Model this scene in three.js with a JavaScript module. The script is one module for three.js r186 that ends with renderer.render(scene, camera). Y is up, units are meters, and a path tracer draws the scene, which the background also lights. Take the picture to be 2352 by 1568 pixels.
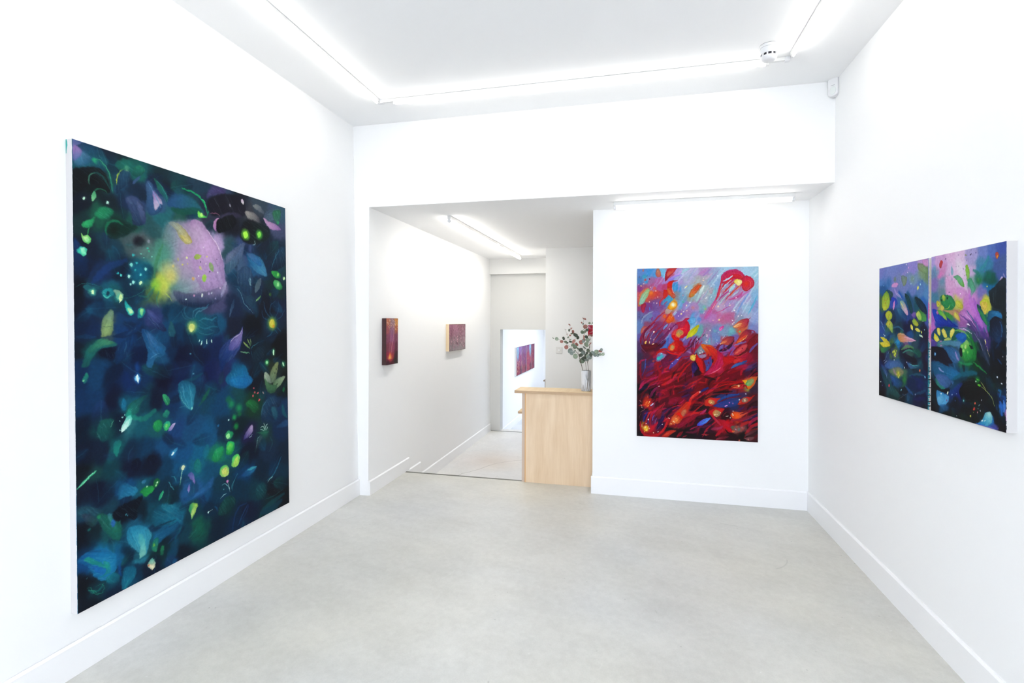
import * as THREE from 'three';
import { mergeGeometries, toCreasedNormals } from 'three/addons/utils/BufferGeometryUtils.js';
import { RoundedBoxGeometry } from 'three/addons/geometries/RoundedBoxGeometry.js';
import { RectAreaLightUniformsLib } from 'three/addons/lights/RectAreaLightUniformsLib.js';

// ---------- camera, sky, exposure ----------
const scene = new THREE.Scene();
const camera = new THREE.PerspectiveCamera(THREE.MathUtils.radToDeg(2 * Math.atan(784 / 1168)), 1.5, 0.05, 200);
camera.position.set(0, 1.6, 0);
camera.rotation.set(0, THREE.MathUtils.degToRad(13.337), THREE.MathUtils.degToRad(0.18), 'YXZ');
camera.setViewOffset(2352, 1568, 0, 47, 2352, 1568);            // the photograph's lens is shifted down a little
scene.background = new THREE.Color().setRGB(0.87, 0.95, 1.07);  // bright overcast daylight beyond the shopfront
scene.backgroundIntensity = 5.4;
const TUBE_GLOW = 14, TUBE_LIGHT = 4;              // what the eye sees of a tube, and the light it throws
const renderer = new THREE.WebGLRenderer({ antialias: true });
renderer.toneMapping = THREE.LinearToneMapping;
renderer.toneMappingExposure = 1.22;
renderer.shadowMap.enabled = true;
RectAreaLightUniformsLib.init();

// ---------- helpers ----------
let seed = 20240;
const rnd = () => { seed = (seed * 1664525 + 1013904223) >>> 0; return seed / 4294967296; };
const rr = (a, b) => a + (b - a) * rnd();
const V = (x, y, z) => new THREE.Vector3(x, y, z);
const used = new Map();
function numbered(name) { const n = used.get(name) ?? 0; used.set(name, n + 1); return n ? name + '_' + String(n).padStart(3, '0') : name; }
function mesh(name, geo, mat, parent = scene) {
  const m = new THREE.Mesh(geo, mat);
  m.name = parent === scene ? numbered(name) : name; m.castShadow = m.receiveShadow = true;
  parent.add(m); return m;
}
function thing(name, label, category, pos = [0, 0, 0], turn = 0, group) {
  const o = new THREE.Group(); o.name = numbered(name); o.position.set(...pos); o.rotation.y = turn;
  o.userData = { label, category }; if (group) o.userData.group = group;
  scene.add(o); return o;
}
function struct(name, geo, mat) { const m = mesh(name, geo, mat); m.userData.kind = 'structure'; return m; }
// an axis-aligned box given by its corners, with uv in metres
function box(x0, y0, z0, x1, y1, z1) {
  const g = new THREE.BoxGeometry(x1 - x0, y1 - y0, z1 - z0); g.translate((x0 + x1) / 2, (y0 + y1) / 2, (z0 + z1) / 2);
  return metreUv(g);
}
function rbox(x0, y0, z0, x1, y1, z1, r = 0.003) {
  const g = new RoundedBoxGeometry(x1 - x0, y1 - y0, z1 - z0, 2, r); g.translate((x0 + x1) / 2, (y0 + y1) / 2, (z0 + z1) / 2);
  return metreUv(g);
}
function metreUv(g) {
  const p = g.attributes.position, n = g.attributes.normal, uv = g.attributes.uv;
  for (let i = 0; i < p.count; i++) {
    const ax = Math.abs(n.getX(i)), ay = Math.abs(n.getY(i)), az = Math.abs(n.getZ(i));
    if (ay > ax && ay > az) uv.setXY(i, p.getX(i), p.getZ(i)); else if (ax > az) uv.setXY(i, p.getZ(i), p.getY(i)); else uv.setXY(i, p.getX(i), p.getY(i));
  }
  return g;
}
const merge = (...gs) => mergeGeometries(gs.map((g) => (g.index ? g.toNonIndexed() : g)));
const hash = (x, y, s) => { let h = (Math.imul(x, 374761393) + Math.imul(y, 668265263) + Math.imul(s, 974634361)) | 0; h = Math.imul(h ^ (h >>> 13), 1274126177); return ((h ^ (h >>> 16)) >>> 0) / 4294967296; };
function vnoise(x, y, s = 0) {
  const ix = Math.floor(x), iy = Math.floor(y), fx = x - ix, fy = y - iy, u = fx * fx * (3 - 2 * fx), v = fy * fy * (3 - 2 * fy);
  const a = hash(ix, iy, s), b = hash(ix + 1, iy, s), c = hash(ix, iy + 1, s), d = hash(ix + 1, iy + 1, s);
  return a + (b - a) * u + (c - a) * v + (a - b - c + d) * u * v;
}
function fbm(x, y, s, oct = 4) { let t = 0, a = 0.5, n = 0; for (let i = 0; i < oct; i++) { t += a * vnoise(x, y, s + i * 17); n += a; a *= 0.5; x *= 2.03; y *= 2.03; } return t / n; }
const hex = (h) => [parseInt(h.slice(1, 3), 16), parseInt(h.slice(3, 5), 16), parseInt(h.slice(5, 7), 16)];
function canvasTexture(c, srgb = true) {
  const t = new THREE.CanvasTexture(c); if (srgb) t.colorSpace = THREE.SRGBColorSpace;
  t.magFilter = THREE.LinearFilter; t.anisotropy = 8; return t;
}
function pixelCanvas(w, h, fn) {
  const c = document.createElement('canvas'); c.width = w; c.height = h; const g = c.getContext('2d'), im = g.createImageData(w, h);
  for (let y = 0, i = 0; y < h; y++) for (let x = 0; x < w; x++, i += 4) { const q = fn(x, y); im.data[i] = q[0]; im.data[i + 1] = q[1]; im.data[i + 2] = q[2]; im.data[i + 3] = 255; }
  g.putImageData(im, 0, 0); return c;
}

// ---------- materials ----------
const std = (o) => new THREE.MeshStandardMaterial(o);
const plasterBump = canvasTexture(pixelCanvas(512, 512, (x, y) => { const v = 128 + 70 * (fbm(x / 30, y / 30, 3, 4) - 0.5) + 30 * (hash(x, y, 7) - 0.5); return [v, v, v]; }), false);
plasterBump.wrapS = plasterBump.wrapT = THREE.RepeatWrapping; plasterBump.repeat.set(1.1, 1.1);
const wallPaint = std({ color: new THREE.Color().setRGB(0.92, 0.92, 0.918), roughness: 0.75, bumpMap: plasterBump, bumpScale: 0.0006 });
const wallPaintDimmed = std({ color: new THREE.Color().setRGB(0.79, 0.785, 0.765), roughness: 0.8 });                 // greyer paint, darkened to stand in for weaker light on stub and beam
const wallPaintFarDimmed = wallPaintDimmed.clone(); wallPaintFarDimmed.color.setRGB(0.65, 0.645, 0.62);  // same paint darkened further; dimmer light on the far wall put into colour
const ceilingPaint = std({ color: new THREE.Color().setRGB(0.925, 0.925, 0.925), roughness: 0.9 });
const trimPaint = std({ color: new THREE.Color().setRGB(0.93, 0.93, 0.935), roughness: 0.35 });
const whitePlastic = std({ color: new THREE.Color().setRGB(0.80, 0.80, 0.81), roughness: 0.4 });
const whiteMetal = std({ color: new THREE.Color().setRGB(0.78, 0.78, 0.77), roughness: 0.35 });
const darkVent = std({ color: '#4a484e', roughness: 0.8 });
const nosingMetal = std({ color: '#6f6f68', roughness: 0.5, metalness: 0.3 });
const tubeGlow = std({ color: '#ffffff', roughness: 0.5, emissive: new THREE.Color().setRGB(1, 0.97, 0.91), emissiveIntensity: TUBE_GLOW });
const tubeGlowSoft = tubeGlow.clone(); tubeGlowSoft.emissiveIntensity = TUBE_GLOW * 0.5;
const tubeGlowStrong = tubeGlow.clone(); tubeGlowStrong.emissiveIntensity = TUBE_GLOW * 1.05;   // corridor tube; its area light is boosted to brighten floor and lower walls
const glass = new THREE.MeshPhysicalMaterial({ color: '#ffffff', roughness: 0, transmission: 1, thickness: 0, ior: 1.45 });
const frameDark = std({ color: '#2c2e30', roughness: 0.5, metalness: 0.4 });

// polished concrete, painted at real size: w x d metres
function concrete(w, d, s, base, px, extra) {
  const W = Math.round(w * px), H = Math.round(d * px);
  const c = pixelCanvas(W, H, (x, y) => {
    const X = x / px, Y = y / px;
    const big = fbm(X * 0.8 + 3, Y * 0.8, s, 3) - 0.5, mid = fbm(X * 3.1 + 0.6 * fbm(X, Y * 2, s + 5, 2), Y * 3.4, s + 9, 4) - 0.5;
    const streak = fbm(X * 2 + Y * 1.1, Y * 14 - X * 3, s + 31, 3) - 0.5, grain = hash(x, y, s + 2) - 0.5, fine = fbm(X * 40, Y * 40, s + 50, 2) - 0.5;
    const warm = fbm(X * 1.1 + 9, Y * 1.1 + 4, s + 77, 3) - 0.5, l = 10 * big + 16 * mid + 7 * streak + 6 * grain + 9 * fine;
    return [base[0] + l + 9 * warm, base[1] + l + 4 * warm, base[2] + l - 9 * warm].map((v) => Math.max(0, Math.min(255, v)));
  });
  const g = c.getContext('2d');
  for (let i = 0; i < w * d * 12; i++) {                                  // small light and dark flecks, trowel marks
    const x = rnd() * W, y = rnd() * H, light = rnd() < 0.45;
    g.fillStyle = light ? 'rgba(245,246,244,0.65)' : 'rgba(104,104,98,0.6)';
    g.beginPath(); g.ellipse(x, y, rr(0.3, 1.3) * px / 300, rr(0.3, 0.9) * px / 300, rnd() * 3, 0, 7); g.fill();
  }
  for (let i = 0; i < w * d * 2.2; i++) {
    const x = rnd() * W, y = rnd() * H, r = rr(0.05, 0.35) * px, a = rr(-0.5, 0.5) + (rnd() < 0.3 ? 1.5 : 0);
    g.strokeStyle = rnd() < 0.5 ? 'rgba(235,236,230,0.16)' : 'rgba(140,142,134,0.22)'; g.lineWidth = rr(0.6, 2.4) * px / 300;
    g.beginPath(); g.arc(x, y, r, a, a + rr(0.3, 0.9)); g.stroke();
  }
  extra?.(g, px);
  return canvasTexture(c);
}
// a floor slab whose top carries the texture, front-left corner at (x0, z1)
function slab(name, x0, z0, x1, z1, top, thick, tex) {
  const g = new THREE.BoxGeometry(x1 - x0, thick, z1 - z0); g.translate((x0 + x1) / 2, top - thick / 2, (z0 + z1) / 2);
  const p = g.attributes.position, uv = g.attributes.uv;
  for (let i = 0; i < p.count; i++) uv.setXY(i, (p.getX(i) - x0) / (x1 - x0), (z1 - p.getZ(i)) / (z1 - z0));
  return struct(name, g, std({ map: tex, roughness: 0.42, color: '#ffffff' }));
}

// ---------- the room ----------
const FRONT = 1.9, XL = -2.45, XR = 1.457, CEIL = 3.385, LOW = 2.635;
slab('floor', XL - 0.2, -4.985, XR + 0.2, FRONT + 0.2, 0, 0.24, concrete(4.3, 7.1, 11, [204,203,197], 250));
slab('stair_step', -2.345, -5.27, -1.05, -4.985, -0.13, 0.13, concrete(1.3, 0.3, 23, [224, 222, 218], 200));
slab('floor_corridor', -2.345, -8.5, XR + 0.2, -4.985, -0.26, 0.2, concrete(4.0, 3.6, 37, [226, 224, 220], 220, (g, px) => {
  g.strokeStyle = 'rgba(120,116,112,0.75)'; g.lineWidth = 1.3; g.beginPath();
  const pts = [[-2.1, -5.5], [-2.01, -5.83], [-1.95, -5.9], [-1.86, -6.07], [-1.79, -6.28], [-1.72, -6.38], [-1.6, -6.5], [-1.43, -6.62], [-1.2, -6.8], [-0.8, -7.1]];
  pts.forEach(([x, z], i) => { const u = (x + 2.345) * px, v = (z + 8.5) * px; i ? g.lineTo(u + rr(-2, 2), v + rr(-2, 2)) : g.moveTo(u, v); }); g.stroke();
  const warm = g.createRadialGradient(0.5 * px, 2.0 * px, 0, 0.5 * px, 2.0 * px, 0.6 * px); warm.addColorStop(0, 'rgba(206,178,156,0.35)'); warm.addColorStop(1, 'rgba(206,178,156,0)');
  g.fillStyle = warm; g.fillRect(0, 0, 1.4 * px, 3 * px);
}));
slab('floor_back_room', -2.65, -14.4, 1.6, -8.32, -0.62, 0.2, concrete(4.2, 6, 53, [206, 209, 213], 120));
struct('stair_step', box(-2.3, -0.62, -8.62, 1.4, -0.44, -8.34), trimPaint);
struct('trim_1', rbox(-2.33, -0.03, -4.996, -1.075, 0.002, -4.968, 0.001), nosingMetal);
struct('trim_2', rbox(-2.33, -0.285, -8.332, -1.2, -0.257, -8.306, 0.001), nosingMetal);

// side walls; the left one leans back a little, as the picture hung on it shows
const LEAN = 0.0195, wl = struct('wall_left', box(-0.2, -0.02, -4.22, 0, CEIL + 0.06, FRONT + 0.2), wallPaint);
wl.position.set(-2.443, 0, 0); wl.rotation.z = LEAN;
struct('wall_right', box(XR, -0.9, -8.5, XR + 0.2, CEIL + 0.05, FRONT + 0.2), wallPaint);
struct('wall_corridor', box(-2.75, -0.9, -8.5, -2.345, CEIL + 0.05, -4.22), wallPaint);
struct('ceiling', box(XL - 0.3, CEIL, -4.4, XR + 0.2, CEIL + 0.2, FRONT + 0.2), ceilingPaint);
struct('wall_upper', box(-2.345, LOW, -4.42, XR, CEIL, -4.22), wallPaint);
struct('ceiling_low', box(-2.345, LOW, -8.5, XR, LOW + 0.2, -4.42), ceilingPaint);
struct('wall_back', box(-0.36, 0, -4.935, XR, LOW, -4.785), wallPaint);
struct('wall_stub', box(-1.205, -0.26, -8.32, XR, LOW, -7.15), wallPaintDimmed);
struct('wall_beam', box(-2.345, 2.385, -8.32, -1.205, LOW, -8.22), wallPaintDimmed);
struct('wall_far', merge(box(-2.345, -0.26, -8.5, -2.176, LOW, -8.32), box(-2.176, 1.456, -8.5, -1.205, LOW, -8.32), box(-1.205, -0.62, -8.5, 1.6, LOW, -8.32)), wallPaintFarDimmed);
// the lower room beyond the doorway, lit by an added skylight out of view
struct('wall_back_room_left', box(-2.65, -0.8, -14.4, -2.45, 2.4, -8.5), wallPaint);
struct('wall_back_room_right', box(1.4, -0.8, -14.4, 1.6, 2.4, -8.5), wallPaint);
struct('wall_back_room_end', box(-2.65, -0.8, -14.6, 1.6, 2.4, -14.2), wallPaint);
struct('ceiling_back_room', merge(box(-2.65, 2.2, -14.4, -1.7, 2.4, -8.5), box(0.5, 2.2, -14.4, 1.6, 2.4, -8.5), box(-1.7, 2.2, -14.4, 0.5, 2.4, -13.2), box(-1.7, 2.2, -9.8, 0.5, 2.4, -8.5)), ceilingPaint);
{
  const w = new THREE.Group(); w.name = 'added_window_2'; w.userData.kind = 'structure'; scene.add(w);
  mesh('frame', merge(box(-1.7, 2.36, -13.2, -1.64, 2.46, -9.8), box(0.44, 2.36, -13.2, 0.5, 2.46, -9.8), box(-1.64, 2.36, -13.2, 0.44, 2.46, -13.14), box(-1.64, 2.36, -9.86, 0.44, 2.46, -9.8), box(-1.64, 2.37, -11.53, 0.44, 2.44, -11.47)), whiteMetal, w);
  mesh('pane', box(-1.64, 2.4, -11.47, 0.44, 2.406, -9.86), glass, w); mesh('pane', box(-1.64, 2.4, -13.14, 0.44, 2.406, -11.53), glass, w);
}
// the shopfront behind the camera
struct('wall_front', merge(box(XL - 0.3, 0, FRONT, -2.3, CEIL, FRONT + 0.2), box(1.32, 0, FRONT, XR + 0.2, CEIL, FRONT + 0.2), box(-2.3, 0, FRONT, 1.32, 0.12, FRONT + 0.2), box(-2.3, 3.22, FRONT, 1.32, CEIL, FRONT + 0.2)), wallPaint);
{
  const w = new THREE.Group(); w.name = 'window_1'; w.userData.kind = 'structure'; scene.add(w);
  const z0 = FRONT + 0.06, z1 = FRONT + 0.12;
  mesh('frame', merge(box(-2.3, 0.12, z0, -2.25, 3.22, z1), box(1.27, 0.12, z0, 1.32, 3.22, z1), box(-2.25, 0.12, z0, 1.27, 0.17, z1), box(-2.25, 3.17, z0, 1.27, 3.22, z1)), frameDark, w);
  mesh('mullion', box(-0.515, 0.17, z0, -0.465, 3.17, z1), frameDark, w);
  mesh('pane', box(-2.25, 0.17, z0 + 0.025, -0.515, 3.17, z0 + 0.033), glass, w); mesh('pane', box(-0.465, 0.17, z0 + 0.025, 1.27, 3.17, z0 + 0.033), glass, w);
}
struct('pavement', box(-14, -0.3, FRONT + 0.2, 14, -0.06, FRONT + 9), std({ color: '#a9a9a6', roughness: 0.9 }));

// skirting boards with a bevelled top edge; profile (out, up) swept along x or z
function skirting(name, ax, ay, az, bx, bz, nx, nz, h = 0.145, t = 0.014) {
  const L = Math.hypot(bx - ax, bz - az), s = new THREE.Shape([[0, 0], [t, 0], [t, h - 0.009], [t - 0.008, h], [0, h]].map((p) => new THREE.Vector2(...p)));
  const g = new THREE.ExtrudeGeometry(s, { depth: L, bevelEnabled: false }), d = V((bx - ax) / L, 0, (bz - az) / L), n = V(nx, 0, nz);
  g.applyMatrix4(new THREE.Matrix4().makeBasis(n, V(0, 1, 0), d)); g.translate(ax, ay, az);
  if (V(0, 0, 0).crossVectors(n, V(0, 1, 0)).dot(d) < 0) { const ix = g.attributes.position.array, no = g.attributes.normal.array; for (let i = 0; i < ix.length; i += 9) for (let k = 0; k < 3; k++) { [ix[i + k], ix[i + 6 + k]] = [ix[i + 6 + k], ix[i + k]]; [no[i + k], no[i + 6 + k]] = [no[i + 6 + k], no[i + k]]; } }
  const m = struct(name, g, trimPaint); return m;
}
skirting('baseboard_left', -2.443, 0, FRONT, -2.443, -4.22, 1, 0, 0.15);
skirting('baseboard_right', XR, 0, FRONT, XR, -4.785, -1, 0, 0.16);
skirting('baseboard_back', XR - 0.014, 0, -4.785, -0.372, -4.785, 0, 1, 0.16);
skirting('baseboard_back', -0.36, 0, -4.935, -0.36, -4.785, -1, 0, 0.16, 0.012);
skirting('baseboard_corridor', -2.345, 0, -4.225, -2.345, -5.075, 1, 0, 0.132);
skirting('baseboard_corridor', -2.345, -0.13, -4.99, -2.345, -5.38, 1, 0, 0.132);
skirting('baseboard_corridor', -2.345, -0.26, -5.27, -2.345, -8.3, 1, 0, 0.128);
skirting('baseboard_back_room', -2.45, -0.62, -8.62, -2.45, -14.2, 1, 0, 0.135);
skirting('baseboard_stub', -1.205, -0.26, -7.15, 1.45, -7.15, 0, 1, 0.13);

// ---------- tube lights ----------
// a batten with a tube under it, along x (turn 0) or z; the light hangs just under the tube
function tubeLight(label, [x, y, z], turn, len, o) {
  const { bw, bh, r, inset0, inset1 } = o, t = thing('tube_light', label, 'tube light', [x, y, z], turn);
  mesh('batten', rbox(-len / 2, -bh, -bw / 2, len / 2, 0, bw / 2, 0.003), whiteMetal, t);
  const a = -len / 2 + inset0, b = len / 2 - inset1, cy = -bh - r - 0.002;
  const tg = new THREE.CylinderGeometry(r, r, b - a - 0.02, 20, 1); tg.rotateZ(Math.PI / 2); tg.translate((a + b) / 2, cy, 0); mesh('tube', tg, o.strong ? tubeGlowStrong : o.soft ? tubeGlowSoft : tubeGlow, t);
  for (const e of [a, b]) {
    const cap = new THREE.CylinderGeometry(r * 1.06, r * 1.06, 0.02, 20); cap.rotateZ(Math.PI / 2); cap.translate(e + (e === a ? 0.01 : -0.01), cy, 0);
    mesh('lamp_holder', merge(cap, box(e - 0.006 + (e === a ? 0.008 : -0.008), cy, -r * 0.7, e + 0.006 + (e === a ? 0.008 : -0.008), -bh, r * 0.7)), whitePlastic, t);
  }
  const light = new THREE.RectAreaLight(new THREE.Color().setRGB(1, 0.97, 0.91), TUBE_LIGHT * (o.strong ? 13 : 1), b - a, 2 * r);
  light.name = 'tube_area_light'; light.position.set((a + b) / 2, cy - r - 0.004, 0); light.rotation.x = -Math.PI / 2; t.add(light);
  return t;
}
const slim = { bw: 0.024, bh: 0.024, r: 0.0095, inset0: 0.012, inset1: 0.012 }, fat = { bw: 0.034, bh: 0.034, r: 0.016, inset0: 0.004, inset1: 0.004 };
tubeLight('slim white tube light along the left edge of the high ceiling', [-2.002, CEIL, -2.24], Math.PI / 2, 3.02, slim);
const backTube = tubeLight('slim white tube light across the high ceiling above the upper back wall', [-0.485, CEIL, -3.765], 0, 2.96, { ...slim, inset0: 0.085, inset1: 0.10 });
mesh('corner_joint', rbox(-1.53, -0.03, -0.016, -1.478, 0, 0.016, 0.003), whitePlastic, backTube); mesh('corner_joint', rbox(1.478, -0.03, -0.016, 1.512, 0, 0.016, 0.003), whitePlastic, backTube);
tubeLight('slim white tube light on the right of the high ceiling, beside the smoke alarm', [1.022, CEIL, -2.21], Math.PI / 2, 2.98, slim);
tubeLight('single white tube light on the low ceiling above the red painting', [0.55, LOW, -4.5], -0.006, 1.43, { ...fat, soft: true });
tubeLight('white tube light running down the corridor ceiling above the small pictures', [-1.742, LOW, -6.27], Math.PI / 2 - 0.012, 3.1, { ...fat, strong: true });

// ---------- ceiling and wall fittings ----------
{
  const t = thing('smoke_alarm', 'round white smoke alarm with dark vent slots on the ceiling', 'smoke alarm', [0.853, CEIL, -3.585]);
  const lathe = (pts) => new THREE.LatheGeometry(pts.map((p) => new THREE.Vector2(...p)), 40);
  mesh('base_plate', lathe([[0, 0], [0.056, 0], [0.057, -0.004], [0.057, -0.016], [0.054, -0.02], [0, -0.02]]), whitePlastic, t);
  mesh('body', lathe([[0.045, -0.02], [0.053, -0.021], [0.054, -0.05], [0.051, -0.055], [0.051, -0.057], [0.049, -0.058]]), whitePlastic, t);
  mesh('cap', lathe([[0.05, -0.072], [0.049, -0.076], [0.04, -0.092], [0.026, -0.098], [0, -0.1]]), whitePlastic, t);
  mesh('vent', lathe([[0.042, -0.055], [0.042, -0.074]]), darkVent, t);
  for (let k = 0; k < 10; k++) { const b = box(-0.0045, -0.074, 0.041, 0.0045, -0.055, 0.05); b.rotateY((k + 0.35) / 10 * 2 * Math.PI); mesh('vent_rib', b, whitePlastic, t); }
}
{
  const t = thing('motion_sensor', 'white motion sensor mounted high in the right back corner', 'motion sensor', [1.44, 3.325, -4.185], -Math.PI / 4);
  const s = new THREE.Shape(); s.moveTo(-0.031, 0.055); s.quadraticCurveTo(0, 0.07, 0.031, 0.055); s.lineTo(0.031, -0.05); s.quadraticCurveTo(0.028, -0.064, 0, -0.066); s.quadraticCurveTo(-0.028, -0.064, -0.031, -0.05); s.closePath();
  const g = new THREE.ExtrudeGeometry(s, { depth: 0.03, bevelEnabled: true, bevelSize: 0.004, bevelThickness: 0.006, bevelSegments: 3, curveSegments: 10 }); g.translate(0, 0, -0.012);
  mesh('housing', g, whitePlastic, t);
  const l = new THREE.SphereGeometry(0.022, 24, 14, 0, Math.PI * 2, 0, Math.PI / 2); l.rotateX(Math.PI / 2); l.scale(1, 1.35, 0.35); l.translate(0, -0.028, 0.024);
  mesh('lens', l, std({ color: '#dfe4e2', roughness: 0.3 }), t);
  mesh('slot', box(-0.013, 0.008, 0.023, 0.013, 0.011, 0.0246), std({ color: '#9a9c9c', roughness: 0.6 }), t);
}
{
  const t = thing('light_switch', 'square white wall switch left of the eucalyptus stems', 'light switch', [-1.009, 1.191, -7.15]);
  mesh('plate', rbox(-0.044, -0.044, 0, 0.044, 0.044, 0.01, 0.003), std({ color: '#d6d4d0', roughness: 0.45 }), t);
  mesh('rocker', rbox(-0.008, -0.012, 0.008, 0.008, 0.012, 0.016, 0.002), std({ color: '#f2f2f2', roughness: 0.4 }), t);
}

// ---------- reception counter ----------
const grain = (dark, light, s) => { const t = canvasTexture(pixelCanvas(768, 768, (x, y) => {
  const X = x / 768, Y = y / 768, w = fbm(X * 3, Y * 1.2, s, 3), g = fbm(X * 26 + w * 5, Y * 2.2 + w * 1.6, s + 4, 4), f = fbm(X * 130, Y * 9, s + 8, 2), big = fbm(X * 2.2, Y * 1.4, s + 40, 3);
  const k = Math.max(0, Math.min(1, 0.5 + (g - 0.5) * 0.75 + (f - 0.5) * 0.28 + (big - 0.5) * 0.5)); return [0, 1, 2].map((c) => dark[c] + (light[c] - dark[c]) * k);
})); t.wrapS = t.wrapT = THREE.MirroredRepeatWrapping; t.offset.set(0.5, 0); return t; };
const birchMap = grain([218, 188, 152], [240, 217, 188], 5), birch = std({ map: birchMap, roughness: 0.55 });
const edgeMap = canvasTexture(pixelCanvas(64, 64, (x, y) => { const k = (Math.floor(y / 64 * 9) % 2) * 26 + 14 * (hash(x, y, 3) - 0.5); return [202 - k, 172 - k, 140 - k]; }));
edgeMap.wrapS = edgeMap.wrapT = THREE.RepeatWrapping; edgeMap.repeat.set(8, 35);
const plyEdge = std({ map: edgeMap, roughness: 0.6 }), topWood = std({ map: grain([214, 184, 142], [236, 212, 172], 19), roughness: 0.5 });
{
  const t = thing('reception_counter', 'pale birch plywood reception counter with an overhanging top beside the white wall', 'counter', [-0.72, 0, -5.1]);
  const cx = -0.72, cz = -5.1, B = (x0, y0, z0, x1, y1, z1, r) => rbox(x0 - cx, y0, z0 - cz, x1 - cx, y1, z1 - cz, r);
  mesh('front_panel', B(-1.038, 0, -4.968, -0.3, 0.885, -4.95, 0.001), birch, t);
  const sp = mesh('side_panel', B(-1.07, 0, -5.24, -1.04, 0.885, -4.956, 0.0015), std({ color: '#cbb7a6', roughness: 0.6 }), t); sp.userData.label = 'grey-brown plywood edge';
  mesh('corner_strip', B(-1.0395, 0, -4.962, -1.03, 0.885, -4.947, 0.001), std({ color: '#d9a870', roughness: 0.5 }), t);
  const top = mesh('countertop', B(-1.14, 0.884, -5.21, -0.3, 0.912, -4.93, 0.002), topWood, t);
  mesh('front_edge', box(-1.139 - cx, 0.886, -4.931 - cz, -0.301 - cx, 0.910, -4.9285 - cz), plyEdge, top);
  mesh('left_edge', box(-1.1415 - cx, 0.886, -5.209 - cz, -1.139 - cx, 0.910, -4.931 - cz), plyEdge, top);
  const low = mesh('worktop', B(-1.178, 0.622, -5.62, -0.3, 0.646, -5.25, 0.002), topWood, t);
  mesh('front_edge', box(-1.177 - cx, 0.624, -5.2515 - cz, -0.301 - cx, 0.644, -5.249 - cz), plyEdge, low);
  mesh('back_panel', B(-1.06, -0.26, -5.6, -0.3, 0.622, -5.58, 0.002), birch, t);
  mesh('plinth', box(-1.05 - cx, -0.26, -5.58 - cz, -0.3 - cx, 0.0, -4.987 - cz), birch, t);
}
{
  const t = thing('desk', 'plain wooden desk in the lower room, mostly hidden behind the wall', 'desk', [-1.5, -0.62, -12.85]);
  const wood = std({ color: '#8a7766', roughness: 0.6 });
  mesh('desk_top', rbox(-0.657, 0.72, -0.35, 0.7, 0.75, 0.35, 0.003), wood, t);
  for (const [x, z] of [[-0.6, -0.3], [0.64, -0.3], [-0.6, 0.3], [0.64, 0.3]]) mesh('leg', rbox(x - 0.025, 0, z - 0.025, x + 0.025, 0.72, z + 0.025, 0.003), wood, t);
}

// ---------- vase and eucalyptus ----------
const VASE = [-0.446, 0.912, -5.064];
{
  const marble = canvasTexture(pixelCanvas(512, 512, (x, y) => {
    const X = x / 512, Y = y / 512, w = fbm(X * 4, Y * 4, 61, 4), v = Math.abs(fbm(X * 5 + w * 2.2, Y * 6 + w * 2, 67, 4) - 0.5), k = Math.min(1, v * 9), m = fbm(X * 9, Y * 9, 71, 3);
    const l = 150 + 62 * k + 34 * (m - 0.5); return [l, l + 1, l + 4];
  }));
  const t = thing('vase', 'cylindrical grey-veined marble vase on the counter end', 'vase', VASE);
  const g = new THREE.LatheGeometry([[0, 0], [0.043, 0], [0.0465, 0.003], [0.0475, 0.008], [0.0475, 0.199], [0.046, 0.202], [0.042, 0.202], [0.0405, 0.199], [0.0405, 0.012], [0, 0.012]].map((p) => new THREE.Vector2(...p)), 48);
  mesh('vase_body', g, std({ map: marble, roughness: 0.3 }), t);
}
const leafColours = { green: '#71806a', pale: '#97a590', dark: '#454f42', grey: '#7e8a84', red: '#96665c' }, leafMats = {};
for (const k in leafColours) {
  const b = hex(leafColours[k]);
  const c = pixelCanvas(64, 64, (x, y) => { const X = x / 64 - 0.5, vein = Math.abs(X) < 0.022 ? 16 : 0, n = 26 * (fbm(x / 14, y / 14, k.length * 9, 3) - 0.5), e = 14 * Math.abs(X); return [b[0] + vein + n + (k === 'red' ? e * 2 : -e), b[1] + vein + n - e, b[2] + vein + n - e]; });
  leafMats[k] = new THREE.MeshPhysicalMaterial({ map: canvasTexture(c), roughness: 0.62, transmission: 0.12, thickness: 0 });
}
const stemMat = std({ color: '#5e5142', roughness: 0.8 });
// round, slightly cupped eucalyptus leaf; its stalk end at the origin, growing along +y
function leafShape(cup, point) {
  const P = [0, 0, 0], U = [0.5, 0], I = [], N = 14;
  P.splice(0, 3, 0, 1, -cup); U.splice(0, 2, 0.5, 0.5);
  for (const ring of [0.55, 1]) for (let i = 0; i < N; i++) {
    const a = i / N * 2 * Math.PI, s = Math.sin(a), c = Math.cos(a), x = ring * 0.92 * s * (1 - point * 0.25 * Math.max(0, c)), y = 1 + ring * c * (1 + point * 0.3 * Math.max(0, c));
    P.push(x, y, cup * (ring * ring - 1) + 0.05 * Math.sin(3 * a) * ring); U.push(0.5 + x * 0.5, y * 0.5);
  }
  for (let i = 0; i < N; i++) { const j = (i + 1) % N; I.push(0, 1 + j, 1 + i, 1 + i, 1 + j, 1 + N + j, 1 + i, 1 + N + j, 1 + N + i); }
  const g = new THREE.BufferGeometry(); g.setAttribute('position', new THREE.Float32BufferAttribute(P, 3)); g.setAttribute('uv', new THREE.Float32BufferAttribute(U, 2)); g.setIndex(I); g.computeVertexNormals(); return g;
}
const leafGeos = [leafShape(0.2, 0), leafShape(0.34, 0.5), leafShape(-0.18, 0.2)];
const leaf = (...a) => a;
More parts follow.
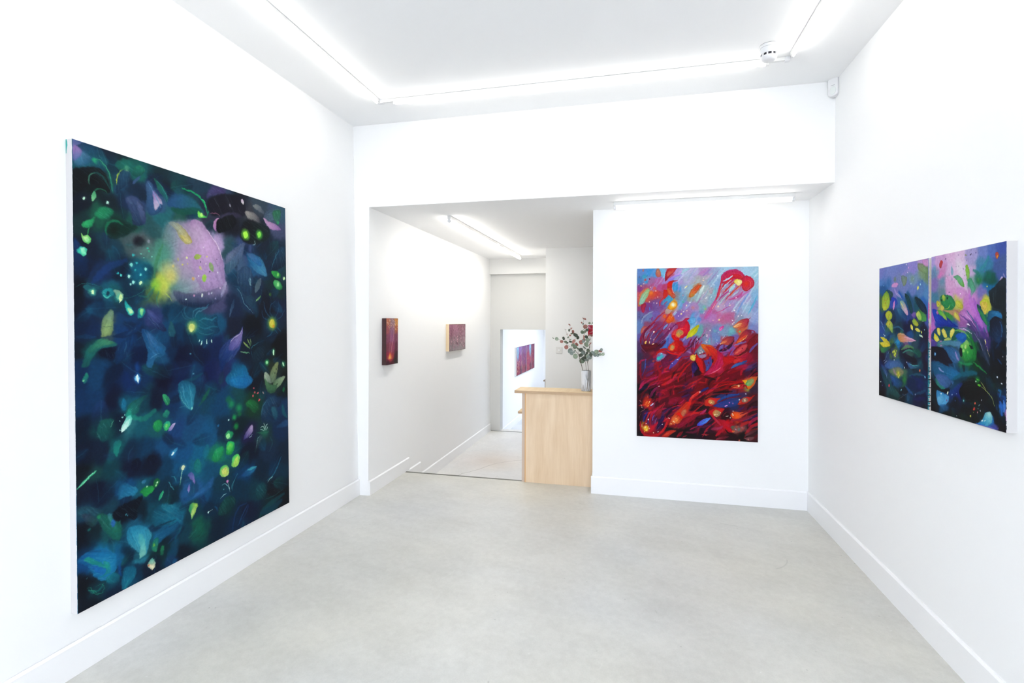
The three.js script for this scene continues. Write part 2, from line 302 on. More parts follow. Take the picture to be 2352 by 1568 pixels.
const branches = [
  ['eucalyptus branch arching far left toward the light switch, thin leaves at its tip', [V(-0.033,0.201,0.000), V(-0.057,0.288,0.007), V(-0.077,0.367,0.014), V(-0.128,0.415,0.021), V(-0.181,0.451,0.029), V(-0.229,0.493,0.036), V(-0.286,0.511,0.043), V(-0.325,0.520,0.050)], [
    leaf(-0.323, 0.519, 0.043, 0.0106, 20, 'green'),
    leaf(-0.286, 0.512, 0.047, 0.0194, 10, 'pale'),
    leaf(-0.238, 0.486, 0.045, 0.0181, 60, 'red'),
    leaf(-0.217, 0.518, 0.055, 0.0187, 110, 'dark'),
    leaf(-0.198, 0.483, 0.042, 0.0169, 40, 'green'),
    leaf(-0.191, 0.431, 0.042, 0.0225, 15, 'red'),
    leaf(-0.185, 0.473, 0.013, 0.0137, 120, 'dark'),
    leaf(-0.155, 0.395, 0.019, 0.0262, 30, 'grey'),
    leaf(-0.138, 0.367, 0.034, 0.0169, 20, 'grey'),
  ]],
  ['eucalyptus branch leaning up and left with dark reddish leaves', [V(-0.032,0.201,0.000), V(-0.064,0.324,-0.007), V(-0.086,0.414,-0.014), V(-0.102,0.474,-0.021), V(-0.116,0.535,-0.029), V(-0.147,0.589,-0.036), V(-0.163,0.626,-0.043), V(-0.170,0.655,-0.050)], [
    leaf(-0.171, 0.653, -0.044, 0.0144, 25, 'red'),
    leaf(-0.152, 0.614, -0.034, 0.0150, 30, 'red'),
    leaf(-0.176, 0.597, -0.064, 0.0175, 100, 'dark'),
    leaf(-0.136, 0.582, -0.048, 0.0206, 20, 'red'),
    leaf(-0.146, 0.564, -0.054, 0.0187, 40, 'green'),
    leaf(-0.118, 0.554, -0.041, 0.0187, 30, 'dark'),
    leaf(-0.104, 0.547, -0.039, 0.0194, 130, 'dark'),
    leaf(-0.089, 0.523, -0.058, 0.0206, 60, 'dark'),
    leaf(-0.129, 0.485, -0.045, 0.0262, 50, 'red'),
    leaf(-0.136, 0.451, -0.038, 0.0231, 80, 'green'),
    leaf(-0.095, 0.457, -0.013, 0.0206, 120, 'red'),
    leaf(-0.111, 0.432, -0.015, 0.0219, 30, 'green'),
    leaf(-0.079, 0.411, -0.037, 0.0262, 40, 'green'),
  ]],
  ['short eucalyptus sprig with tiny bare tips between the two left branches', [V(-0.034,0.201,0.000), V(-0.069,0.336,0.003), V(-0.124,0.432,0.006), V(-0.154,0.487,0.009), V(-0.178,0.535,0.011), V(-0.196,0.577,0.014), V(-0.205,0.605,0.017), V(-0.213,0.609,0.020)], [
    leaf(-0.212, 0.609, 0.032, 0.0081, 10, 'pale'),
    leaf(-0.202, 0.603, 0.005, 0.0075, 120, 'red'),
    leaf(-0.187, 0.558, 0.022, 0.0094, 100, 'red'),
    leaf(-0.178, 0.527, 0.001, 0.0156, 10, 'green'),
    leaf(-0.159, 0.547, -0.003, 0.0106, 60, 'red'),
    leaf(-0.156, 0.504, 0.029, 0.0150, 20, 'green'),
    leaf(-0.155, 0.483, 0.002, 0.0181, 60, 'dark'),
    leaf(-0.123, 0.382, -0.004, 0.0237, 80, 'grey'),
    leaf(-0.103, 0.342, 0.025, 0.0281, 30, 'pale'),
  ]],
  ['tallest eucalyptus branch rising straight up to a single red leaf', [V(0.003,0.202,0.000), V(-0.009,0.289,-0.003), V(-0.022,0.379,-0.006), V(-0.019,0.463,-0.009), V(-0.020,0.536,-0.011), V(-0.020,0.596,-0.014), V(-0.030,0.657,-0.017), V(-0.024,0.713,-0.020)], [
    leaf(-0.029, 0.715, -0.005, 0.0156, 5, 'red'),
    leaf(-0.014, 0.710, -0.028, 0.0125, 170, 'red'),
    leaf(-0.045, 0.674, -0.002, 0.0094, 40, 'red'),
    leaf(-0.032, 0.662, -0.018, 0.0081, 150, 'dark'),
    leaf(-0.010, 0.635, -0.013, 0.0237, 60, 'red'),
    leaf(-0.026, 0.610, -0.032, 0.0206, 100, 'green'),
    leaf(-0.019, 0.580, -0.001, 0.0300, 10, 'pale'),
    leaf(0.008, 0.602, -0.012, 0.0175, 60, 'dark'),
    leaf(-0.040, 0.581, 0.000, 0.0187, 20, 'green'),
    leaf(-0.022, 0.524, 0.000, 0.0312, 5, 'red'),
    leaf(0.000, 0.533, -0.024, 0.0187, 20, 'dark'),
    leaf(-0.030, 0.494, -0.019, 0.0268, 10, 'grey'),
    leaf(-0.053, 0.479, -0.026, 0.0237, 30, 'red'),
    leaf(0.000, 0.454, -0.026, 0.0268, 60, 'pale'),
    leaf(-0.018, 0.425, -0.027, 0.0237, 40, 'grey'),
    leaf(-0.053, 0.403, -0.017, 0.0237, 110, 'dark'),
    leaf(-0.028, 0.378, -0.003, 0.0250, 30, 'grey'),
    leaf(-0.051, 0.352, -0.026, 0.0262, 20, 'dark'),
    leaf(-0.018, 0.319, 0.003, 0.0250, 70, 'dark'),
    leaf(-0.040, 0.297, -0.009, 0.0312, 170, 'green'),
  ]],
  ['eucalyptus branch standing in front of the small red picture', [V(0.021,0.202,0.000), V(0.014,0.289,-0.009), V(0.019,0.379,-0.017), V(0.033,0.457,-0.026), V(0.035,0.512,-0.034), V(0.033,0.548,-0.043), V(0.043,0.608,-0.051), V(0.044,0.668,-0.060)], [
    leaf(0.027, 0.669, -0.068, 0.0137, 5, 'green'),
    leaf(0.061, 0.671, -0.047, 0.0125, 175, 'pale'),
    leaf(0.044, 0.658, -0.061, 0.0094, 90, 'green'),
    leaf(0.024, 0.550, -0.058, 0.0187, 170, 'red'),
    leaf(0.049, 0.547, -0.051, 0.0137, 5, 'red'),
    leaf(0.012, 0.504, -0.035, 0.0206, 30, 'pale'),
    leaf(0.030, 0.499, -0.060, 0.0237, 150, 'dark'),
    leaf(0.038, 0.464, -0.017, 0.0200, 90, 'red'),
    leaf(0.030, 0.430, -0.050, 0.0206, 30, 'green'),
    leaf(0.007, 0.476, -0.028, 0.0156, 20, 'pale'),
    leaf(0.021, 0.399, -0.011, 0.0219, 20, 'green'),
    leaf(0.026, 0.382, -0.042, 0.0187, 160, 'green'),
    leaf(0.002, 0.348, -0.005, 0.0206, 60, 'dark'),
    leaf(0.006, 0.372, -0.026, 0.0187, 120, 'dark'),
  ]],
  ['eucalyptus branch bending low to the right across the white wall end', [V(0.031,0.212,0.105), V(0.022,0.277,0.072), V(0.033,0.316,0.115), V(0.071,0.362,0.262), V(0.112,0.392,0.360), V(0.145,0.409,0.360), V(0.172,0.410,0.360), V(0.200,0.398,0.360)], [
    leaf(0.003, 0.306, 0.003, 0.0268, 40, 'grey'),
    leaf(0.046, 0.347, 0.151, 0.0287, 120, 'grey'),
    leaf(0.024, 0.348, 0.067, 0.0219, 60, 'pale'),
    leaf(0.068, 0.378, 0.243, 0.0237, 100, 'dark'),
    leaf(0.098, 0.399, 0.378, 0.0262, 70, 'grey'),
    leaf(0.110, 0.384, 0.348, 0.0237, 140, 'grey'),
    leaf(0.124, 0.406, 0.370, 0.0262, 80, 'pale'),
    leaf(0.138, 0.379, 0.377, 0.0162, 110, 'grey'),
    leaf(0.147, 0.412, 0.378, 0.0206, 60, 'red'),
    leaf(0.161, 0.416, 0.354, 0.0187, 120, 'red'),
    leaf(0.170, 0.429, 0.354, 0.0144, 30, 'grey'),
    leaf(0.159, 0.386, 0.361, 0.0150, 100, 'pale'),
    leaf(0.186, 0.388, 0.371, 0.0156, 130, 'pale'),
    leaf(0.198, 0.397, 0.344, 0.0087, 20, 'green'),
  ]],
];

for (const [label, pts, leaves] of branches) {
  const t = thing('eucalyptus_branch', label, 'eucalyptus branch', VASE, 0, 'eucalyptus branches in the marble vase');
  const base = pts[0].clone(); base.x *= 0.45; base.y = 0.016; base.z *= 0.4;
  const curve = new THREE.CatmullRomCurve3([base, ...pts]), n = 60, path = curve.getSpacedPoints(n), tubes = [];
  for (let k = 0; k < 6; k++) {                                                  // the stem thins towards its tip
    const sub = new THREE.CatmullRomCurve3(path.slice(k * 10, k * 10 + 11)); tubes.push(new THREE.TubeGeometry(sub, 10, 0.0022 - 0.00026 * k, 6));
  }
  for (const [x, y, z, r, turn, hue] of leaves) {
    const c = V(x, y, z); let best = path[0]; for (const p of path) if (p.y < y + r && p.distanceTo(c) < best.distanceTo(c)) best = p;
    const m = new THREE.Mesh(leafGeos[Math.floor(rnd() * 3)], leafMats[hue]); m.name = 'leaf'; m.castShadow = m.receiveShadow = true;
    const away = c.clone().sub(best); if (away.length() < 0.4 * r) away.add(V(rr(-1, 1), rr(-0.3, 0.6), rr(-1, 1)).multiplyScalar(r)); away.normalize();
    const tilt = Math.cos(turn / 57.3), face = V(0.35 * Math.sin(turn / 20), rr(-0.1, 0.5), 0.35 + 0.65 * Math.abs(tilt)).normalize();
    const side = V(0, 0, 0).crossVectors(away, face).normalize(), nrm = V(0, 0, 0).crossVectors(side, away).normalize();
    m.quaternion.setFromRotationMatrix(new THREE.Matrix4().makeBasis(side, away, nrm)); m.scale.setScalar(r);
    m.position.copy(c).addScaledVector(away, -r); t.add(m);
    const gap = m.position.clone().sub(best); if (gap.length() > 0.002) tubes.push(new THREE.TubeGeometry(new THREE.LineCurve3(best, m.position), 2, 0.0008, 4));
  }
  mesh('stem', merge(...tubes), stemMat, t);
}

// a painter's easel: soft oil-like marks on a canvas; coordinates in canvas pixels
class Easel {
  constructor(w, h, s) { this.w = w; this.h = h; this.s = s; this.c = document.createElement('canvas'); this.c.width = w; this.c.height = h; this.g = this.c.getContext('2d'); }
  // underpainting: colours laid down at points and blended into each other
  under(pts) {
    const { w, h } = this, k = 5, gw = Math.ceil(w / k), gh = Math.ceil(h / k), P = pts.map(([x, y, c]) => [x, y, ...hex(c)]), R = 0.5 * Math.sqrt((w * h) / P.length);
    const small = pixelCanvas(gw, gh, (i, j) => {
      const x = i * k + 60 * (fbm(i / 14, j / 14, this.s, 3) - 0.5), y = j * k + 60 * (fbm(i / 14, j / 14, this.s + 5, 3) - 0.5); let a = 0, r = 0, g = 0, b = 0;
      for (const p of P) { const d = ((x - p[0]) ** 2 + (y - p[1]) ** 2) / (R * R); if (d > 60) continue; const q = 1 / (0.05 + d * d * Math.sqrt(d)); a += q; r += q * p[2]; g += q * p[3]; b += q * p[4]; }
      return a ? [r / a, g / a, b / a] : [60, 60, 70];
    });
    this.g.imageSmoothingEnabled = true; this.g.imageSmoothingQuality = 'high'; this.g.drawImage(small, 0, 0, w, h);
  }
  // fills with soft edges: drawn blurred on a small sheet of its own, then laid on the picture
  soft(a, blur, x0, y0, x1, y1, draw) {
    const g = this.g; if (blur <= 0.6) { g.globalAlpha = a; draw(g); g.globalAlpha = 1; return; }
    const m = blur * 1.5 + 3, X = Math.floor(Math.max(x0 - m, -m)), Y = Math.floor(Math.max(y0 - m, -m)), W = Math.ceil(Math.min(x1 + m, this.w + m) - X), H = Math.ceil(Math.min(y1 + m, this.h + m) - Y);
    if (W < 1 || H < 1) return;
    const c = document.createElement('canvas'); c.width = W; c.height = H; const t = c.getContext('2d'); t.translate(-X, -Y); t.globalAlpha = a; t.filter = 'blur(' + (blur * 0.5).toFixed(1) + 'px)'; draw(t); g.drawImage(c, X, Y);
  }
  glow(x, y, r, col, a, ar = 1) {
    const g = this.g; g.save(); g.translate(x, y); g.scale(ar, 1); const q = g.createRadialGradient(0, 0, 0, 0, 0, r);
    const hx = (v) => col + Math.round(255 * v * a).toString(16).padStart(2, '0');
    q.addColorStop(0, hx(1)); q.addColorStop(0.35, hx(0.85)); q.addColorStop(0.7, hx(0.35)); q.addColorStop(1, hx(0)); g.fillStyle = q; g.fillRect(-r, -r, 2 * r, 2 * r); g.restore();
  }
  dot(x, y, r, col, a) { this.glow(x, y, r * 1.9, col, a * 0.4); this.soft(a, 1.2, x - r, y - r, x + r, y + r, (g) => { g.fillStyle = col; g.beginPath(); g.ellipse(x, y, r * 0.8, r, 0.3, 0, 7); g.fill(); }); }
  // a leaf or petal from its base to its tip
  leaf(x1, y1, x2, y2, w, c1, c2, a, blur, bend = 0) {
    const dx = x2 - x1, dy = y2 - y1, L = Math.hypot(dx, dy) || 1, nx = -dy / L, ny = dx / L, m = 0.62 * w, bx = bend * L * nx, by = bend * L * ny;
    const at = (t, o) => [x1 + dx * t + nx * o + bx * t * (1 - t) * 2, y1 + dy * t + ny * o + by * t * (1 - t) * 2];
    const q = [[x1, y1], [x2, y2], at(0.2, m), at(0.7, m), at(0.7, -m), at(0.2, -m)], xs = q.map((p) => p[0]), ys = q.map((p) => p[1]);
    this.soft(a, blur, Math.min(...xs), Math.min(...ys), Math.max(...xs), Math.max(...ys), (g) => {
      const k = g.createLinearGradient(x1, y1, x2, y2); k.addColorStop(0, c1); k.addColorStop(1, c2); g.fillStyle = k;
      g.beginPath(); g.moveTo(x1, y1); g.bezierCurveTo(...q[2], ...q[3], x2, y2); g.bezierCurveTo(...q[4], ...q[5], x1, y1); g.fill();
    });
  }
  // a tapering brush stroke along points
  stroke(w, col, a, blur, ...p) {
    const n = p.length / 2, crv = new THREE.CatmullRomCurve3(Array.from({ length: n }, (_, i) => V(p[2 * i], p[2 * i + 1], 0))), N = 14 * n, up = [], down = [];
    for (let i = 0; i <= N; i++) { const t = i / N, q = crv.getPoint(t), d = crv.getTangent(t), r = 0.5 * w * Math.pow(Math.sin(Math.PI * (0.06 + 0.88 * t)), 0.6); up.push([q.x - d.y * r, q.y + d.x * r]); down.unshift([q.x + d.y * r, q.y - d.x * r]); }
    const all = [...up, ...down], xs = all.map((q) => q[0]), ys = all.map((q) => q[1]);
    this.soft(a, blur, Math.min(...xs), Math.min(...ys), Math.max(...xs), Math.max(...ys), (g) => { g.fillStyle = col; g.beginPath(); all.forEach(([x, y], i) => (i ? g.lineTo(x, y) : g.moveTo(x, y))); g.fill(); });
  }
  // a soft closed shape; its colour runs from the first point to the second
  blob(c1, c2, a, blur, gx0, gy0, gx1, gy1, ...p) {
    const g = this.g, n = p.length / 2, X = (i) => p[2 * ((i + n) % n)], Y = (i) => p[2 * ((i + n) % n) + 1];
    const outline = (g) => { g.beginPath(); g.moveTo(X(0), Y(0)); for (let i = 0; i < n; i++) g.bezierCurveTo(X(i) + (X(i + 1) - X(i - 1)) / 6, Y(i) + (Y(i + 1) - Y(i - 1)) / 6, X(i + 1) - (X(i + 2) - X(i)) / 6, Y(i + 1) - (Y(i + 2) - Y(i)) / 6, X(i + 1), Y(i + 1)); };
    const xs = p.filter((_, i) => i % 2 === 0), ys = p.filter((_, i) => i % 2), x0 = Math.min(...xs), x1 = Math.max(...xs), y0 = Math.min(...ys), y1 = Math.max(...ys), size = Math.min(x1 - x0, y1 - y0);
    this.soft(a, blur, x0 - size * 0.1, y0 - size * 0.1, x1 + size * 0.1, y1 + size * 0.1, (g) => { const q = g.createLinearGradient(gx0, gy0, gx1, gy1); q.addColorStop(0, c1); q.addColorStop(1, c2); g.fillStyle = q; outline(g); g.fill(); });
    if (size < 14 || blur > 15 || blur > size * 0.2) return;
    // bristle marks along the shape and a slightly deeper rim, inside its outline
    g.save(); outline(g); g.clip(); const ang = Math.atan2(gy1 - gy0, gx1 - gx0), ca = Math.cos(ang), sa = Math.sin(ang);
    for (let k = 0; k < Math.min(40, size * 0.3); k++) {
      const x = rr(x0, x1), y = rr(y0, y1), L = rr(0.12, 0.4) * size, b = rr(-0.25, 0.25) * L, light = rnd() < 0.55; g.globalAlpha = a * rr(0.03, 0.09); g.strokeStyle = light ? '#cfe4f0' : '#05060f'; g.lineWidth = rr(1, 0.05 * size + 1.5);
      g.beginPath(); g.moveTo(x - ca * L, y - sa * L); g.quadraticCurveTo(x - sa * b, y + ca * b, x + ca * L, y + sa * L); g.stroke();
    }
    g.globalAlpha = 1; this.soft(a * 0.16, size * 0.14, x0 - size * 0.1, y0 - size * 0.1, x1 + size * 0.1, y1 + size * 0.1, (t) => { t.strokeStyle = '#060818'; t.lineWidth = size * 0.16; outline(t); t.stroke(); });
    g.restore();
  }
  // many marks of one kind, scattered inside a rectangle
  scatter(n, x0, y0, x1, y1, cols, fn) { for (let i = 0; i < n; i++) fn(rr(x0, x1), rr(y0, y1), cols[Math.floor(rnd() * cols.length)]); }
  // brushwork: small wander of every edge, fine bristle grain
  finish(wander = 5, grain = 9, deep = 0.45, tint = [1, 1, 1], along = [1, 1]) {
    const { w, h, g, s } = this, src = g.getImageData(0, 0, w, h), out = g.createImageData(w, h), S = src.data, O = out.data;
    for (let y = 0, i = 0; y < h; y++) for (let x = 0; x < w; x++, i += 4) {
      const sx = Math.round(x + wander * (vnoise(x / 11, y / 11, s) + 0.6 * vnoise(x / 4, y / 4, s + 3) - 0.8)), sy = Math.round(y + wander * (vnoise(x / 11, y / 11, s + 7) + 0.6 * vnoise(x / 4, y / 4, s + 9) - 0.8));
      const j = 4 * (Math.max(0, Math.min(h - 1, sy)) * w + Math.max(0, Math.min(w - 1, sx))), l = (S[j] + S[j + 1] + S[j + 2]) / 3;
      const k = 1 + ((vnoise(x / 9 * along[0] + y / 15, y / 9 * along[1] - x / 15, s + 11) - 0.5) * 0.09 + (hash(x, y, s) - 0.5) * 0.06) * grain / 9, b = l < 40 ? (hash(x >> 1, y >> 1, s + 1) - 0.5) * 5 : 0;
      for (let c = 0; c < 3; c++) { const v = Math.max(0, Math.min(1, (S[j + c] * tint[c] * k + b) / 255)); O[i + c] = 255 * (v + deep * v * (1 - v) * (2 * v - 1.15)); } O[i + 3] = 255;
    }
    g.putImageData(out, 0, 0); return canvasTexture(this.c);
  }
}

// ---------- pictures ----------
// a stretched canvas: painted face towards local +z, sides, back; origin at the centre of its back
function canvasPicture(name, label, w, h, d, faceTex, sideMats, group, weave = 0.0004) {
  const t = thing(name, label, 'painting', [0, 0, 0], 0, group);
  const face = new THREE.PlaneGeometry(w, h, 1, 1); face.translate(0, 0, d);
  mesh('painted_face', face, new THREE.MeshPhysicalMaterial({ map: faceTex, color: new THREE.Color().setScalar(0.82), roughness: 0.7, specularIntensity: 0.25, bumpMap: weaveMap, bumpScale: weave }), t);
  const e = 0.0008, sides = { left: box(-w / 2, -h / 2, 0, -w / 2 + e, h / 2, d), right: box(w / 2 - e, -h / 2, 0, w / 2, h / 2, d), top: box(-w / 2 + e, h / 2 - e, 0, w / 2 - e, h / 2, d), bottom: box(-w / 2 + e, -h / 2, 0, w / 2 - e, -h / 2 + e, d) };
  for (const k in sides) {
    const g = sides[k], p = g.attributes.position, uv = g.attributes.uv;
    for (let i = 0; i < p.count; i++) uv.setXY(i, p.getZ(i) / d, k === 'left' || k === 'right' ? p.getY(i) / h + 0.5 : p.getX(i) / w + 0.5);
    mesh('canvas_side', g, sideMats[k] ?? sideMats.other, t);
  }
  mesh('backing', box(-w / 2 + e, -h / 2 + e, 0.001, w / 2 - e, h / 2 - e, 0.003), std({ color: '#c9b08c', roughness: 0.8 }), t);
  return t;
}
const weaveMap = canvasTexture(pixelCanvas(128, 128, (x, y) => { const v = 128 + 50 * Math.sin(x * Math.PI / 4) * Math.sin(y * Math.PI / 4) + 40 * (hash(x, y, 9) - 0.5); return [v, v, v]; }), false);
weaveMap.wrapS = weaveMap.wrapT = THREE.RepeatWrapping; weaveMap.repeat.set(20, 20);
const whiteSide = std({ color: '#f1eeea', roughness: 0.8 });
// an unpainted canvas edge with a fringe of paint along the face (u = 1)
function smearedSide(list, s, density, bands = []) {
  const c = document.createElement('canvas'); c.width = 64; c.height = 1024; const g = c.getContext('2d'); g.fillStyle = '#cbc8c7'; g.fillRect(0, 0, 64, 1024);
  for (const [y0, y1, col, a] of bands) { const q = g.createLinearGradient(0, y0, 0, y1); q.addColorStop(0, col + '00'); q.addColorStop(0.3, col); q.addColorStop(0.7, col); q.addColorStop(1, col + '00'); g.globalAlpha = a; g.fillStyle = q; g.fillRect(0, y0, 64, y1 - y0); }
  g.globalAlpha = 1;
  for (let y = 0; y < 1024; y += 2) { const [y0, col, reach] = list.findLast((q) => q[0] <= y); g.fillStyle = col; const r = reach * (0.3 + 0.9 * vnoise(y / 9, 1, s)) * (rnd() < density ? 1 : 0.35); g.fillRect(64 - r, y, r, 2.4); }
  return { canvas: c, g };
}
{
  const p = new Easel(1080, 1600, 101);
p.under([
  [9, 43, '#8470b0'], [49, 15, '#2c4a73'], [106, 3, '#1b2438'], [167, 12, '#15202c'], [23, 62, '#3f5c98'], [67, 63, '#1f5a72'], [126, 37, '#163d50'], [184, 15, '#1d5a5e'],
  [236, 33, '#1f5d5e'], [301, 40, '#152a35'], [402, 29, '#1a3b4a'], [513, 18, '#243a52'], [636, 16, '#453f6c'], [737, 33, '#1c1c2e'], [887, 32, '#3b4458'], [1038, 22, '#3d5470'],
  [12, 129, '#0e131c'], [67, 130, '#101a20'], [109, 102, '#1f4047'], [166, 94, '#27486a'], [209, 99, '#1a2b45'], [253, 113, '#17273f'], [291, 95, '#3a4f7c'], [360, 59, '#151f30'],
  [18, 203, '#131a2a'], [124, 186, '#16222e'], [217, 177, '#34416c'], [299, 163, '#37527e'], [400, 122, '#2a4d78'], [471, 134, '#164a50'], [571, 102, '#252c46'], [667, 101, '#1c1a2a'],
  [831, 94, '#3d3a48'], [993, 78, '#4c4a70'], [21, 278, '#1a3038'], [96, 236, '#1f5048'], [156, 277, '#123230'], [207, 242, '#1f4c4c'], [275, 251, '#2e4f5c'], [338, 195, '#2a6070'],
  [426, 181, '#3e6a52'], [481, 213, '#a487a8'], [570, 172, '#33334a'], [700, 173, '#1c1c2a'], [845, 163, '#13202a'], [1010, 116, '#4a4a70'], [10, 348, '#101a30'], [57, 360, '#152035'],
  [123, 339, '#1f3a50'], [198, 319, '#4a5460'], [251, 311, '#454854'], [327, 308, '#4a7070'], [398, 311, '#8e84a4'], [509, 280, '#c08cc0'], [588, 259, '#b490c8'], [665, 283, '#314a5c'],
  [769, 257, '#3d4878'], [924, 218, '#1a2438'], [1034, 231, '#1c2c44'], [9, 431, '#151d33'], [82, 431, '#1c2f5c'], [162, 427, '#0f2038'], [249, 439, '#0f4a6c'], [321, 397, '#4c8078'],
  [371, 415, '#a09a90'], [451, 360, '#b48ab8'], [537, 374, '#b684bc'], [624, 365, '#9a80b8'], [711, 329, '#46587e'], [842, 341, '#2a5080'], [971, 327, '#1a2a44'], [1049, 349, '#1e3848'],
  [8, 506, '#0c1220'], [63, 503, '#1c3c58'], [121, 515, '#1c5470'], [204, 493, '#12304a'], [296, 479, '#8a9a48'], [345, 462, '#c0b070'], [422, 489, '#70708c'], [506, 464, '#a080b0'],
  [616, 467, '#9078a8'], [710, 434, '#283c5c'], [841, 441, '#222c48'], [986, 443, '#1a3038'], [15, 555, '#0d1426'], [81, 564, '#132040'], [128, 607, '#3c4a58'], [186, 602, '#1a3a68'],
  [225, 632, '#17305a'], [294, 602, '#343c70'], [368, 578, '#0e3050'], [448, 591, '#1c4464'], [535, 526, '#3a3c60'], [603, 523, '#4c4670'], [694, 546, '#1c2848'], [801, 515, '#28405c'],
  [918, 539, '#151a2c'], [1028, 536, '#1a2440'], [14, 649, '#10203e'], [69, 642, '#142850'], [107, 643, '#3a4858'], [168, 656, '#16386a'], [224, 691, '#0e2248'], [274, 692, '#1c5080'],
  [342, 677, '#14406a'], [420, 670, '#103458'], [504, 633, '#145470'], [601, 634, '#1a4c74'], [693, 645, '#1a2038'], [837, 624, '#0f1522'], [965, 654, '#1a2a42'], [13, 717, '#0c1626'],
  [57, 719, '#16444e'], [111, 722, '#0b1530'], [167, 725, '#13365c'], [228, 741, '#0a1c40'], [297, 746, '#24588c'], [366, 736, '#11294c'], [419, 762, '#0e1634'], [502, 768, '#101c40'],
  [599, 749, '#152450'], [684, 749, '#2a3470'], [775, 759, '#141e34'], [874, 765, '#142232'], [1024, 743, '#0c1018'], [20, 792, '#0f2a52'], [79, 798, '#143c66'], [138, 804, '#0d1e3c'],
  [192, 822, '#122a5c'], [263, 816, '#123058'], [330, 836, '#0c0f2a'], [391, 829, '#10204a'], [473, 837, '#15365e'], [560, 846, '#152050'], [636, 843, '#242c5c'], [723, 872, '#145a88'],
  [833, 900, '#101828'], [978, 893, '#2c322c'], [1047, 953, '#101418'], [19, 879, '#12305a'], [70, 875, '#13345e'], [137, 896, '#0f1632'], [191, 921, '#145270'], [244, 921, '#143e54'],
  [290, 919, '#121a34'], [364, 939, '#16325c'], [438, 913, '#1d5c88'], [529, 954, '#15405e'], [621, 988, '#14406a'], [721, 993, '#174450'], [830, 1037, '#1a3a30'], [958, 1046, '#1c355a'],
  [1044, 1072, '#1c365c'], [18, 980, '#0d1a30'], [92, 1007, '#14404a'], [148, 987, '#0c1c34'], [190, 995, '#306a7c'], [243, 1005, '#175068'], [313, 1019, '#1a5060'], [388, 1056, '#1e3f74'],
  [469, 1073, '#1d4876'], [556, 1115, '#195080'], [632, 1106, '#14304c'], [720, 1109, '#112430'], [790, 1166, '#241f48'], [898, 1178, '#1c3440'], [1016, 1173, '#162c50'], [14, 1054, '#101a32'],
  [68, 1076, '#121f38'], [131, 1083, '#15505e'], [197, 1100, '#142c48'], [264, 1116, '#13385c'], [336, 1130, '#1a4878'], [413, 1163, '#184c80'], [496, 1174, '#165a86'], [586, 1206, '#1c6c62'],
  [683, 1220, '#1a5a60'], [789, 1247, '#101a30'], [904, 1286, '#1a2c48'], [1031, 1318, '#14253c'], [10, 1124, '#0f1420'], [45, 1138, '#1c4048'], [114, 1150, '#123a4a'], [197, 1158, '#121a34'],
  [268, 1165, '#101830'], [335, 1205, '#123a5c'], [401, 1237, '#145080'], [484, 1252, '#1a6080'], [554, 1267, '#154a70'], [628, 1353, '#143850'], [751, 1344, '#103a64'], [863, 1365, '#10253c'],
  [985, 1412, '#13304a'], [12, 1192, '#121a30'], [75, 1209, '#101a34'], [174, 1233, '#14487a'], [240, 1254, '#17506a'], [310, 1268, '#123048'], [359, 1310, '#0f2a3c'], [455, 1323, '#27548c'],
  [523, 1369, '#164878'], [615, 1399, '#123654'], [714, 1417, '#10304a'], [823, 1457, '#12384c'], [967, 1487, '#101a28'], [37, 1280, '#1f3f5c'], [97, 1294, '#183a50'], [153, 1323, '#0d1626'],
  [217, 1330, '#0e2030'], [285, 1364, '#12425a'], [358, 1390, '#166080'], [453, 1425, '#12364a'], [552, 1432, '#0f2a44'], [646, 1476, '#102c3c'], [784, 1515, '#121c38'], [940, 1570, '#102a34'],
  [15, 1332, '#0d1220'], [66, 1337, '#11222e'], [128, 1369, '#1a4a58'], [185, 1409, '#1a5c80'], [229, 1439, '#2470a0'], [298, 1438, '#165078'], [373, 1450, '#1a5880'], [435, 1512, '#143a50'],
  [492, 1506, '#14504c'], [581, 1532, '#0f2238'], [712, 1562, '#122848'], [1026, 1553, '#0f141e'], [14, 1436, '#11427a'], [72, 1451, '#1670a8'], [126, 1480, '#125a8c'], [176, 1479, '#0d2c44'],
  [237, 1498, '#2a7090'], [307, 1520, '#0e2a34'], [356, 1542, '#134060'], [408, 1564, '#0e1a2c'], [13, 1518, '#101420'], [64, 1544, '#143848'], [118, 1540, '#13405a'], [175, 1560, '#144c70'],
  [214, 1558, '#10304c'], [259, 1567, '#101a30'], [34, 1585, '#0f1524'], [5, 1588, '#0f1826'], [129, 1589, '#10203a'],
]);
p.scatter(150, 20, 20, 1060, 1580, ['#1c5c84', '#0b1024', '#1a4c78', '#14506c', '#0d1a34', '#2a3a70', '#1a5a58', '#123c66', '#0a0e1e'], (x, y, c) => { const a = rr(0, 6.28), L = rr(50, 150), e = [x + L * Math.cos(a), y + L * Math.sin(a)]; p.leaf(x, y, e[0], e[1], L * rr(0.35, 0.6), c, '#0c1a34', rr(0.25, 0.55), 7, rr(-0.2, 0.2)); p.stroke(rr(2, 4), '#3a7090', rr(0.1, 0.35), 2, x, y, (x + e[0]) / 2 + rr(-10, 10), (y + e[1]) / 2, e[0], e[1]); });
p.blob('#203f62', '#1d6070', .8, 3.6, 49, 3, 78, 79, 2, 68, 13, 19, 57, -3, 102, 9, 120, 47, 94, 63, 56, 78, 23, 96, 0, 106);
p.blob('#7a9ac8', '#2a4a80', .45, 5.1, 20, 51, 48, 81, 6, 56, 27, 34, 56, 40, 63, 60, 37, 80, 9, 89);
p.blob('#b07ac6', '#6a6ab0', .75, 2.9, 11, 35, 23, 62, 2, 31, 13, 19, 29, 29, 27, 49, 13, 65, 1, 72);
p.blob('#0c1016', '#10161c', .9, 4.3, 12, 110, 85, 148, 0, 110, 23, 92, 67, 75, 102, 80, 121, 115, 124, 154, 85, 148, 59, 139, 11, 182, -1, 193);
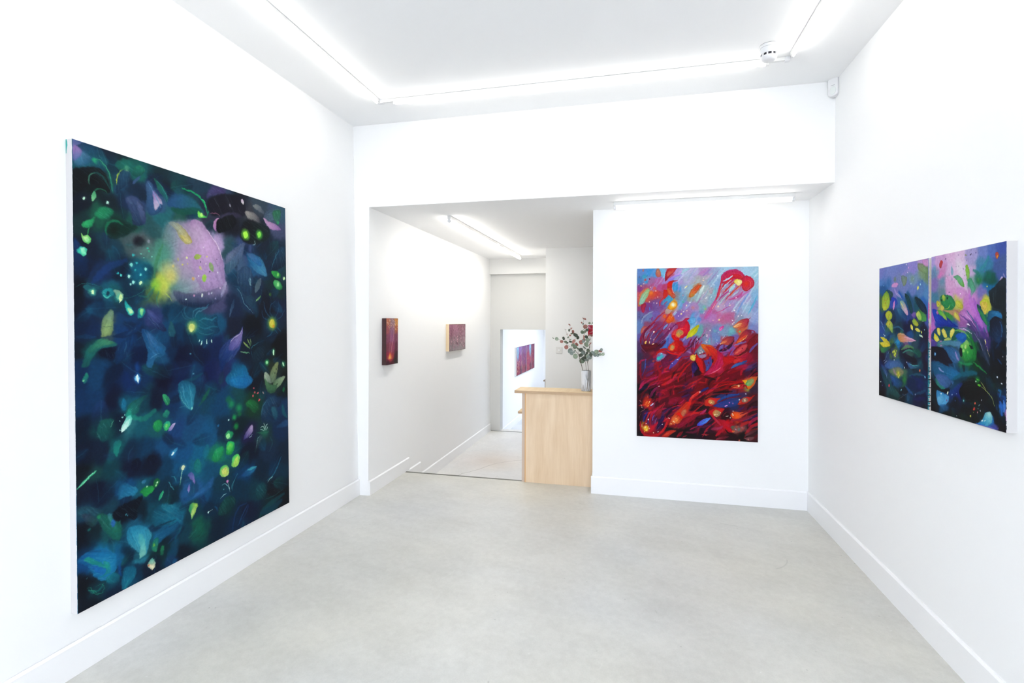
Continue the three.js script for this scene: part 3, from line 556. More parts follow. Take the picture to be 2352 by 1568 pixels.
p.stroke(9.9, '#1f6a66', .6, 3, 60, 54, 86, 46, 110, 62, 125, 90, 133, 120, 137, 151);
p.stroke(3.1, '#4a9a80', .8, 1.1, 65, 54, 86, 44, 106, 55, 121, 79, 130, 108, 136, 143);
p.glow(73, 52, 13.1, '#35a07a', .8);
p.stroke(6.8, '#1f4f52', .8, 2.3, 55, 140, 52, 118, 67, 98, 86, 93, 103, 104, 117, 124, 129, 145);
p.stroke(4.5, '#4f7468', .8, 1.5, 53, 139, 51, 120, 59, 104, 74, 95);
p.stroke(5.3, '#2c6a58', .8, 1.5, 62, 193, 68, 168, 81, 151, 101, 146, 116, 156);
p.leaf(74, 159, 62, 199, 15.3, '#4a9070', '#8fc098', .95, 1.5);
p.blob('#28486a', '#1c3452', .85, 3.3, 166, 61, 166, 127, 149, 115, 154, 73, 175, 51, 192, 46, 205, 63, 191, 104, 166, 131, 149, 148);
p.stroke(4.9, '#7d9a50', .9, 1.6, 151, 115, 153, 90, 162, 67, 179, 49, 190, 43);
p.stroke(3.3, '#c0b040', .7, 1.2, 151, 110, 152, 90, 156, 77);
p.glow(189, 44, 15.2, '#b8e070', .6);
p.dot(189, 44, 8.5, '#e6f0b8', .95);
p.blob('#1f6a66', '#1a4c5c', .8, 3.3, 192, 29, 254, 53, 146, 43, 175, 13, 210, 11, 245, 21, 263, 33, 249, 54, 222, 70, 196, 53, 166, 57);
p.blob('#2a7a68', '#185050', .75, 2.6, 236, 24, 236, 58, 214, 39, 236, 20, 257, 22, 262, 38, 240, 61, 213, 64);
p.leaf(209, 99, 245, 56, 11.3, '#4a5a94', '#3a5080', .8, 2.2);
p.dot(36, 192, 4.8, '#cfe8d8', .95);
p.dot(116, 190, 5.2, '#c8e4e4', .95);
p.blob('#2c8a66', '#1c6a54', .95, 3.1, 73, 221, 123, 250, 72, 241, 85, 217, 112, 205, 136, 212, 134, 228, 112, 251, 84, 254);
p.blob('#38b070', '#2a8c64', .9, 3, 28, 269, 61, 290, 28, 281, 43, 266, 62, 259, 73, 249, 65, 274, 54, 291, 32, 293);
p.stroke(5.3, '#3f9a60', .8, 1.5, 52, 292, 46, 308, 46, 319);
p.blob('#a8dc80', '#62c070', .95, 1.8, 28, 319, 57, 345, 26, 315, 35, 321, 46, 318, 58, 329, 53, 345, 44, 349, 31, 337);
p.blob('#dcecb8', '#8ad8a0', .8, 1.5, 39, 328, 50, 342, 33, 325, 46, 325, 53, 334, 48, 344, 39, 338);
p.blob('#1a3a74', '#10203e', .85, 3.6, 10, 341, 45, 465, 0, 338, 20, 350, 42, 389, 49, 427, 45, 465, 19, 460, 0, 443);
p.blob('#30b0b8', '#60d0a0', .95, 1.8, 17, 362, 42, 389, 10, 375, 24, 361, 42, 366, 40, 386, 34, 394, 17, 385);
p.blob('#c4f0d0', '#7ae0c0', .8, 1.5, 24, 365, 38, 390, 22, 369, 33, 364, 38, 374, 41, 387, 27, 385);
p.blob('#46507e', '#28365c', .9, 3.4, 191, 154, 252, 242, 184, 160, 208, 144, 235, 148, 255, 173, 264, 214, 252, 244, 216, 253, 207, 221, 197, 186);
p.blob('#6a6a9c', '#3a4270', .55, 3.5, 234, 186, 252, 242, 228, 162, 248, 174, 264, 210, 259, 245, 243, 231);
p.blob('#46608e', '#304a78', .9, 2.7, 277, 73, 318, 185, 265, 84, 282, 67, 300, 93, 324, 122, 338, 145, 328, 174, 304, 197, 280, 198, 266, 170, 269, 126);
p.blob('#a87ac0', '#d8b4dc', .85, 3.2, 300, 110, 329, 150, 295, 103, 312, 112, 329, 130, 338, 145, 324, 149, 309, 178, 299, 163);
p.stroke(5.4, '#6a8ac0', .6, 2.3, 277, 75, 295, 103, 314, 133, 329, 161);
p.blob('#1f6a5a', '#245a70', .9, 2.8, 301, 57, 354, 133, 301, 51, 320, 61, 344, 81, 362, 113, 359, 145, 342, 118, 320, 96);
p.stroke(3.7, '#3c8a90', .6, 1.4, 303, 54, 330, 72, 349, 98, 360, 131);
p.blob('#2c4f84', '#2a6078', .9, 4.8, 364, 112, 511, 125, 356, 141, 385, 103, 428, 83, 472, 86, 512, 106, 535, 140, 454, 147, 390, 152);
p.stroke(29.1, '#164f4a', .8, 5.8, 374, 155, 427, 158, 482, 141, 529, 131);
p.stroke(8.1, '#1f9a6a', .9, 2.5, 428, 60, 478, 61, 524, 79, 547, 108, 559, 140);
p.stroke(4.3, '#3ac080', .9, 1.6, 524, 79, 541, 89, 553, 116);
p.stroke(6.7, '#1c7a5c', .9, 2.2, 584, 99, 565, 128, 552, 156);
p.blob('#8ae060', '#48b060', .95, 2.1, 511, 145, 552, 156, 506, 151, 511, 135, 529, 146, 555, 155, 534, 163, 511, 164);
p.dot(526, 150, 7.5, '#c8f088', .9);
p.blob('#4c4478', '#4a3c70', .9, 4.4, 560, 25, 635, 47, 554, 67, 566, 29, 598, 6, 642, 9, 662, 30, 623, 30, 585, 49, 560, 70);
p.blob('#191726', '#1e1a2a', .95, 6.6, 623, 40, 701, 147, 559, 85, 597, 51, 669, 23, 759, 17, 787, 65, 772, 106, 667, 112, 608, 139, 571, 132);
p.blob('#483f5e', '#342e48', .8, 4.6, 661, 82, 757, 114, 634, 139, 667, 112, 729, 99, 764, 107, 715, 128);
p.stroke(3.3, '#b86a90', .8, 1.7, 571, 135, 609, 127, 628, 135);
p.blob('#d890c8', '#b070b0', .95, 2.2, 602, 156, 604, 206, 589, 183, 602, 156, 624, 144, 608, 175, 607, 208, 592, 198);
p.blob('#0d0e16', '#10141f', .95, 4.5, 660, 129, 700, 199, 608, 165, 647, 137, 701, 115, 728, 141, 700, 178, 633, 211, 611, 205);
p.leaf(766, 21, 773, 52, 18.8, '#d8a8d4', '#f0dcec', .95, 1.9);
p.leaf(688, 63, 689, 81, 9.5, '#8a7a98', '#a89ab0', .9, 1.2);
p.blob('#887f8c', '#5a5a70', .95, 2.6, 847, 40, 894, 70, 836, 43, 863, 27, 895, 35, 914, 65, 878, 62);
p.blob('#a8949c', '#5c5260', .95, 3.2, 794, 85, 869, 125, 783, 87, 809, 74, 862, 82, 885, 111, 869, 131, 816, 124);
p.blob('#525a78', '#445e74', .95, 3.4, 926, 63, 1065, 16, 914, 83, 935, 50, 994, 19, 1056, 18, 1011, 63, 976, 105, 926, 109);
p.blob('#2f6a50', '#3a6a60', .8, 4.2, 1002, 47, 1028, 83, 977, 46, 1038, 22, 1037, 70, 1010, 105);
p.blob('#d49acc', '#9a6aac', .95, 2, 918, 87, 1036, 124, 910, 86, 950, 98, 993, 102, 1045, 125, 975, 137, 934, 119);
p.blob('#12161e', '#16262a', .95, 8.7, 808, 153, 924, 195, 756, 168, 801, 116, 885, 122, 950, 133, 949, 179, 891, 217, 806, 236, 755, 217);
p.glow(785, 194, 34.1, '#7ad040', .9);
p.dot(785, 194, 17.7, '#b8ec58', .9);
p.glow(879, 178, 32, '#4cae48', .9);
p.dot(879, 178, 14.7, '#98dc60', .9);
p.stroke(4.6, '#9aa8b8', .9, 2, 835, 237, 848, 227, 846, 213);
p.stroke(3.2, '#5a78a0', .7, 1.9, 829, 238, 840, 239, 849, 226);
p.blob('#12302e', '#0e2a28', .7, 5.5, 107, 262, 189, 287, 107, 285, 123, 254, 164, 242, 203, 251, 229, 263, 164, 308, 123, 315);
p.stroke(10.3, '#1f6f58', .8, 3.2, 113, 308, 109, 285, 119, 261, 144, 250, 173, 257);
p.glow(139, 284, 28.4, '#14201f', .9);
p.blob('#5f8c88', '#c490c8', .85, 12.4, 316, 376, 520, 303, 358, 218, 432, 196, 493, 192, 522, 220, 563, 262, 593, 303, 611, 356, 623, 410, 623, 446, 609, 482, 584, 514, 517, 541, 427, 530, 375, 501, 335, 440, 331, 352, 337, 271);
p.blob('#c08cc6', '#b48cc8', .92, 3.1, 481, 237, 597, 468, 470, 187, 516, 178, 549, 203, 591, 246, 624, 291, 643, 345, 653, 408, 655, 444, 629, 476, 536, 477, 490, 427, 474, 357, 469, 263);
p.glow(474, 348, 103.7, '#bc8cc4', .85);
p.glow(469, 263, 77.6, '#b494b8', .6);
p.glow(556, 288, 82.2, '#dca4e0', .7);
p.glow(510, 232, 58.5, '#c8a0cc', .5);
p.glow(423, 400, 75.1, '#b090b4', .6);
p.blob('#9a80b0', '#1c2a4c', .85, 10.7, 506, 459, 505, 546, 380, 491, 449, 499, 536, 487, 616, 462, 665, 448, 655, 495, 602, 533, 505, 556, 416, 544);
p.stroke(4.4, '#ecc4e8', .8, 1.6, 552, 209, 593, 251, 624, 294, 640, 337);
p.blob('#9a98a0', '#d4ac70', .95, 2.4, 373, 215, 469, 277, 362, 217, 384, 208, 420, 215, 453, 242, 475, 276, 447, 290, 420, 275, 394, 238);
p.blob('#dcb868', '#c8b090', .75, 3, 420, 261, 469, 282, 417, 257, 447, 262, 472, 279, 447, 289);
p.glow(242, 314, 65.9, '#7a7884', .5, .8);
p.glow(237, 313, 31.5, '#1c1826', 1, 1.2);
p.glow(237, 313, 21.9, '#1c1826', .9, 1.3);
p.dot(274, 305, 7.2, '#8c7c98', .9);
p.glow(278, 350, 67.7, '#6a9a98', .5);
p.glow(336, 342, 61.2, '#4e8a80', .6);
p.glow(360, 420, 62.3, '#d4bc7c', .75);
p.glow(325, 459, 46.7, '#b8c050', .9);
p.glow(305, 478, 32.2, '#94b83c', .9);
p.glow(370, 437, 38.6, '#e4c070', .6);
p.stroke(13.7, '#48785e', .7, 3.7, 296, 444, 301, 399, 316, 354, 337, 306);
p.leaf(482, 344, 526, 329, 23.3, '#94a050', '#b4b468', .95, 1.1);
p.leaf(443, 349, 453, 345, 13.2, '#f0dca8', '#f0dca8', .9, 1);
p.leaf(565, 354, 586, 394, 25.5, '#98a478', '#8a9a70', .9, 1.1);
p.leaf(508, 377, 525, 392, 13.9, '#c8b078', '#d8c088', .8, 1.6);
p.leaf(538, 408, 534, 445, 25.9, '#b0cc58', '#94b850', .95, 1.6);
p.leaf(379, 398, 384, 381, 10.7, '#dcb47c', '#ccae84', .9, 1.5);
p.leaf(405, 368, 407, 349, 10.9, '#b8a47c', '#b09c90', .8, 1.5);
p.dot(478, 434, 7.3, '#d8986c', .8);
p.dot(553, 329, 3.3, '#ecd47c', .9);
p.dot(427, 379, 3.5, '#e0c070', .9);
p.dot(451, 373, 3.1, '#dcc070', .9);
p.dot(546, 362, 3.3, '#f0d4e4', .9);
p.dot(506, 420, 3.2, '#f0dcf0', .9);
p.dot(610, 394, 3.4, '#f4e4f0', .9);
p.dot(567, 396, 2.8, '#40304a', .8);
p.dot(517, 357, 2.7, '#40304a', .6);
p.dot(607, 335, 2.8, '#40304a', .6);
p.dot(535, 291, 2.7, '#f0d0ec', .8);
p.stroke(11.5, '#b0a4d0', .8, 2.9, 628, 496, 649, 465, 659, 433);
p.glow(240, 432, 70.2, '#0f6a8c', .6);
p.dot(203, 404, 7.7, '#8ad4d8', .9);
p.dot(223, 395, 4.3, '#3aa0b0', .9);
p.dot(217, 421, 3.9, '#3aa8b0', .8);
p.dot(211, 366, 5.1, '#3ca8b8', .9);
p.dot(242, 357, 3.1, '#7acac4', .9);
p.dot(269, 331, 3.6, '#4ab4a8', .9);
p.dot(276, 342, 4.1, '#4aa890', .9);
p.dot(287, 364, 2.7, '#8ad8d0', .9);
p.dot(254, 372, 2.2, '#8adcd4', .9);
p.dot(194, 448, 6.3, '#b8e8e8', .95);
p.dot(162, 447, 4.1, '#60c8d0', .9);
p.dot(151, 440, 3.7, '#30a0b0', .9);
p.dot(240, 437, 4.4, '#7ad4dc', .9);
p.dot(261, 415, 5.8, '#9adce0', .9);
p.dot(210, 470, 6, '#a8e0e4', .95);
p.dot(239, 469, 7.4, '#d8e8c0', .95);
p.dot(199, 477, 3.8, '#b0e0e4', .95);
p.blob('#5a628e', '#46607e', .95, 2.9, 698, 278, 697, 378, 650, 357, 664, 309, 712, 271, 775, 236, 769, 284, 746, 330, 697, 373, 669, 396, 653, 387);
p.blob('#8a80ac', '#3a5072', .6, 3.5, 671, 308, 739, 342, 657, 356, 671, 308, 719, 275, 762, 248, 726, 295);
p.blob('#1f5a90', '#4a80b0', .95, 3.2, 798, 286, 913, 368, 789, 287, 843, 283, 890, 297, 917, 333, 929, 383, 873, 377, 827, 354, 805, 323);
p.blob('#5a6ea0', '#2a60a0', .7, 3.8, 805, 285, 858, 340, 791, 287, 836, 284, 882, 303, 889, 336, 843, 325);
p.blob('#3a5078', '#223a5c', .95, 3.1, 768, 355, 766, 457, 739, 374, 768, 350, 812, 355, 833, 408, 817, 476, 780, 489, 737, 443, 724, 396);
p.blob('#1e3c5c', '#0f2038', .9, 4.2, 990, 255, 1023, 345, 972, 292, 1016, 234, 1070, 214, 1073, 304, 1014, 340, 963, 346);
p.stroke(4.2, '#3a7a98', .7, 2.1, 963, 346, 989, 290, 1025, 238);
p.leaf(811, 399, 812, 443, 14.1, '#6a86a8', '#8aa4b8', .95, 1.9);
p.leaf(888, 398, 848, 474, 29.2, '#54607a', '#4a506c', .95, 2);
p.blob('#3ca050', '#1c6c44', .95, 2.8, 971, 356, 1031, 386, 962, 357, 1005, 350, 1036, 368, 1022, 387, 987, 384);
p.dot(1014, 369, 10.1, '#90d070', .8);
p.blob('#3cb060', '#1c6a44', .95, 2.8, 987, 408, 1039, 445, 978, 408, 1013, 400, 1048, 427, 1038, 448, 995, 442);
p.dot(1021, 429, 10.1, '#90d878', .8);
p.dot(1062, 384, 8.1, '#d8ecb8', .95);
p.dot(1021, 91, 8.7, '#38a070', .7);
p.stroke(22.6, '#1c2e50', .7, 4.5, 52, 480, 90, 422, 138, 401);
p.stroke(26.6, '#1e3c78', .6, 5.3, 59, 487, 90, 446, 130, 414, 188, 387);
p.blob('#2a6474', '#1a4a60', .9, 2.2, 37, 489, 82, 506, 30, 501, 37, 489, 59, 492, 82, 494, 97, 501, 67, 511, 44, 512);
p.glow(61, 514, 17.5, '#3ca8a0', .9);
p.dot(61, 514, 7.6, '#e8f0c0', .9);
p.blob('#2f9aa8', '#1c6a80', .95, 2, 97, 505, 137, 530, 93, 517, 105, 500, 129, 499, 137, 514, 129, 529, 105, 532);
p.dot(113, 516, 7.9, '#123048', .8);
p.stroke(5.5, '#60c0b8', .8, 1.6, 97, 524, 109, 531, 125, 525);
p.blob('#8aa8a0', '#a8b898', .9, 2, 137, 502, 161, 542, 133, 503, 153, 503, 170, 521, 161, 542, 149, 538, 141, 518);
p.glow(153, 530, 20.5, '#4ab0a8', .6);
p.leaf(161, 517, 156, 548, 14, '#cfe0a0', '#f0f0c8', .95, 1.2);
p.blob('#1c98a8', '#4ac8b8', .95, 2.1, 178, 541, 199, 594, 176, 539, 191, 553, 210, 577, 205, 592, 190, 592, 178, 570);
p.blob('#a0e0b0', '#e0f0c0', .9, 1.7, 186, 565, 199, 586, 186, 565, 201, 569, 207, 581, 194, 589);
p.blob('#2a9a9a', '#1c7488', .95, 2.2, 225, 568, 252, 602, 225, 585, 232, 566, 252, 566, 257, 580, 243, 600, 227, 606);
p.blob('#b8d890', '#70c090', .9, 1.7, 234, 568, 243, 593, 233, 581, 239, 568, 250, 572, 241, 594);
p.stroke(1.8, '#2f7a80', .7, 0.7, 5, 499, 30, 486, 56, 487, 90, 495);
p.stroke(2.1, '#2a7a7a', .6, 1.2, 161, 533, 204, 525, 235, 509, 267, 490, 296, 479);
p.stroke(7, '#2f6a6a', .6, 2.6, 230, 518, 262, 520, 286, 493, 305, 474);
p.glow(335, 472, 42.3, '#c8c060', .9);
p.glow(305, 470, 27.6, '#94b84a', .8);
p.stroke(4.7, '#b8c060', .6, 1.9, 334, 490, 354, 511, 374, 533);
p.stroke(4.6, '#3a7878', .6, 2.3, 315, 496, 305, 527, 314, 562);
p.stroke(5.5, '#2a5a70', .6, 2.3, 295, 488, 276, 520, 257, 538);
p.leaf(628, 507, 662, 428, 23.2, '#8a80b0', '#b090c0', .7, 3.5);
p.leaf(523, 512, 525, 492, 12.9, '#e0d0e0', '#f8f0f0', .95, 1.1);
p.dot(483, 505, 4.2, '#d890c0', .9);
p.dot(560, 492, 4.9, '#b898d0', .9);
p.dot(575, 489, 4.4, '#c0b8d8', .9);
p.dot(623, 464, 4.6, '#d0a0d0', .9);
p.dot(441, 524, 3.5, '#e0e8f4', .95);
p.dot(596, 513, 3.4, '#a090c8', .9);
p.blob('#748878', '#889068', .95, 2.8, 120, 575, 103, 670, 120, 575, 132, 579, 131, 611, 133, 635, 123, 663, 103, 672, 88, 670, 90, 635, 96, 603, 110, 587);
p.blob('#9aa878', '#7c8a88', .55, 2.7, 104, 635, 112, 583, 97, 662, 104, 623, 120, 583, 128, 591, 125, 635, 111, 663);
p.stroke(1.9, '#3a504c', .5, 0.8, 92, 637, 111, 636, 131, 634);
p.blob('#2a7070', '#1a5c60', .9, 3, 72, 685, 49, 769, 39, 714, 61, 692, 88, 680, 135, 691, 143, 704, 103, 710, 76, 720, 57, 746, 42, 772, 22, 770, 31, 740);
p.blob('#4a8468', '#2a6a62', .7, 2.3, 95, 678, 50, 715, 88, 678, 119, 685, 135, 695, 99, 702, 68, 716, 46, 730, 50, 707);
p.blob('#0a1228', '#0c1832', .95, 3.9, 103, 714, 118, 750, 79, 724, 103, 712, 131, 719, 138, 744, 110, 748, 87, 740);
p.leaf(3, 668, 72, 671, 14.9, '#123050', '#1c3c68', .8, 2.2);
p.blob('#3c4a84', '#22305e', .95, 2.7, 275, 580, 337, 646, 266, 576, 280, 576, 313, 606, 335, 628, 347, 655, 313, 650, 275, 623);
p.blob('#5c5698', '#3a4484', .6, 3.1, 271, 580, 318, 623, 264, 576, 287, 580, 328, 619, 294, 619);
p.blob('#1c4c84', '#2c6496', .95, 2.6, 247, 653, 311, 773, 238, 649, 275, 658, 312, 694, 341, 722, 331, 752, 297, 763, 282, 797, 259, 786, 264, 735);
p.blob('#4a70a8', '#1f588c', .6, 3.6, 274, 667, 321, 738, 261, 658, 307, 694, 339, 726, 321, 752, 283, 727);
p.stroke(3.6, '#5a90b8', .5, 2.2, 273, 761, 292, 750, 316, 742);
p.blob('#143a6c', '#10305a', .9, 3.2, 185, 664, 167, 770, 139, 728, 168, 689, 211, 665, 220, 690, 184, 743, 142, 772);
p.blob('#2a5868', '#20506a', .9, 2.9, 368, 619, 372, 673, 358, 637, 368, 614, 388, 655, 383, 678, 357, 673);
p.blob('#16386a', '#0f2850', .8, 3.2, 216, 632, 160, 672, 127, 671, 181, 652, 238, 619, 229, 649, 176, 677);
p.glow(221, 791, 25.9, '#1a4c98', .7, .6);
p.glow(222, 833, 25.9, '#1c60c0', .9, .6);
p.dot(221, 833, 11.2, '#8ac0f4', .8);
p.leaf(221, 816, 222, 852, 9.5, '#e8f8ff', '#ffffff', .98, 1.3);
p.blob('#2a8878', '#206070', .9, 1.8, 23, 804, 37, 828, 21, 819, 27, 805, 40, 794, 41, 814, 30, 830);
p.dot(26, 820, 3.7, '#90c8a0', .8);
p.stroke(7.2, '#2c5c7c', .7, 2.1, 470, 605, 442, 596, 432, 572, 443, 553);
p.stroke(6.2, '#3a6c8c', .8, 2.1, 476, 605, 476, 576, 505, 561, 541, 555, 559, 540);
p.stroke(6.3, '#4a7898', .7, 2.1, 484, 600, 493, 581, 522, 568, 553, 555);
p.stroke(5.1, '#2c5c78', .7, 2, 453, 610, 431, 600, 416, 577);
p.blob('#1c5c78', '#143c60', .9, 5.2, 504, 614, 600, 664, 492, 633, 504, 609, 564, 599, 602, 589, 607, 634, 619, 664, 551, 678, 503, 672, 481, 662);
p.stroke(7.4, '#3a7898', .7, 2.6, 504, 614, 534, 604, 576, 609, 601, 594);
p.stroke(7.4, '#2a6888', .7, 2.6, 501, 638, 539, 648, 582, 639, 610, 644);
p.stroke(5.2, '#3a7890', .6, 2.6, 492, 657, 533, 673, 588, 669);
p.glow(470, 638, 41.3, '#4a8878', .8);
p.glow(469, 640, 27.9, '#a8b068', .95);
p.dot(468, 643, 17.5, '#d8cc80', .9);
p.dot(464, 654, 7.2, '#e8dc98', .8);
p.leaf(509, 694, 503, 708, 5.3, '#a8d0e0', '#e0f0f4', .95, 1.1);
p.leaf(521, 699, 516, 721, 6.9, '#a8d8e0', '#e8f8f8', .95, 1.1);
p.leaf(546, 695, 544, 717, 6.5, '#c8e8e8', '#e8f8f8', .95, 1.1);
p.leaf(574, 696, 571, 714, 7.2, '#c8e8e8', '#e8f8f8', .95, 1.1);
p.dot(460, 755, 3.6, '#5a90b0', .7);
p.dot(474, 840, 4.1, '#5c88a8', .8);
p.blob('#2a4a70', '#1a2c50', .9, 3.6, 752, 443, 823, 580, 723, 455, 758, 480, 786, 527, 831, 558, 834, 583, 786, 565, 750, 528, 737, 491);
p.stroke(3, '#7aa0b8', .8, 1.2, 727, 458, 751, 485, 765, 522, 801, 554, 831, 578);
p.leaf(708, 509, 676, 598, 17.9, '#243a5c', '#4a5a80', .9, 2.4);
p.leaf(803, 406, 818, 443, 14.1, '#3a5878', '#8098b0', .9, 1.9);
p.leaf(880, 400, 844, 475, 33, '#4a5468', '#5c6a80', .9, 2.6);
p.leaf(887, 487, 848, 516, 10.6, '#50784c', '#a0c088', .9, 1.3);
p.blob('#60b070', '#2c7c50', .95, 2.8, 987, 402, 1039, 443, 983, 403, 1013, 400, 1046, 428, 1030, 447, 995, 437);
p.dot(1013, 421, 11.5, '#a8dca0', .8);
p.dot(952, 477, 9.7, '#4a6a30', .6);
p.stroke(6.3, '#2a4a70', .7, 2.1, 966, 596, 950, 567, 959, 532, 994, 507);
p.stroke(6.3, '#34547a', .7, 2.1, 958, 602, 925, 573, 910, 545, 906, 511);
p.stroke(5.7, '#2c4a70', .7, 2.1, 983, 601, 1010, 566, 1019, 530, 1011, 507);
p.stroke(5.7, '#2a5078', .6, 2.1, 992, 613, 1036, 589, 1063, 553);
p.stroke(6.2, '#2a4a74', .7, 2.1, 941, 613, 901, 596, 889, 557);
p.stroke(6.3, '#2a5a80', .7, 2.1, 965, 659, 956, 682, 923, 696);
p.stroke(5.6, '#2a5a80', .7, 2.1, 982, 660, 1008, 684);
p.stroke(5.7, '#2a5a80', .7, 2.1, 1000, 648, 1034, 672);
p.glow(966, 628, 63, '#1c5a6c', .8);
p.glow(966, 628, 39.2, '#8aa048', .95);
p.dot(964, 628, 23.8, '#c8b448', .95);
p.dot(959, 622, 13.9, '#e0c058', .9);
p.dot(974, 642, 8.4, '#d88a30', .7);
p.blob('#17336c', '#4a5098', .95, 2.8, 637, 807, 733, 688, 612, 765, 638, 726, 685, 697, 734, 672, 759, 643, 755, 694, 740, 741, 704, 781, 650, 814, 623, 847);
p.blob('#a080c4', '#6458a0', .85, 3.5, 741, 661, 677, 738, 671, 727, 705, 692, 741, 672, 759, 646, 751, 699, 726, 740, 677, 754);
p.stroke(3.5, '#d0b0dc', .8, 1.2, 678, 717, 705, 692, 741, 675, 755, 648);
p.blob('#14608c', '#1a68a8', .95, 4.1, 690, 832, 729, 931, 649, 880, 689, 848, 752, 827, 774, 834, 795, 874, 821, 910, 772, 939, 715, 932, 661, 907);
p.blob('#1f78c0', '#1464a8', .6, 5.9, 702, 886, 758, 913, 675, 888, 730, 878, 795, 901, 772, 931, 709, 923);
p.leaf(805, 750, 758, 715, 10.1, '#5c7c58', '#a8a868', .95, 1.3);
p.leaf(809, 739, 787, 700, 7.6, '#5c7c58', '#98a068', .95, 1.3);
p.leaf(813, 734, 807, 701, 6.4, '#4c6c50', '#88906c', .9, 1.3);
p.leaf(805, 772, 739, 762, 8.8, '#4c7c68', '#8aa890', .9, 1.3);
p.stroke(3.8, '#3a7088', .8, 1.3, 809, 755, 824, 740, 867, 722);
p.stroke(3.8, '#2a5a78', .7, 1.3, 812, 761, 823, 800);
p.blob('#1c3448', '#18283c', .9, 3.2, 827, 756, 881, 815, 819, 783, 858, 747, 906, 744, 905, 783, 857, 825, 823, 817);
p.glow(972, 776, 28.1, '#3a8868', .8, .7);
p.leaf(970, 761, 973, 793, 12.6, '#b8e0c8', '#e8f8e0', .95, 1.4);
p.glow(922, 827, 23.2, '#2a9a60', .8);
p.dot(922, 828, 8.2, '#a8e0b0', .9);
p.glow(1047, 846, 24.8, '#2a8a68', .8);
p.leaf(1040, 833, 1053, 858, 11.7, '#b8e0c0', '#e8f4e0', .95, 1.5);
p.blob('#6a7468', '#8c8a64', .95, 2.7, 960, 931, 987, 835, 935, 928, 953, 867, 987, 835, 1009, 837, 995, 888, 977, 933);
p.blob('#b0b0a8', '#787c7c', .95, 2.7, 912, 880, 952, 936, 908, 874, 936, 894, 952, 936, 919, 926, 899, 907);
p.blob('#9aa08c', '#5c7058', .95, 2.9, 1038, 916, 960, 949, 1061, 913, 1012, 914, 968, 938, 976, 974, 1020, 956);
p.blob('#5c7c60', '#3a5c48', .9, 3.4, 943, 929, 951, 982, 903, 908, 943, 941, 994, 953, 976, 985, 926, 979);
p.dot(980, 887, 3.5, '#2c3430', .8);
p.dot(991, 868, 3.5, '#2c3430', .7);
p.dot(994, 947, 4.3, '#2c3430', .8);
p.dot(1048, 983, 11.7, '#1c5a40', .9);
p.leaf(820, 948, 832, 947, 9, '#b8485c', '#d86878', .9, 1.3);
p.leaf(830, 963, 835, 975, 10.4, '#c04458', '#e06070', .95, 1.3);
p.leaf(820, 992, 822, 978, 10.3, '#c83c50', '#e86070', .95, 1.3);
p.leaf(846, 979, 858, 972, 9.2, '#c04458', '#e07080', .95, 1.3);
p.leaf(857, 1017, 869, 1005, 10.5, '#c83c48', '#e86070', .95, 1.3);
p.leaf(898, 986, 886, 970, 8, '#7a6070', '#b898a0', .9, 1.3);
p.stroke(1.9, '#904050', .8, 0.6, 823, 1003, 838, 1022, 853, 1041);
p.blob('#2a7a48', '#1c5038', .9, 4.4, 778, 1007, 845, 1056, 771, 1017, 801, 1000, 846, 1018, 861, 1053, 830, 1070, 800, 1043);
p.glow(680, 1002, 29.5, '#24845c', .9);
p.glow(728, 1028, 26.8, '#24845c', .9);
p.glow(699, 1068, 20.3, '#2a9a5c', .9);
p.glow(709, 1112, 21.6, '#22844c', .9);
p.glow(664, 979, 23.4, '#1c7048', .7);
p.glow(731, 1058, 18.3, '#1c7048', .7);
p.blob('#30a068', '#1c7c5c', .9, 3.5, 651, 1126, 677, 1162, 645, 1135, 665, 1123, 691, 1139, 677, 1162, 651, 1156);
p.dot(659, 1148, 12.8, '#a8e0a0', .85);
p.dot(664, 1073, 4.7, '#d0e4f0', .95);
p.dot(603, 1088, 5.6, '#2a6ca8', .7);
p.blob('#1c5c84', '#3a88ac', .95, 2.5, 417, 878, 459, 991, 398, 880, 417, 864, 455, 873, 483, 900, 477, 937, 470, 983, 456, 993, 421, 961, 400, 917);
p.stroke(4, '#4a90b0', .6, 1.5, 422, 883, 427, 930, 454, 985);
p.stroke(4.1, '#4a98b8', .6, 1.5, 450, 882, 460, 935, 462, 989);
p.stroke(3, '#70b0c0', .6, 1.5, 406, 899, 421, 952, 454, 988);
p.leaf(459, 989, 468, 983, 10.3, '#8ac8c8', '#a8d8d8', .8, 1.5);
p.stroke(2.5, '#4a8098', .6, 1, 400, 972, 426, 972, 454, 983);
p.stroke(15, '#185068', .5, 4, 423, 865, 472, 861, 524, 842);
p.stroke(13.7, '#1a5048', .6, 4.2, 499, 983, 535, 945, 559, 910);
p.leaf(517, 962, 559, 919, 21.6, '#1a6048', '#1c5c58', .6, 3.8);
p.blob('#3a9a70', '#28745c', .95, 1.9, 329, 916, 348, 954, 325, 911, 339, 909, 358, 933, 351, 955, 336, 948);
p.stroke(1.9, '#70c090', .6, 0.9, 330, 916, 341, 933, 347, 952);
p.blob('#2f8a78', '#1f6a6c', .95, 2.3, 333, 974, 343, 1003, 327, 984, 341, 971, 358, 983, 345, 1003, 329, 998);
p.blob('#2c9a58', '#207c54', .95, 2.3, 289, 1010, 308, 1049, 283, 1026, 294, 1007, 318, 1011, 323, 1034, 308, 1053, 289, 1042);
p.blob('#2aa090', '#4ab86c', .95, 1.9, 333, 1023, 347, 1052, 327, 1039, 338, 1019, 358, 1023, 352, 1049, 335, 1054);
p.dot(340, 1035, 6.6, '#8cd878', .7);
p.leaf(350, 1060, 382, 1032, 17.3, '#7a70b0', '#d0a8d8', .95, 1.4);
p.blob('#206868', '#1a505c', .95, 2.5, 199, 947, 244, 912, 173, 955, 191, 925, 221, 909, 249, 900, 258, 906, 235, 928, 221, 959, 199, 968);
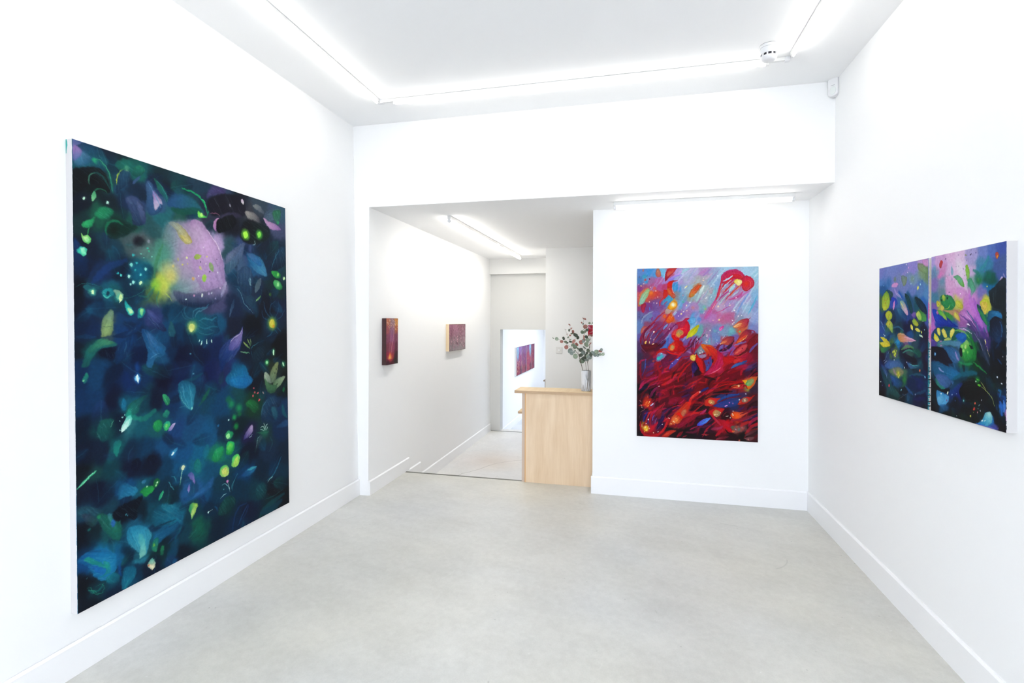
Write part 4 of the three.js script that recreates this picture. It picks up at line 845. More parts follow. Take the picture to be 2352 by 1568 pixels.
p.blob('#2a9a90', '#1f7474', .85, 2.5, 182, 965, 243, 980, 173, 967, 191, 941, 199, 964, 243, 980, 290, 958, 294, 972, 252, 999, 216, 992);
p.blob('#1a6c98', '#206890', .9, 2.5, 165, 909, 173, 943, 157, 924, 166, 901, 178, 915, 173, 943, 161, 941);
p.leaf(195, 967, 156, 1025, 29.9, '#58b4b0', '#d8ecf0', .95, 1.7);
p.leaf(190, 979, 158, 1024, 16.6, '#a8d8dc', '#f0f8fc', .9, 1.7);
p.dot(152, 980, 2, '#b8e8e8', .9);
p.dot(161, 969, 2.1, '#b8e8e8', .9);
p.dot(169, 962, 2.1, '#b8e8e8', .9);
p.dot(151, 1015, 2, '#b8e8e8', .9);
p.blob('#1c5c5c', '#144450', .85, 3.1, 77, 973, 107, 1038, 69, 995, 85, 967, 116, 965, 130, 975, 116, 1000, 115, 1032, 95, 1043, 73, 1026);
p.stroke(2, '#8ac8a8', .7, 0.8, 116, 998, 122, 984, 130, 975);
p.leaf(151, 1048, 131, 1091, 24.3, '#1a5c68', '#2a9a88', .9, 2.4);
p.blob('#25486c', '#1c2c4c', .9, 5.3, 901, 1009, 974, 1119, 876, 1061, 917, 1017, 976, 1009, 1027, 1040, 1000, 1071, 949, 1062, 907, 1106, 883, 1130);
p.blob('#306078', '#204a68', .8, 4.2, 958, 1064, 991, 1128, 949, 1062, 983, 1068, 999, 1112, 982, 1132, 957, 1104);
p.stroke(5.3, '#4a7890', .6, 2.7, 876, 1089, 888, 1047, 925, 1018);
p.blob('#4a3f80', '#c8a0d4', .95, 2.5, 761, 1176, 813, 1127, 754, 1185, 776, 1147, 813, 1125, 817, 1155, 798, 1173);
p.stroke(3.8, '#b8c8e0', .8, 1.3, 790, 1182, 805, 1180, 813, 1171);
p.glow(898, 1178, 40.3, '#2c6458', .8);
p.stroke(2.7, '#d8e8f0', .9, 0.7, 898, 1172, 887, 1147, 867, 1152);
p.stroke(2.7, '#d8e8f0', .9, 0.7, 900, 1170, 895, 1138, 891, 1131);
p.stroke(2.7, '#d8e8f0', .9, 0.7, 902, 1170, 911, 1147, 925, 1141);
p.stroke(2.7, '#c8dce8', .9, 0.7, 894, 1174, 878, 1163, 868, 1158);
p.stroke(2.7, '#c8dce8', .9, 0.7, 905, 1173, 919, 1160, 923, 1155);
p.stroke(7.8, '#2c6458', .8, 2.6, 843, 1169, 890, 1182, 930, 1185);
p.blob('#3a5060', '#1c2c3c', .9, 3.3, 866, 1188, 842, 1254, 866, 1188, 882, 1203, 857, 1236, 834, 1266, 826, 1261, 842, 1216);
p.stroke(4, '#7a9098', .7, 1.3, 866, 1188, 850, 1201, 838, 1248);
p.stroke(6.9, '#2c4a60', .7, 2.7, 938, 1209, 954, 1247, 929, 1287);
p.blob('#1c4068', '#2c4c80', .8, 4.2, 990, 1168, 1070, 1154, 981, 1172, 1034, 1153, 1074, 1149, 1069, 1184);
p.stroke(21.8, '#205a6c', .7, 5.8, 1036, 1059, 1044, 1102, 1070, 1136);
p.leaf(135, 1048, 139, 1109, 25, '#1a6470', '#1c7c78', .9, 2.8);
p.stroke(9.4, '#4aa888', .9, 1.8, 2, 1182, 23, 1166, 45, 1150, 68, 1137);
p.stroke(4.3, '#8ad0b0', .8, 1.1, 5, 1179, 27, 1165, 49, 1145, 64, 1138);
p.blob('#0b1226', '#0d1430', .9, 5.1, 214, 1133, 214, 1171, 192, 1156, 206, 1135, 228, 1141, 232, 1163, 214, 1179, 197, 1170);
p.blob('#0b1226', '#0d1430', .85, 5.3, 269, 1135, 273, 1174, 255, 1152, 269, 1135, 292, 1145, 292, 1167, 268, 1173);
p.glow(369, 1155, 24, '#2a78b8', .8);
p.leaf(392, 1135, 361, 1161, 16.4, '#2a70b0', '#8ac4e4', .9, 2.4);
p.leaf(374, 1148, 362, 1160, 7.7, '#e8f8f8', '#ffffff', .95, 1);
p.dot(416, 1224, 9.9, '#e8dcc0', .95);
p.stroke(3, '#a8c8b8', .9, 1, 413, 1232, 407, 1257, 401, 1292);
p.blob('#1c7074', '#206c80', .95, 3.1, 484, 1214, 495, 1269, 470, 1229, 487, 1207, 507, 1229, 507, 1263, 489, 1272, 472, 1253);
p.leaf(525, 1220, 544, 1156, 32.3, '#1a6c90', '#1a6a80', .7, 4.3);
p.blob('#2a9a68', '#1f7c54', .95, 3.3, 586, 1186, 604, 1251, 567, 1221, 586, 1191, 624, 1186, 630, 1217, 604, 1246, 573, 1242);
p.blob('#3cc070', '#28904c', .95, 2.3, 671, 1176, 670, 1232, 647, 1206, 657, 1173, 691, 1181, 697, 1208, 676, 1237, 650, 1227);
p.blob('#90d868', '#3ca850', .8, 2.9, 657, 1183, 670, 1222, 650, 1202, 670, 1181, 687, 1201, 670, 1227);
p.blob('#50c870', '#b8d868', .95, 2.4, 683, 1246, 709, 1300, 677, 1286, 686, 1252, 714, 1243, 731, 1264, 716, 1297, 689, 1300);
p.blob('#d8d870', '#a8c860', .8, 2.4, 696, 1260, 703, 1293, 686, 1288, 696, 1265, 717, 1255, 717, 1286, 692, 1295);
p.blob('#58c068', '#d8e080', .95, 2.3, 617, 1274, 648, 1324, 607, 1297, 616, 1277, 642, 1275, 661, 1297, 655, 1326, 629, 1328, 610, 1312);
p.blob('#f0d888', '#e0d070', .8, 2.8, 623, 1286, 642, 1317, 617, 1300, 629, 1285, 649, 1293, 648, 1319, 626, 1317);
p.dot(624, 1292, 2.3, '#b08030', .8);
p.dot(642, 1294, 2.3, '#b08030', .8);
p.dot(635, 1311, 2.3, '#b08030', .8);
p.dot(652, 1310, 2.3, '#b08030', .8);
p.blob('#5058a0', '#a880d0', .9, 2.5, 444, 1254, 466, 1308, 439, 1262, 456, 1253, 472, 1281, 473, 1312, 461, 1292, 444, 1273);
p.leaf(444, 1301, 441, 1339, 12.1, '#7868b8', '#a888c8', .9, 1.5);
p.stroke(3.8, '#3a8098', .8, 1.4, 360, 1243, 375, 1252, 383, 1277);
p.stroke(3.8, '#4a88a0', .8, 1.4, 347, 1262, 359, 1283, 372, 1303);
p.stroke(3, '#2a6a68', .7, 1.5, 404, 1275, 398, 1300);
p.blob('#1c4f88', '#2c5c98', .8, 5, 427, 1351, 553, 1320, 416, 1352, 460, 1348, 517, 1338, 572, 1306, 559, 1352, 493, 1374, 437, 1373);
p.leaf(465, 1364, 553, 1335, 21.1, '#3a6cac', '#1c5080', .6, 3.7);
p.blob('#1c5888', '#2a80b0', .9, 2.8, 150, 1217, 204, 1268, 145, 1224, 162, 1209, 187, 1225, 218, 1251, 204, 1268, 170, 1264, 145, 1264);
p.leaf(231, 1230, 254, 1229, 17.5, '#4a88b0', '#2a6090', .8, 2.6);
p.blob('#1f7a48', '#2c9a50', .95, 2.2, 231, 1260, 267, 1293, 226, 1262, 249, 1251, 277, 1257, 286, 1273, 267, 1284, 249, 1289, 235, 1276);
p.blob('#1a6038', '#1c7840', .9, 2.2, 286, 1239, 305, 1266, 279, 1258, 286, 1234, 305, 1238, 308, 1254, 291, 1266);
p.dot(297, 1251, 4.1, '#e0f0d0', .9);
p.dot(292, 1259, 3.2, '#c0e0b0', .9);
p.dot(256, 1253, 3.5, '#a8c8b8', .8);
p.leaf(304, 1325, 324, 1290, 16.6, '#2c8c78', '#2f9a70', .95, 1.4);
p.stroke(1.8, '#80c8a0', .7, 0.9, 309, 1320, 319, 1306, 325, 1295);
p.glow(651, 1353, 8.1, '#c060b0', 1);
p.dot(653, 1354, 6.4, '#e088c8', .95);
p.stroke(2.3, '#c0c8e0', .9, 0.6, 654, 1361, 662, 1384, 667, 1406);
p.stroke(3.5, '#80b0c8', .9, 1.2, 667, 1401, 654, 1377, 635, 1361, 618, 1364);
p.stroke(3.4, '#a0c0d0', .9, 1.1, 608, 1422, 627, 1409, 647, 1405);
p.stroke(4.7, '#3a708c', .8, 1.8, 680, 1406, 688, 1372, 716, 1333);
p.stroke(3.5, '#5088a0', .7, 1.2, 674, 1398, 681, 1375, 695, 1358);
p.blob('#174a4c', '#10343c', .9, 4.5, 640, 1418, 679, 1498, 614, 1444, 640, 1423, 680, 1431, 700, 1464, 665, 1498, 613, 1499, 594, 1477);
p.stroke(7.7, '#1c5080', .7, 2.2, 576, 1441, 588, 1455, 594, 1472);
p.dot(629, 1384, 3.4, '#6098b0', .8);
p.blob('#1c4c88', '#2a70a0', .9, 4.3, 751, 1354, 832, 1340, 737, 1355, 780, 1331, 836, 1333, 825, 1354, 780, 1368);
p.leaf(773, 1339, 840, 1336, 12.7, '#3a90b0', '#5ab0b8', .7, 2.5);
p.stroke(6.8, '#2a6a90', .8, 2.7, 910, 1429, 960, 1410, 994, 1373, 1021, 1334);
p.stroke(3.4, '#b0d0d8', .9, 1.4, 914, 1439, 934, 1425, 955, 1420);
p.blob('#1a4a5c', '#123844', .9, 4.5, 838, 1435, 884, 1505, 827, 1464, 846, 1432, 893, 1436, 909, 1480, 884, 1511, 845, 1503);
p.blob('#101420', '#141a26', .9, 5.4, 925, 1479, 983, 1516, 909, 1485, 950, 1482, 1009, 1507, 983, 1527, 925, 1508);
p.stroke(26.4, '#174858', .7, 5.3, 867, 1566, 940, 1553, 1044, 1536);
p.stroke(39.4, '#14405a', .7, 6.6, 859, 1575, 931, 1584, 1026, 1565);
p.stroke(3.3, '#3a7a80', .4, 1.3, 892, 1519, 966, 1522, 1036, 1509);
p.blob('#3c9470', '#b0c860', .95, 2, 448, 1405, 476, 1405, 441, 1412, 448, 1391, 465, 1387, 486, 1404, 478, 1425, 456, 1454, 450, 1429);
p.blob('#d8d888', '#90b868', .7, 2, 459, 1427, 476, 1405, 453, 1421, 465, 1406, 482, 1407, 473, 1423, 456, 1450);
p.stroke(1.6, '#e8f4f4', .95, 0.5, 542, 1454, 551, 1452, 567, 1451);
p.dot(542, 1455, 3.8, '#d8ecf0', .95);
p.stroke(4.4, '#1c2c4a', .8, 2.2, 570, 1458, 594, 1467, 588, 1490);
p.stroke(9.4, '#1c3c70', .6, 2.9, 677, 1590, 692, 1534, 720, 1497, 770, 1494);
p.stroke(7.2, '#2a4c80', .6, 2.4, 712, 1583, 741, 1542, 777, 1502);
p.stroke(8.5, '#1a3464', .6, 3, 733, 1570, 770, 1531, 785, 1504);
p.blob('#2a5068', '#1c3c50', .9, 2.9, 8, 1251, 73, 1340, 1, 1252, 23, 1246, 55, 1260, 85, 1282, 97, 1318, 73, 1317, 58, 1326, 37, 1299, 5, 1272);
p.blob('#3a3c58', '#2a4a50', .6, 3.6, 29, 1285, 51, 1316, 15, 1272, 48, 1284, 66, 1314, 44, 1324);
p.blob('#1c5c58', '#1f6a64', .85, 3, 81, 1300, 148, 1410, 66, 1291, 89, 1295, 120, 1319, 148, 1346, 154, 1384, 143, 1412, 119, 1394, 96, 1365, 77, 1330);
p.blob('#4a90a8', '#206858', .55, 2.7, 108, 1307, 144, 1376, 104, 1305, 128, 1314, 136, 1349, 148, 1382, 120, 1366);
p.blob('#3468c0', '#2a5cb0', .8, 2.4, 120, 1327, 128, 1354, 116, 1333, 128, 1326, 130, 1350, 118, 1352);
p.dot(39, 1332, 4.5, '#1c5c60', .8);
p.dot(72, 1301, 6.1, '#2a8060', .7);
p.blob('#0d1322', '#0c1524', .9, 4, 137, 1285, 203, 1358, 120, 1311, 145, 1292, 204, 1284, 239, 1284, 221, 1315, 207, 1360, 169, 1337, 136, 1341);
p.dot(171, 1328, 3.7, '#5090a8', .7);
p.dot(178, 1334, 2.5, '#4080a0', .7);
p.blob('#135070', '#1a6c90', .9, 4, 285, 1355, 399, 1442, 275, 1369, 309, 1342, 358, 1355, 394, 1390, 410, 1428, 388, 1447, 332, 1430, 284, 1415);
p.blob('#2880a0', '#1a5c84', .6, 4.6, 324, 1351, 394, 1422, 314, 1348, 364, 1359, 399, 1401, 404, 1435, 358, 1399);
p.stroke(5.4, '#0f2c44', .7, 2.7, 284, 1419, 328, 1423, 378, 1425);
p.blob('#1a5c8c', '#15507c', .9, 3.6, 284, 1467, 383, 1454, 276, 1472, 289, 1443, 332, 1443, 388, 1438, 383, 1463, 337, 1476, 298, 1490);
p.blob('#2a80ac', '#4898b8', .95, 2.5, 194, 1388, 237, 1506, 172, 1412, 181, 1383, 216, 1386, 256, 1413, 272, 1445, 260, 1474, 250, 1508, 223, 1513, 219, 1490, 189, 1456);
p.blob('#5aa8b8', '#a8d0c0', .6, 2.6, 224, 1438, 232, 1512, 216, 1421, 238, 1435, 244, 1475, 246, 1506, 221, 1509, 224, 1471);
p.stroke(1.7, '#60a8c0', .5, 0.9, 216, 1413, 224, 1450, 228, 1485);
p.stroke(1.7, '#60a8c0', .5, 0.8, 194, 1413, 211, 1453, 226, 1493);
p.stroke(1.8, '#60a8c0', .5, 0.9, 247, 1426, 242, 1458, 233, 1492);
p.blob('#1c6c68', '#308068', .9, 2.2, 279, 1473, 283, 1514, 269, 1491, 279, 1469, 300, 1469, 295, 1506, 288, 1520, 274, 1505);
p.dot(280, 1487, 5.4, '#78a848', .7);
p.blob('#2a7c58', '#1c5c50', .9, 2.3, 312, 1505, 316, 1542, 307, 1524, 314, 1504, 324, 1514, 319, 1543, 309, 1541);
p.blob('#14484c', '#165c50', .85, 4, 441, 1514, 504, 1482, 435, 1526, 458, 1502, 486, 1471, 509, 1504, 503, 1535, 463, 1542);
p.stroke(9.6, '#1a5c6c', .6, 3.4, 372, 1504, 393, 1481, 406, 1463);
p.stroke(6.6, '#16406c', .7, 2.8, 341, 1509, 372, 1495, 404, 1480);
p.blob('#115c9c', '#1c78b0', .95, 2.5, 7, 1425, 119, 1469, 1, 1426, 21, 1409, 54, 1409, 95, 1423, 127, 1453, 134, 1484, 130, 1514, 110, 1528, 87, 1532, 57, 1502, 42, 1468, 21, 1443);
p.blob('#2aa090', '#1c8c88', .75, 2.6, 24, 1426, 95, 1481, 21, 1428, 35, 1425, 57, 1445, 80, 1466, 106, 1487, 95, 1493, 64, 1467, 39, 1446);
p.blob('#1a60b8', '#1868b0', .7, 3, 50, 1464, 110, 1504, 46, 1462, 79, 1478, 106, 1503, 87, 1509, 60, 1488);
p.blob('#2a9c8c', '#1a7c84', .6, 2.3, 95, 1478, 106, 1518, 87, 1462, 110, 1481, 110, 1512, 87, 1513, 71, 1513, 95, 1501);
p.blob('#187890', '#14506c', .8, 3.1, 110, 1520, 142, 1560, 94, 1528, 126, 1520, 146, 1538, 142, 1560, 110, 1555);
p.stroke(7.7, '#1a5c64', .8, 1.9, 86, 1540, 75, 1553, 52, 1553, 34, 1536);
p.stroke(2.2, '#2a8074', .8, 1.1, 29, 1529, 42, 1532, 49, 1547, 60, 1565, 86, 1571);
p.stroke(1.5, '#38907c', .8, 0.7, 34, 1540, 49, 1545, 63, 1561, 82, 1573);
p.stroke(1.5, '#38907c', .7, 0.8, 60, 1538, 79, 1540, 88, 1556, 82, 1569);
p.stroke(1.1, '#5a8898', .7, 0.4, 27, 1494, 33, 1493, 35, 1491);
p.stroke(1.1, '#5a8898', .6, 0.4, 28, 1496, 35, 1495);
p.blob('#125a80', '#1a6c90', .9, 2.9, 167, 1523, 179, 1586, 154, 1542, 167, 1519, 201, 1535, 205, 1566, 183, 1588, 158, 1604, 150, 1584);
p.stroke(4.1, '#2a8898', .6, 1.6, 162, 1598, 168, 1585, 179, 1570);
p.stroke(9.7, '#12509c', .6, 3.2, 147, 1490, 142, 1512, 150, 1544);
p.glow(268, 1554, 22.3, '#1c4c68', .8);
p.blob('#6aa8a8', '#e8c8b0', .95, 1.8, 269, 1537, 266, 1575, 262, 1543, 273, 1535, 285, 1553, 282, 1574, 270, 1579, 252, 1555);
p.blob('#f0c8b0', '#f8e0d0', .9, 1.8, 259, 1554, 268, 1576, 255, 1554, 268, 1559, 281, 1571, 270, 1578);
p.dot(257, 1557, 4, '#c05040', .6);
p.leaf(371, 1602, 371, 1580, 24, '#1c60a0', '#1a4c7c', .6, 3.8);

  const tex = p.finish(4, 9, 0.2, [1, 1.1, 1.0]), { canvas, g } = smearedSide([[0, '#1c6a72', 5], [60, '#23303f', 3], [420, '#1d3a4c', 3], [760, '#1a5a78', 4]], 5, 0.9, []);
  g.fillStyle = '#2f9a90'; for (let y = 0; y < 30; y += 2) g.fillRect(0, y, 6 + 12 * vnoise(y / 6, 2, 4), 2.2);
  const t = canvasPicture('painting', 'huge dark blue-green painting of a glowing night garden on the left wall', 1.44, 2.13, 0.038, tex, { left: std({ map: canvasTexture(canvas), roughness: 0.8 }), other: whiteSide });
  const m = new THREE.Matrix4().makeRotationZ(LEAN).multiply(new THREE.Matrix4().makeTranslation(0.0005, 1.3475, -2.486)).multiply(new THREE.Matrix4().makeRotationY(Math.PI / 2));
  m.premultiply(new THREE.Matrix4().makeTranslation(-2.443, 0, 0)); t.position.setFromMatrixPosition(m); t.quaternion.setFromRotationMatrix(m);
}
{
  const p = new Easel(860, 1284, 211);
p.under([
  [17, 19, '#6a8abf'], [75, 26, '#4f90c8'], [132, 36, '#5a96cc'], [189, 23, '#7ab4d4'], [245, 24, '#b86478'], [301, 25, '#b098cc'], [357, 26, '#a8b4cc'], [413, 27, '#b0aac8'],
  [17, 79, '#5a84b4'], [60, 80, '#7a90b8'], [103, 95, '#9a7098'], [160, 90, '#b06a9a'], [203, 97, '#a084bc'], [259, 83, '#8a7cc8'], [315, 84, '#a49ac0'], [371, 85, '#a8aac0'],
  [426, 80, '#a8a8a8'], [17, 144, '#8c4a84'], [60, 139, '#a05a78'], [118, 140, '#b05a80'], [175, 140, '#b05a90'], [217, 141, '#b04a70'], [282, 142, '#4c94cc'], [329, 142, '#94a4c0'],
  [371, 158, '#98b0bc'], [421, 149, '#b08060'], [11, 213, '#c06068'], [75, 213, '#c85c50'], [132, 199, '#cc5448'], [175, 200, '#b05468'], [231, 229, '#5a94bc'], [282, 215, '#8a8a90'],
  [329, 216, '#7a9cb8'], [385, 225, '#9a9a90'], [427, 225, '#9ab0b4'], [11, 302, '#8c5080'], [75, 288, '#7c4a84'], [118, 288, '#74588c'], [160, 288, '#80588c'], [217, 274, '#5c8cb8'],
  [259, 274, '#e09830'], [310, 274, '#70a0c8'], [357, 289, '#9a84b8'], [413, 304, '#a888b0'], [17, 377, '#6a6c98'], [75, 371, '#7480a8'], [132, 362, '#7a64a0'], [189, 362, '#b06070'],
  [245, 377, '#cc6a38'], [302, 362, '#8a6cac'], [357, 356, '#a07aa8'], [399, 391, '#64a0cc'], [432, 377, '#8a90c0'], [488, 43, '#ae8cb4'], [543, 44, '#9aa8c4'], [597, 31, '#9cb8d0'],
  [677, 12, '#a0c4dc'], [784, 35, '#a4c4dc'], [849, 64, '#9cc4d8'], [488, 101, '#a8a4ac'], [543, 116, '#94acc4'], [583, 117, '#88a4c8'], [677, 75, '#c03858'], [771, 105, '#c83848'],
  [850, 149, '#98bcd0'], [515, 174, '#a8b4b4'], [564, 174, '#8cb4b8'], [488, 217, '#a8a8b4'], [537, 246, '#90a8b8'], [597, 189, '#a0809c'], [651, 175, '#a890a8'], [704, 219, '#b080a8'],
  [771, 219, '#a8a0c4'], [837, 206, '#8cb0d0'], [461, 304, '#88a0b4'], [529, 319, '#b06c94'], [597, 304, '#b49cb8'], [664, 290, '#a88cb8'], [718, 305, '#98a0c0'], [784, 305, '#98b4cc'],
  [842, 305, '#8c9cc4'], [461, 377, '#a878a8'], [529, 362, '#b07cb0'], [597, 362, '#b87090'], [664, 362, '#b07090'], [718, 376, '#8c94a8'], [771, 348, '#a4a8c4'], [842, 376, '#98a4cc'],
  [17, 440, '#6c84b0'], [75, 455, '#8c5470'], [146, 440, '#843c68'], [203, 439, '#8a4470'], [259, 439, '#945080'], [343, 468, '#b82038'], [413, 438, '#70a0b8'], [11, 530, '#68629c'],
  [60, 529, '#843048'], [118, 529, '#6c4878'], [175, 528, '#64406c'], [231, 528, '#5c74b4'], [282, 512, '#cc4050'], [344, 541, '#74609c'], [399, 540, '#806090'], [17, 604, '#584068'],
  [75, 603, '#5c1c30'], [146, 602, '#5c1c34'], [203, 587, '#4c60a4'], [260, 601, '#c45448'], [316, 591, '#a8141c'], [371, 585, '#7c5488'], [421, 598, '#843c60'], [17, 679, '#483a54'],
  [75, 678, '#5c2c48'], [132, 662, '#90303c'], [189, 646, '#94283c'], [231, 660, '#702040'], [288, 659, '#801c40'], [358, 658, '#7c3c68'], [413, 657, '#943048'], [17, 753, '#5c2434'],
  [60, 752, '#4c3c5c'], [103, 751, '#5c2c58'], [160, 735, '#8c1c34'], [217, 719, '#7c1840'], [274, 733, '#803040'], [330, 746, '#701424'], [371, 745, '#701c30'], [421, 744, '#502048'],
  [17, 843, '#581c30'], [75, 841, '#701c3c'], [132, 825, '#6c1430'], [189, 823, '#8c0c20'], [246, 822, '#78101c'], [302, 820, '#5c1018'], [358, 819, '#681428'], [413, 817, '#742034'],
  [461, 467, '#70a0a0'], [516, 467, '#90809c'], [570, 481, '#7888b4'], [624, 466, '#8498b4'], [678, 480, '#70a0ac'], [744, 451, '#c06848'], [824, 451, '#8488b8'], [850, 479, '#8488b4'],
  [461, 540, '#80789c'], [516, 539, '#8490ac'], [570, 539, '#7488b4'], [638, 538, '#a85864'], [705, 523, '#8068a0'], [771, 522, '#9c3448'], [837, 522, '#782430'], [461, 627, '#707c90'],
  [516, 612, '#cc3c28'], [570, 596, '#8868a0'], [624, 610, '#7868a4'], [678, 624, '#8058a0'], [731, 608, '#c04450'], [797, 593, '#741c28'], [850, 592, '#682030'], [461, 700, '#b01828'],
  [516, 699, '#5c3c80'], [565, 683, '#b82430'], [597, 682, '#c02c58'], [651, 681, '#b01c28'], [718, 680, '#c03838'], [784, 665, '#90203c'], [850, 663, '#6c2034'], [450, 758, '#781420'],
  [502, 742, '#503878'], [557, 741, '#a02444'], [597, 740, '#b02850'], [665, 739, '#841428'], [718, 737, '#781c38'], [771, 722, '#5c3c68'], [842, 720, '#482440'], [461, 816, '#70101c'],
  [529, 800, '#941c30'], [584, 798, '#701020'], [665, 796, '#740c24'], [718, 795, '#6c0c20'], [771, 779, '#501c38'], [837, 792, '#241418'], [12, 923, '#241820'], [63, 922, '#281c2c'],
  [123, 935, '#5c1430'], [197, 917, '#7c0c28'], [255, 916, '#6c0c20'], [313, 914, '#60101c'], [385, 911, '#4c1c44'], [437, 895, '#780c18'], [12, 1016, '#401420'], [78, 1029, '#a43024'],
  [138, 1012, '#4c1428'], [197, 1009, '#5c1428'], [255, 1007, '#78102c'], [313, 1005, '#84102c'], [371, 988, '#50183c'], [428, 985, '#900c18'], [12, 1109, '#301624'], [63, 1122, '#442048'],
  [123, 1104, '#6c2044'], [182, 1086, '#78202c'], [241, 1084, '#4c1430'], [299, 1081, '#a0202c'], [357, 1064, '#b84030'], [414, 1077, '#4c1428'], [12, 1202, '#2c1420'], [63, 1215, '#b07030'],
  [123, 1181, '#6c2448'], [182, 1178, '#3c1c48'], [226, 1161, '#902028'], [284, 1158, '#d06040'], [342, 1171, '#70142c'], [400, 1153, '#501424'], [9, 1270, '#241820'], [63, 1261, '#8c1c24'],
  [123, 1258, '#94202c'], [182, 1255, '#741c2c'], [226, 1237, '#281c20'], [299, 1234, '#301c20'], [357, 1246, '#241c20'], [429, 1227, '#301c28'], [462, 909, '#78101c'], [519, 877, '#6c0c18'],
  [589, 890, '#701018'], [659, 873, '#8c0c18'], [714, 871, '#ac1c1c'], [783, 854, '#90a050'], [838, 896, '#442c40'], [462, 984, '#5c1020'], [519, 997, '#984028'], [603, 979, '#344070'],
  [673, 961, '#3c4070'], [742, 974, '#483858'], [824, 971, '#542834'], [462, 1059, '#2c1820'], [519, 1063, '#441820'], [575, 1040, '#a03028'], [631, 1052, '#3c1830'], [687, 1020, '#303860'],
  [756, 1047, '#642028'], [838, 1044, '#441c28'], [462, 1135, '#4c1430'], [519, 1132, '#202030'], [561, 1130, '#741c2c'], [631, 1112, '#401420'], [701, 1094, '#c04420'], [770, 1106, '#642028'],
  [838, 1117, '#341820'], [462, 1210, '#2c1a28'], [519, 1207, '#401c30'], [589, 1189, '#941c34'], [645, 1171, '#a81424'], [701, 1183, '#743c38'], [756, 1189, '#6c4448'], [825, 1177, '#2c2028'],
  [462, 1264, '#301a28'], [547, 1251, '#3c1820'], [617, 1247, '#5c1824'], [687, 1243, '#341820'], [756, 1240, '#281c1c'], [838, 1244, '#48282c'],
]);
p.scatter(190, 0, 600, 800, 1270, ['#a81832', '#7c1030', '#c8203c', '#5c1a44', '#44306c', '#8c1428', '#b82a5c', '#30101c', '#d03030', '#641020'], (x, y, c) => { const L = rr(60, 210), u = rr(0.5, 1.1), b = rr(-26, 26); p.stroke(rr(6, 24), c, rr(0.35, 0.8), 3, x, y, x + L * 0.4 * Math.cos(u) + b, y - L * 0.4 * Math.sin(u) + b, x + L * Math.cos(u * 0.8), y - L * Math.sin(u * 0.8)); });
p.scatter(70, 0, 0, 860, 560, ['#b8c8e0', '#a890c4', '#90b8d4', '#c49cc4', '#7898cc', '#b4d4d8'], (x, y, c) => { const L = rr(40, 150); p.stroke(rr(5, 18), c, rr(0.2, 0.5), 4, x, y, x + L * 0.35, y - L * 0.5, x + L * 0.62, y - L); });
p.stroke(11.4, '#c8b8e0', .5, 2.3, 399, 6, 343, 55, 287, 107);
p.stroke(10.2, '#8ed0d0', .6, 1.7, 379, 6, 343, 23, 327, 28);
p.stroke(17, '#b0a4d0', .5, 4, 448, 13, 399, 71, 352, 131);
p.stroke(11.3, '#98c0d0', .5, 2.8, 448, 109, 399, 132, 371, 155);
p.stroke(14.3, '#b494cc', .5, 3.4, 329, 90, 310, 131, 301, 177);
p.stroke(11.4, '#cc90d8', .7, 2.3, 327, 17, 301, 48, 259, 65);
p.stroke(13.1, '#9a88d8', .8, 2.3, 327, 52, 276, 63, 231, 88);
p.glow(54, 62, 26.3, '#38a8b8', .7);
p.glow(69, 103, 17.5, '#3c94c0', .8);
p.blob('#b87458', '#c06a60', .9, 1.2, 152, 7, 152, 63, 136, 36, 143, 7, 160, 1, 175, 31, 175, 61, 157, 69, 140, 57);
p.blob('#d09068', '#b86858', .6, 1.2, 152, 22, 157, 57, 146, 22, 157, 16, 166, 40, 163, 61, 149, 57);
p.leaf(60, 97, 60, 75, 17.6, '#b85c58', '#b06860', .9, 1.2);
p.leaf(43, 23, 47, 2, 14.6, '#b07060', '#a87468', .9, 1.2);
p.leaf(20, 73, 17, 58, 8.8, '#6c6c88', '#746c84', .8, 0.9);
p.leaf(93, 89, 93, 71, 12.8, '#7a3058', '#8a3460', .95, 0.9);
p.leaf(70, 65, 75, 53, 7, '#4a8c90', '#408088', .8, 0.6);
p.blob('#b02838', '#c83c3c', .95, 1.2, 217, 82, 259, 9, 209, 100, 204, 67, 211, 35, 231, 3, 290, -2, 285, 13, 262, 42, 231, 76);
p.blob('#d8765c', '#c8504c', .85, 1.2, 226, 53, 271, 15, 220, 62, 228, 26, 248, 21, 276, 10, 271, 27, 245, 50);
p.stroke(3.5, '#a83058', .8, 0.9, 214, 94, 240, 62, 276, 21);
p.blob('#cc2c24', '#d84c30', .95, 1.1, 287, 95, 231, 188, 299, 95, 268, 106, 257, 130, 259, 153, 271, 183, 282, 215, 273, 230, 254, 221, 231, 200, 220, 171, 226, 118, 248, 97);
p.blob('#e02018', '#cc3428', .8, 1.2, 231, 118, 248, 141, 226, 112, 248, 103, 254, 118, 245, 147, 228, 147);
p.blob('#e07838', '#c86840', .8, 1.4, 226, 159, 254, 206, 220, 153, 240, 165, 257, 194, 268, 221, 254, 221, 234, 197);
p.blob('#cc3024', '#c83c30', .95, 1.2, 211, 167, 203, 223, 197, 167, 217, 165, 228, 188, 220, 218, 203, 232, 194, 217, 192, 191);
p.stroke(8.7, '#c03838', .9, 1.2, 197, 223, 175, 247, 166, 270, 169, 288);
p.stroke(2.9, '#e8e4ec', .8, 0.6, 262, 142, 259, 153, 265, 177, 275, 198);
p.blob('#4c98d0', '#58a0cc', .8, 1.7, 293, 113, 276, 171, 299, 107, 282, 113, 265, 136, 265, 159, 282, 183, 293, 142);
p.blob('#48a4c0', '#5c94c0', .85, 1.4, 217, 229, 217, 259, 186, 253, 203, 235, 231, 215, 248, 224, 262, 230, 259, 247, 231, 271, 203, 282, 180, 276);
p.leaf(192, 282, 228, 247, 11.6, '#985880', '#a85c68', .8, 1.2);
p.glow(276, 212, 20.1, '#a08078', .7);
p.glow(112, 196, 35, '#d06038', .7);
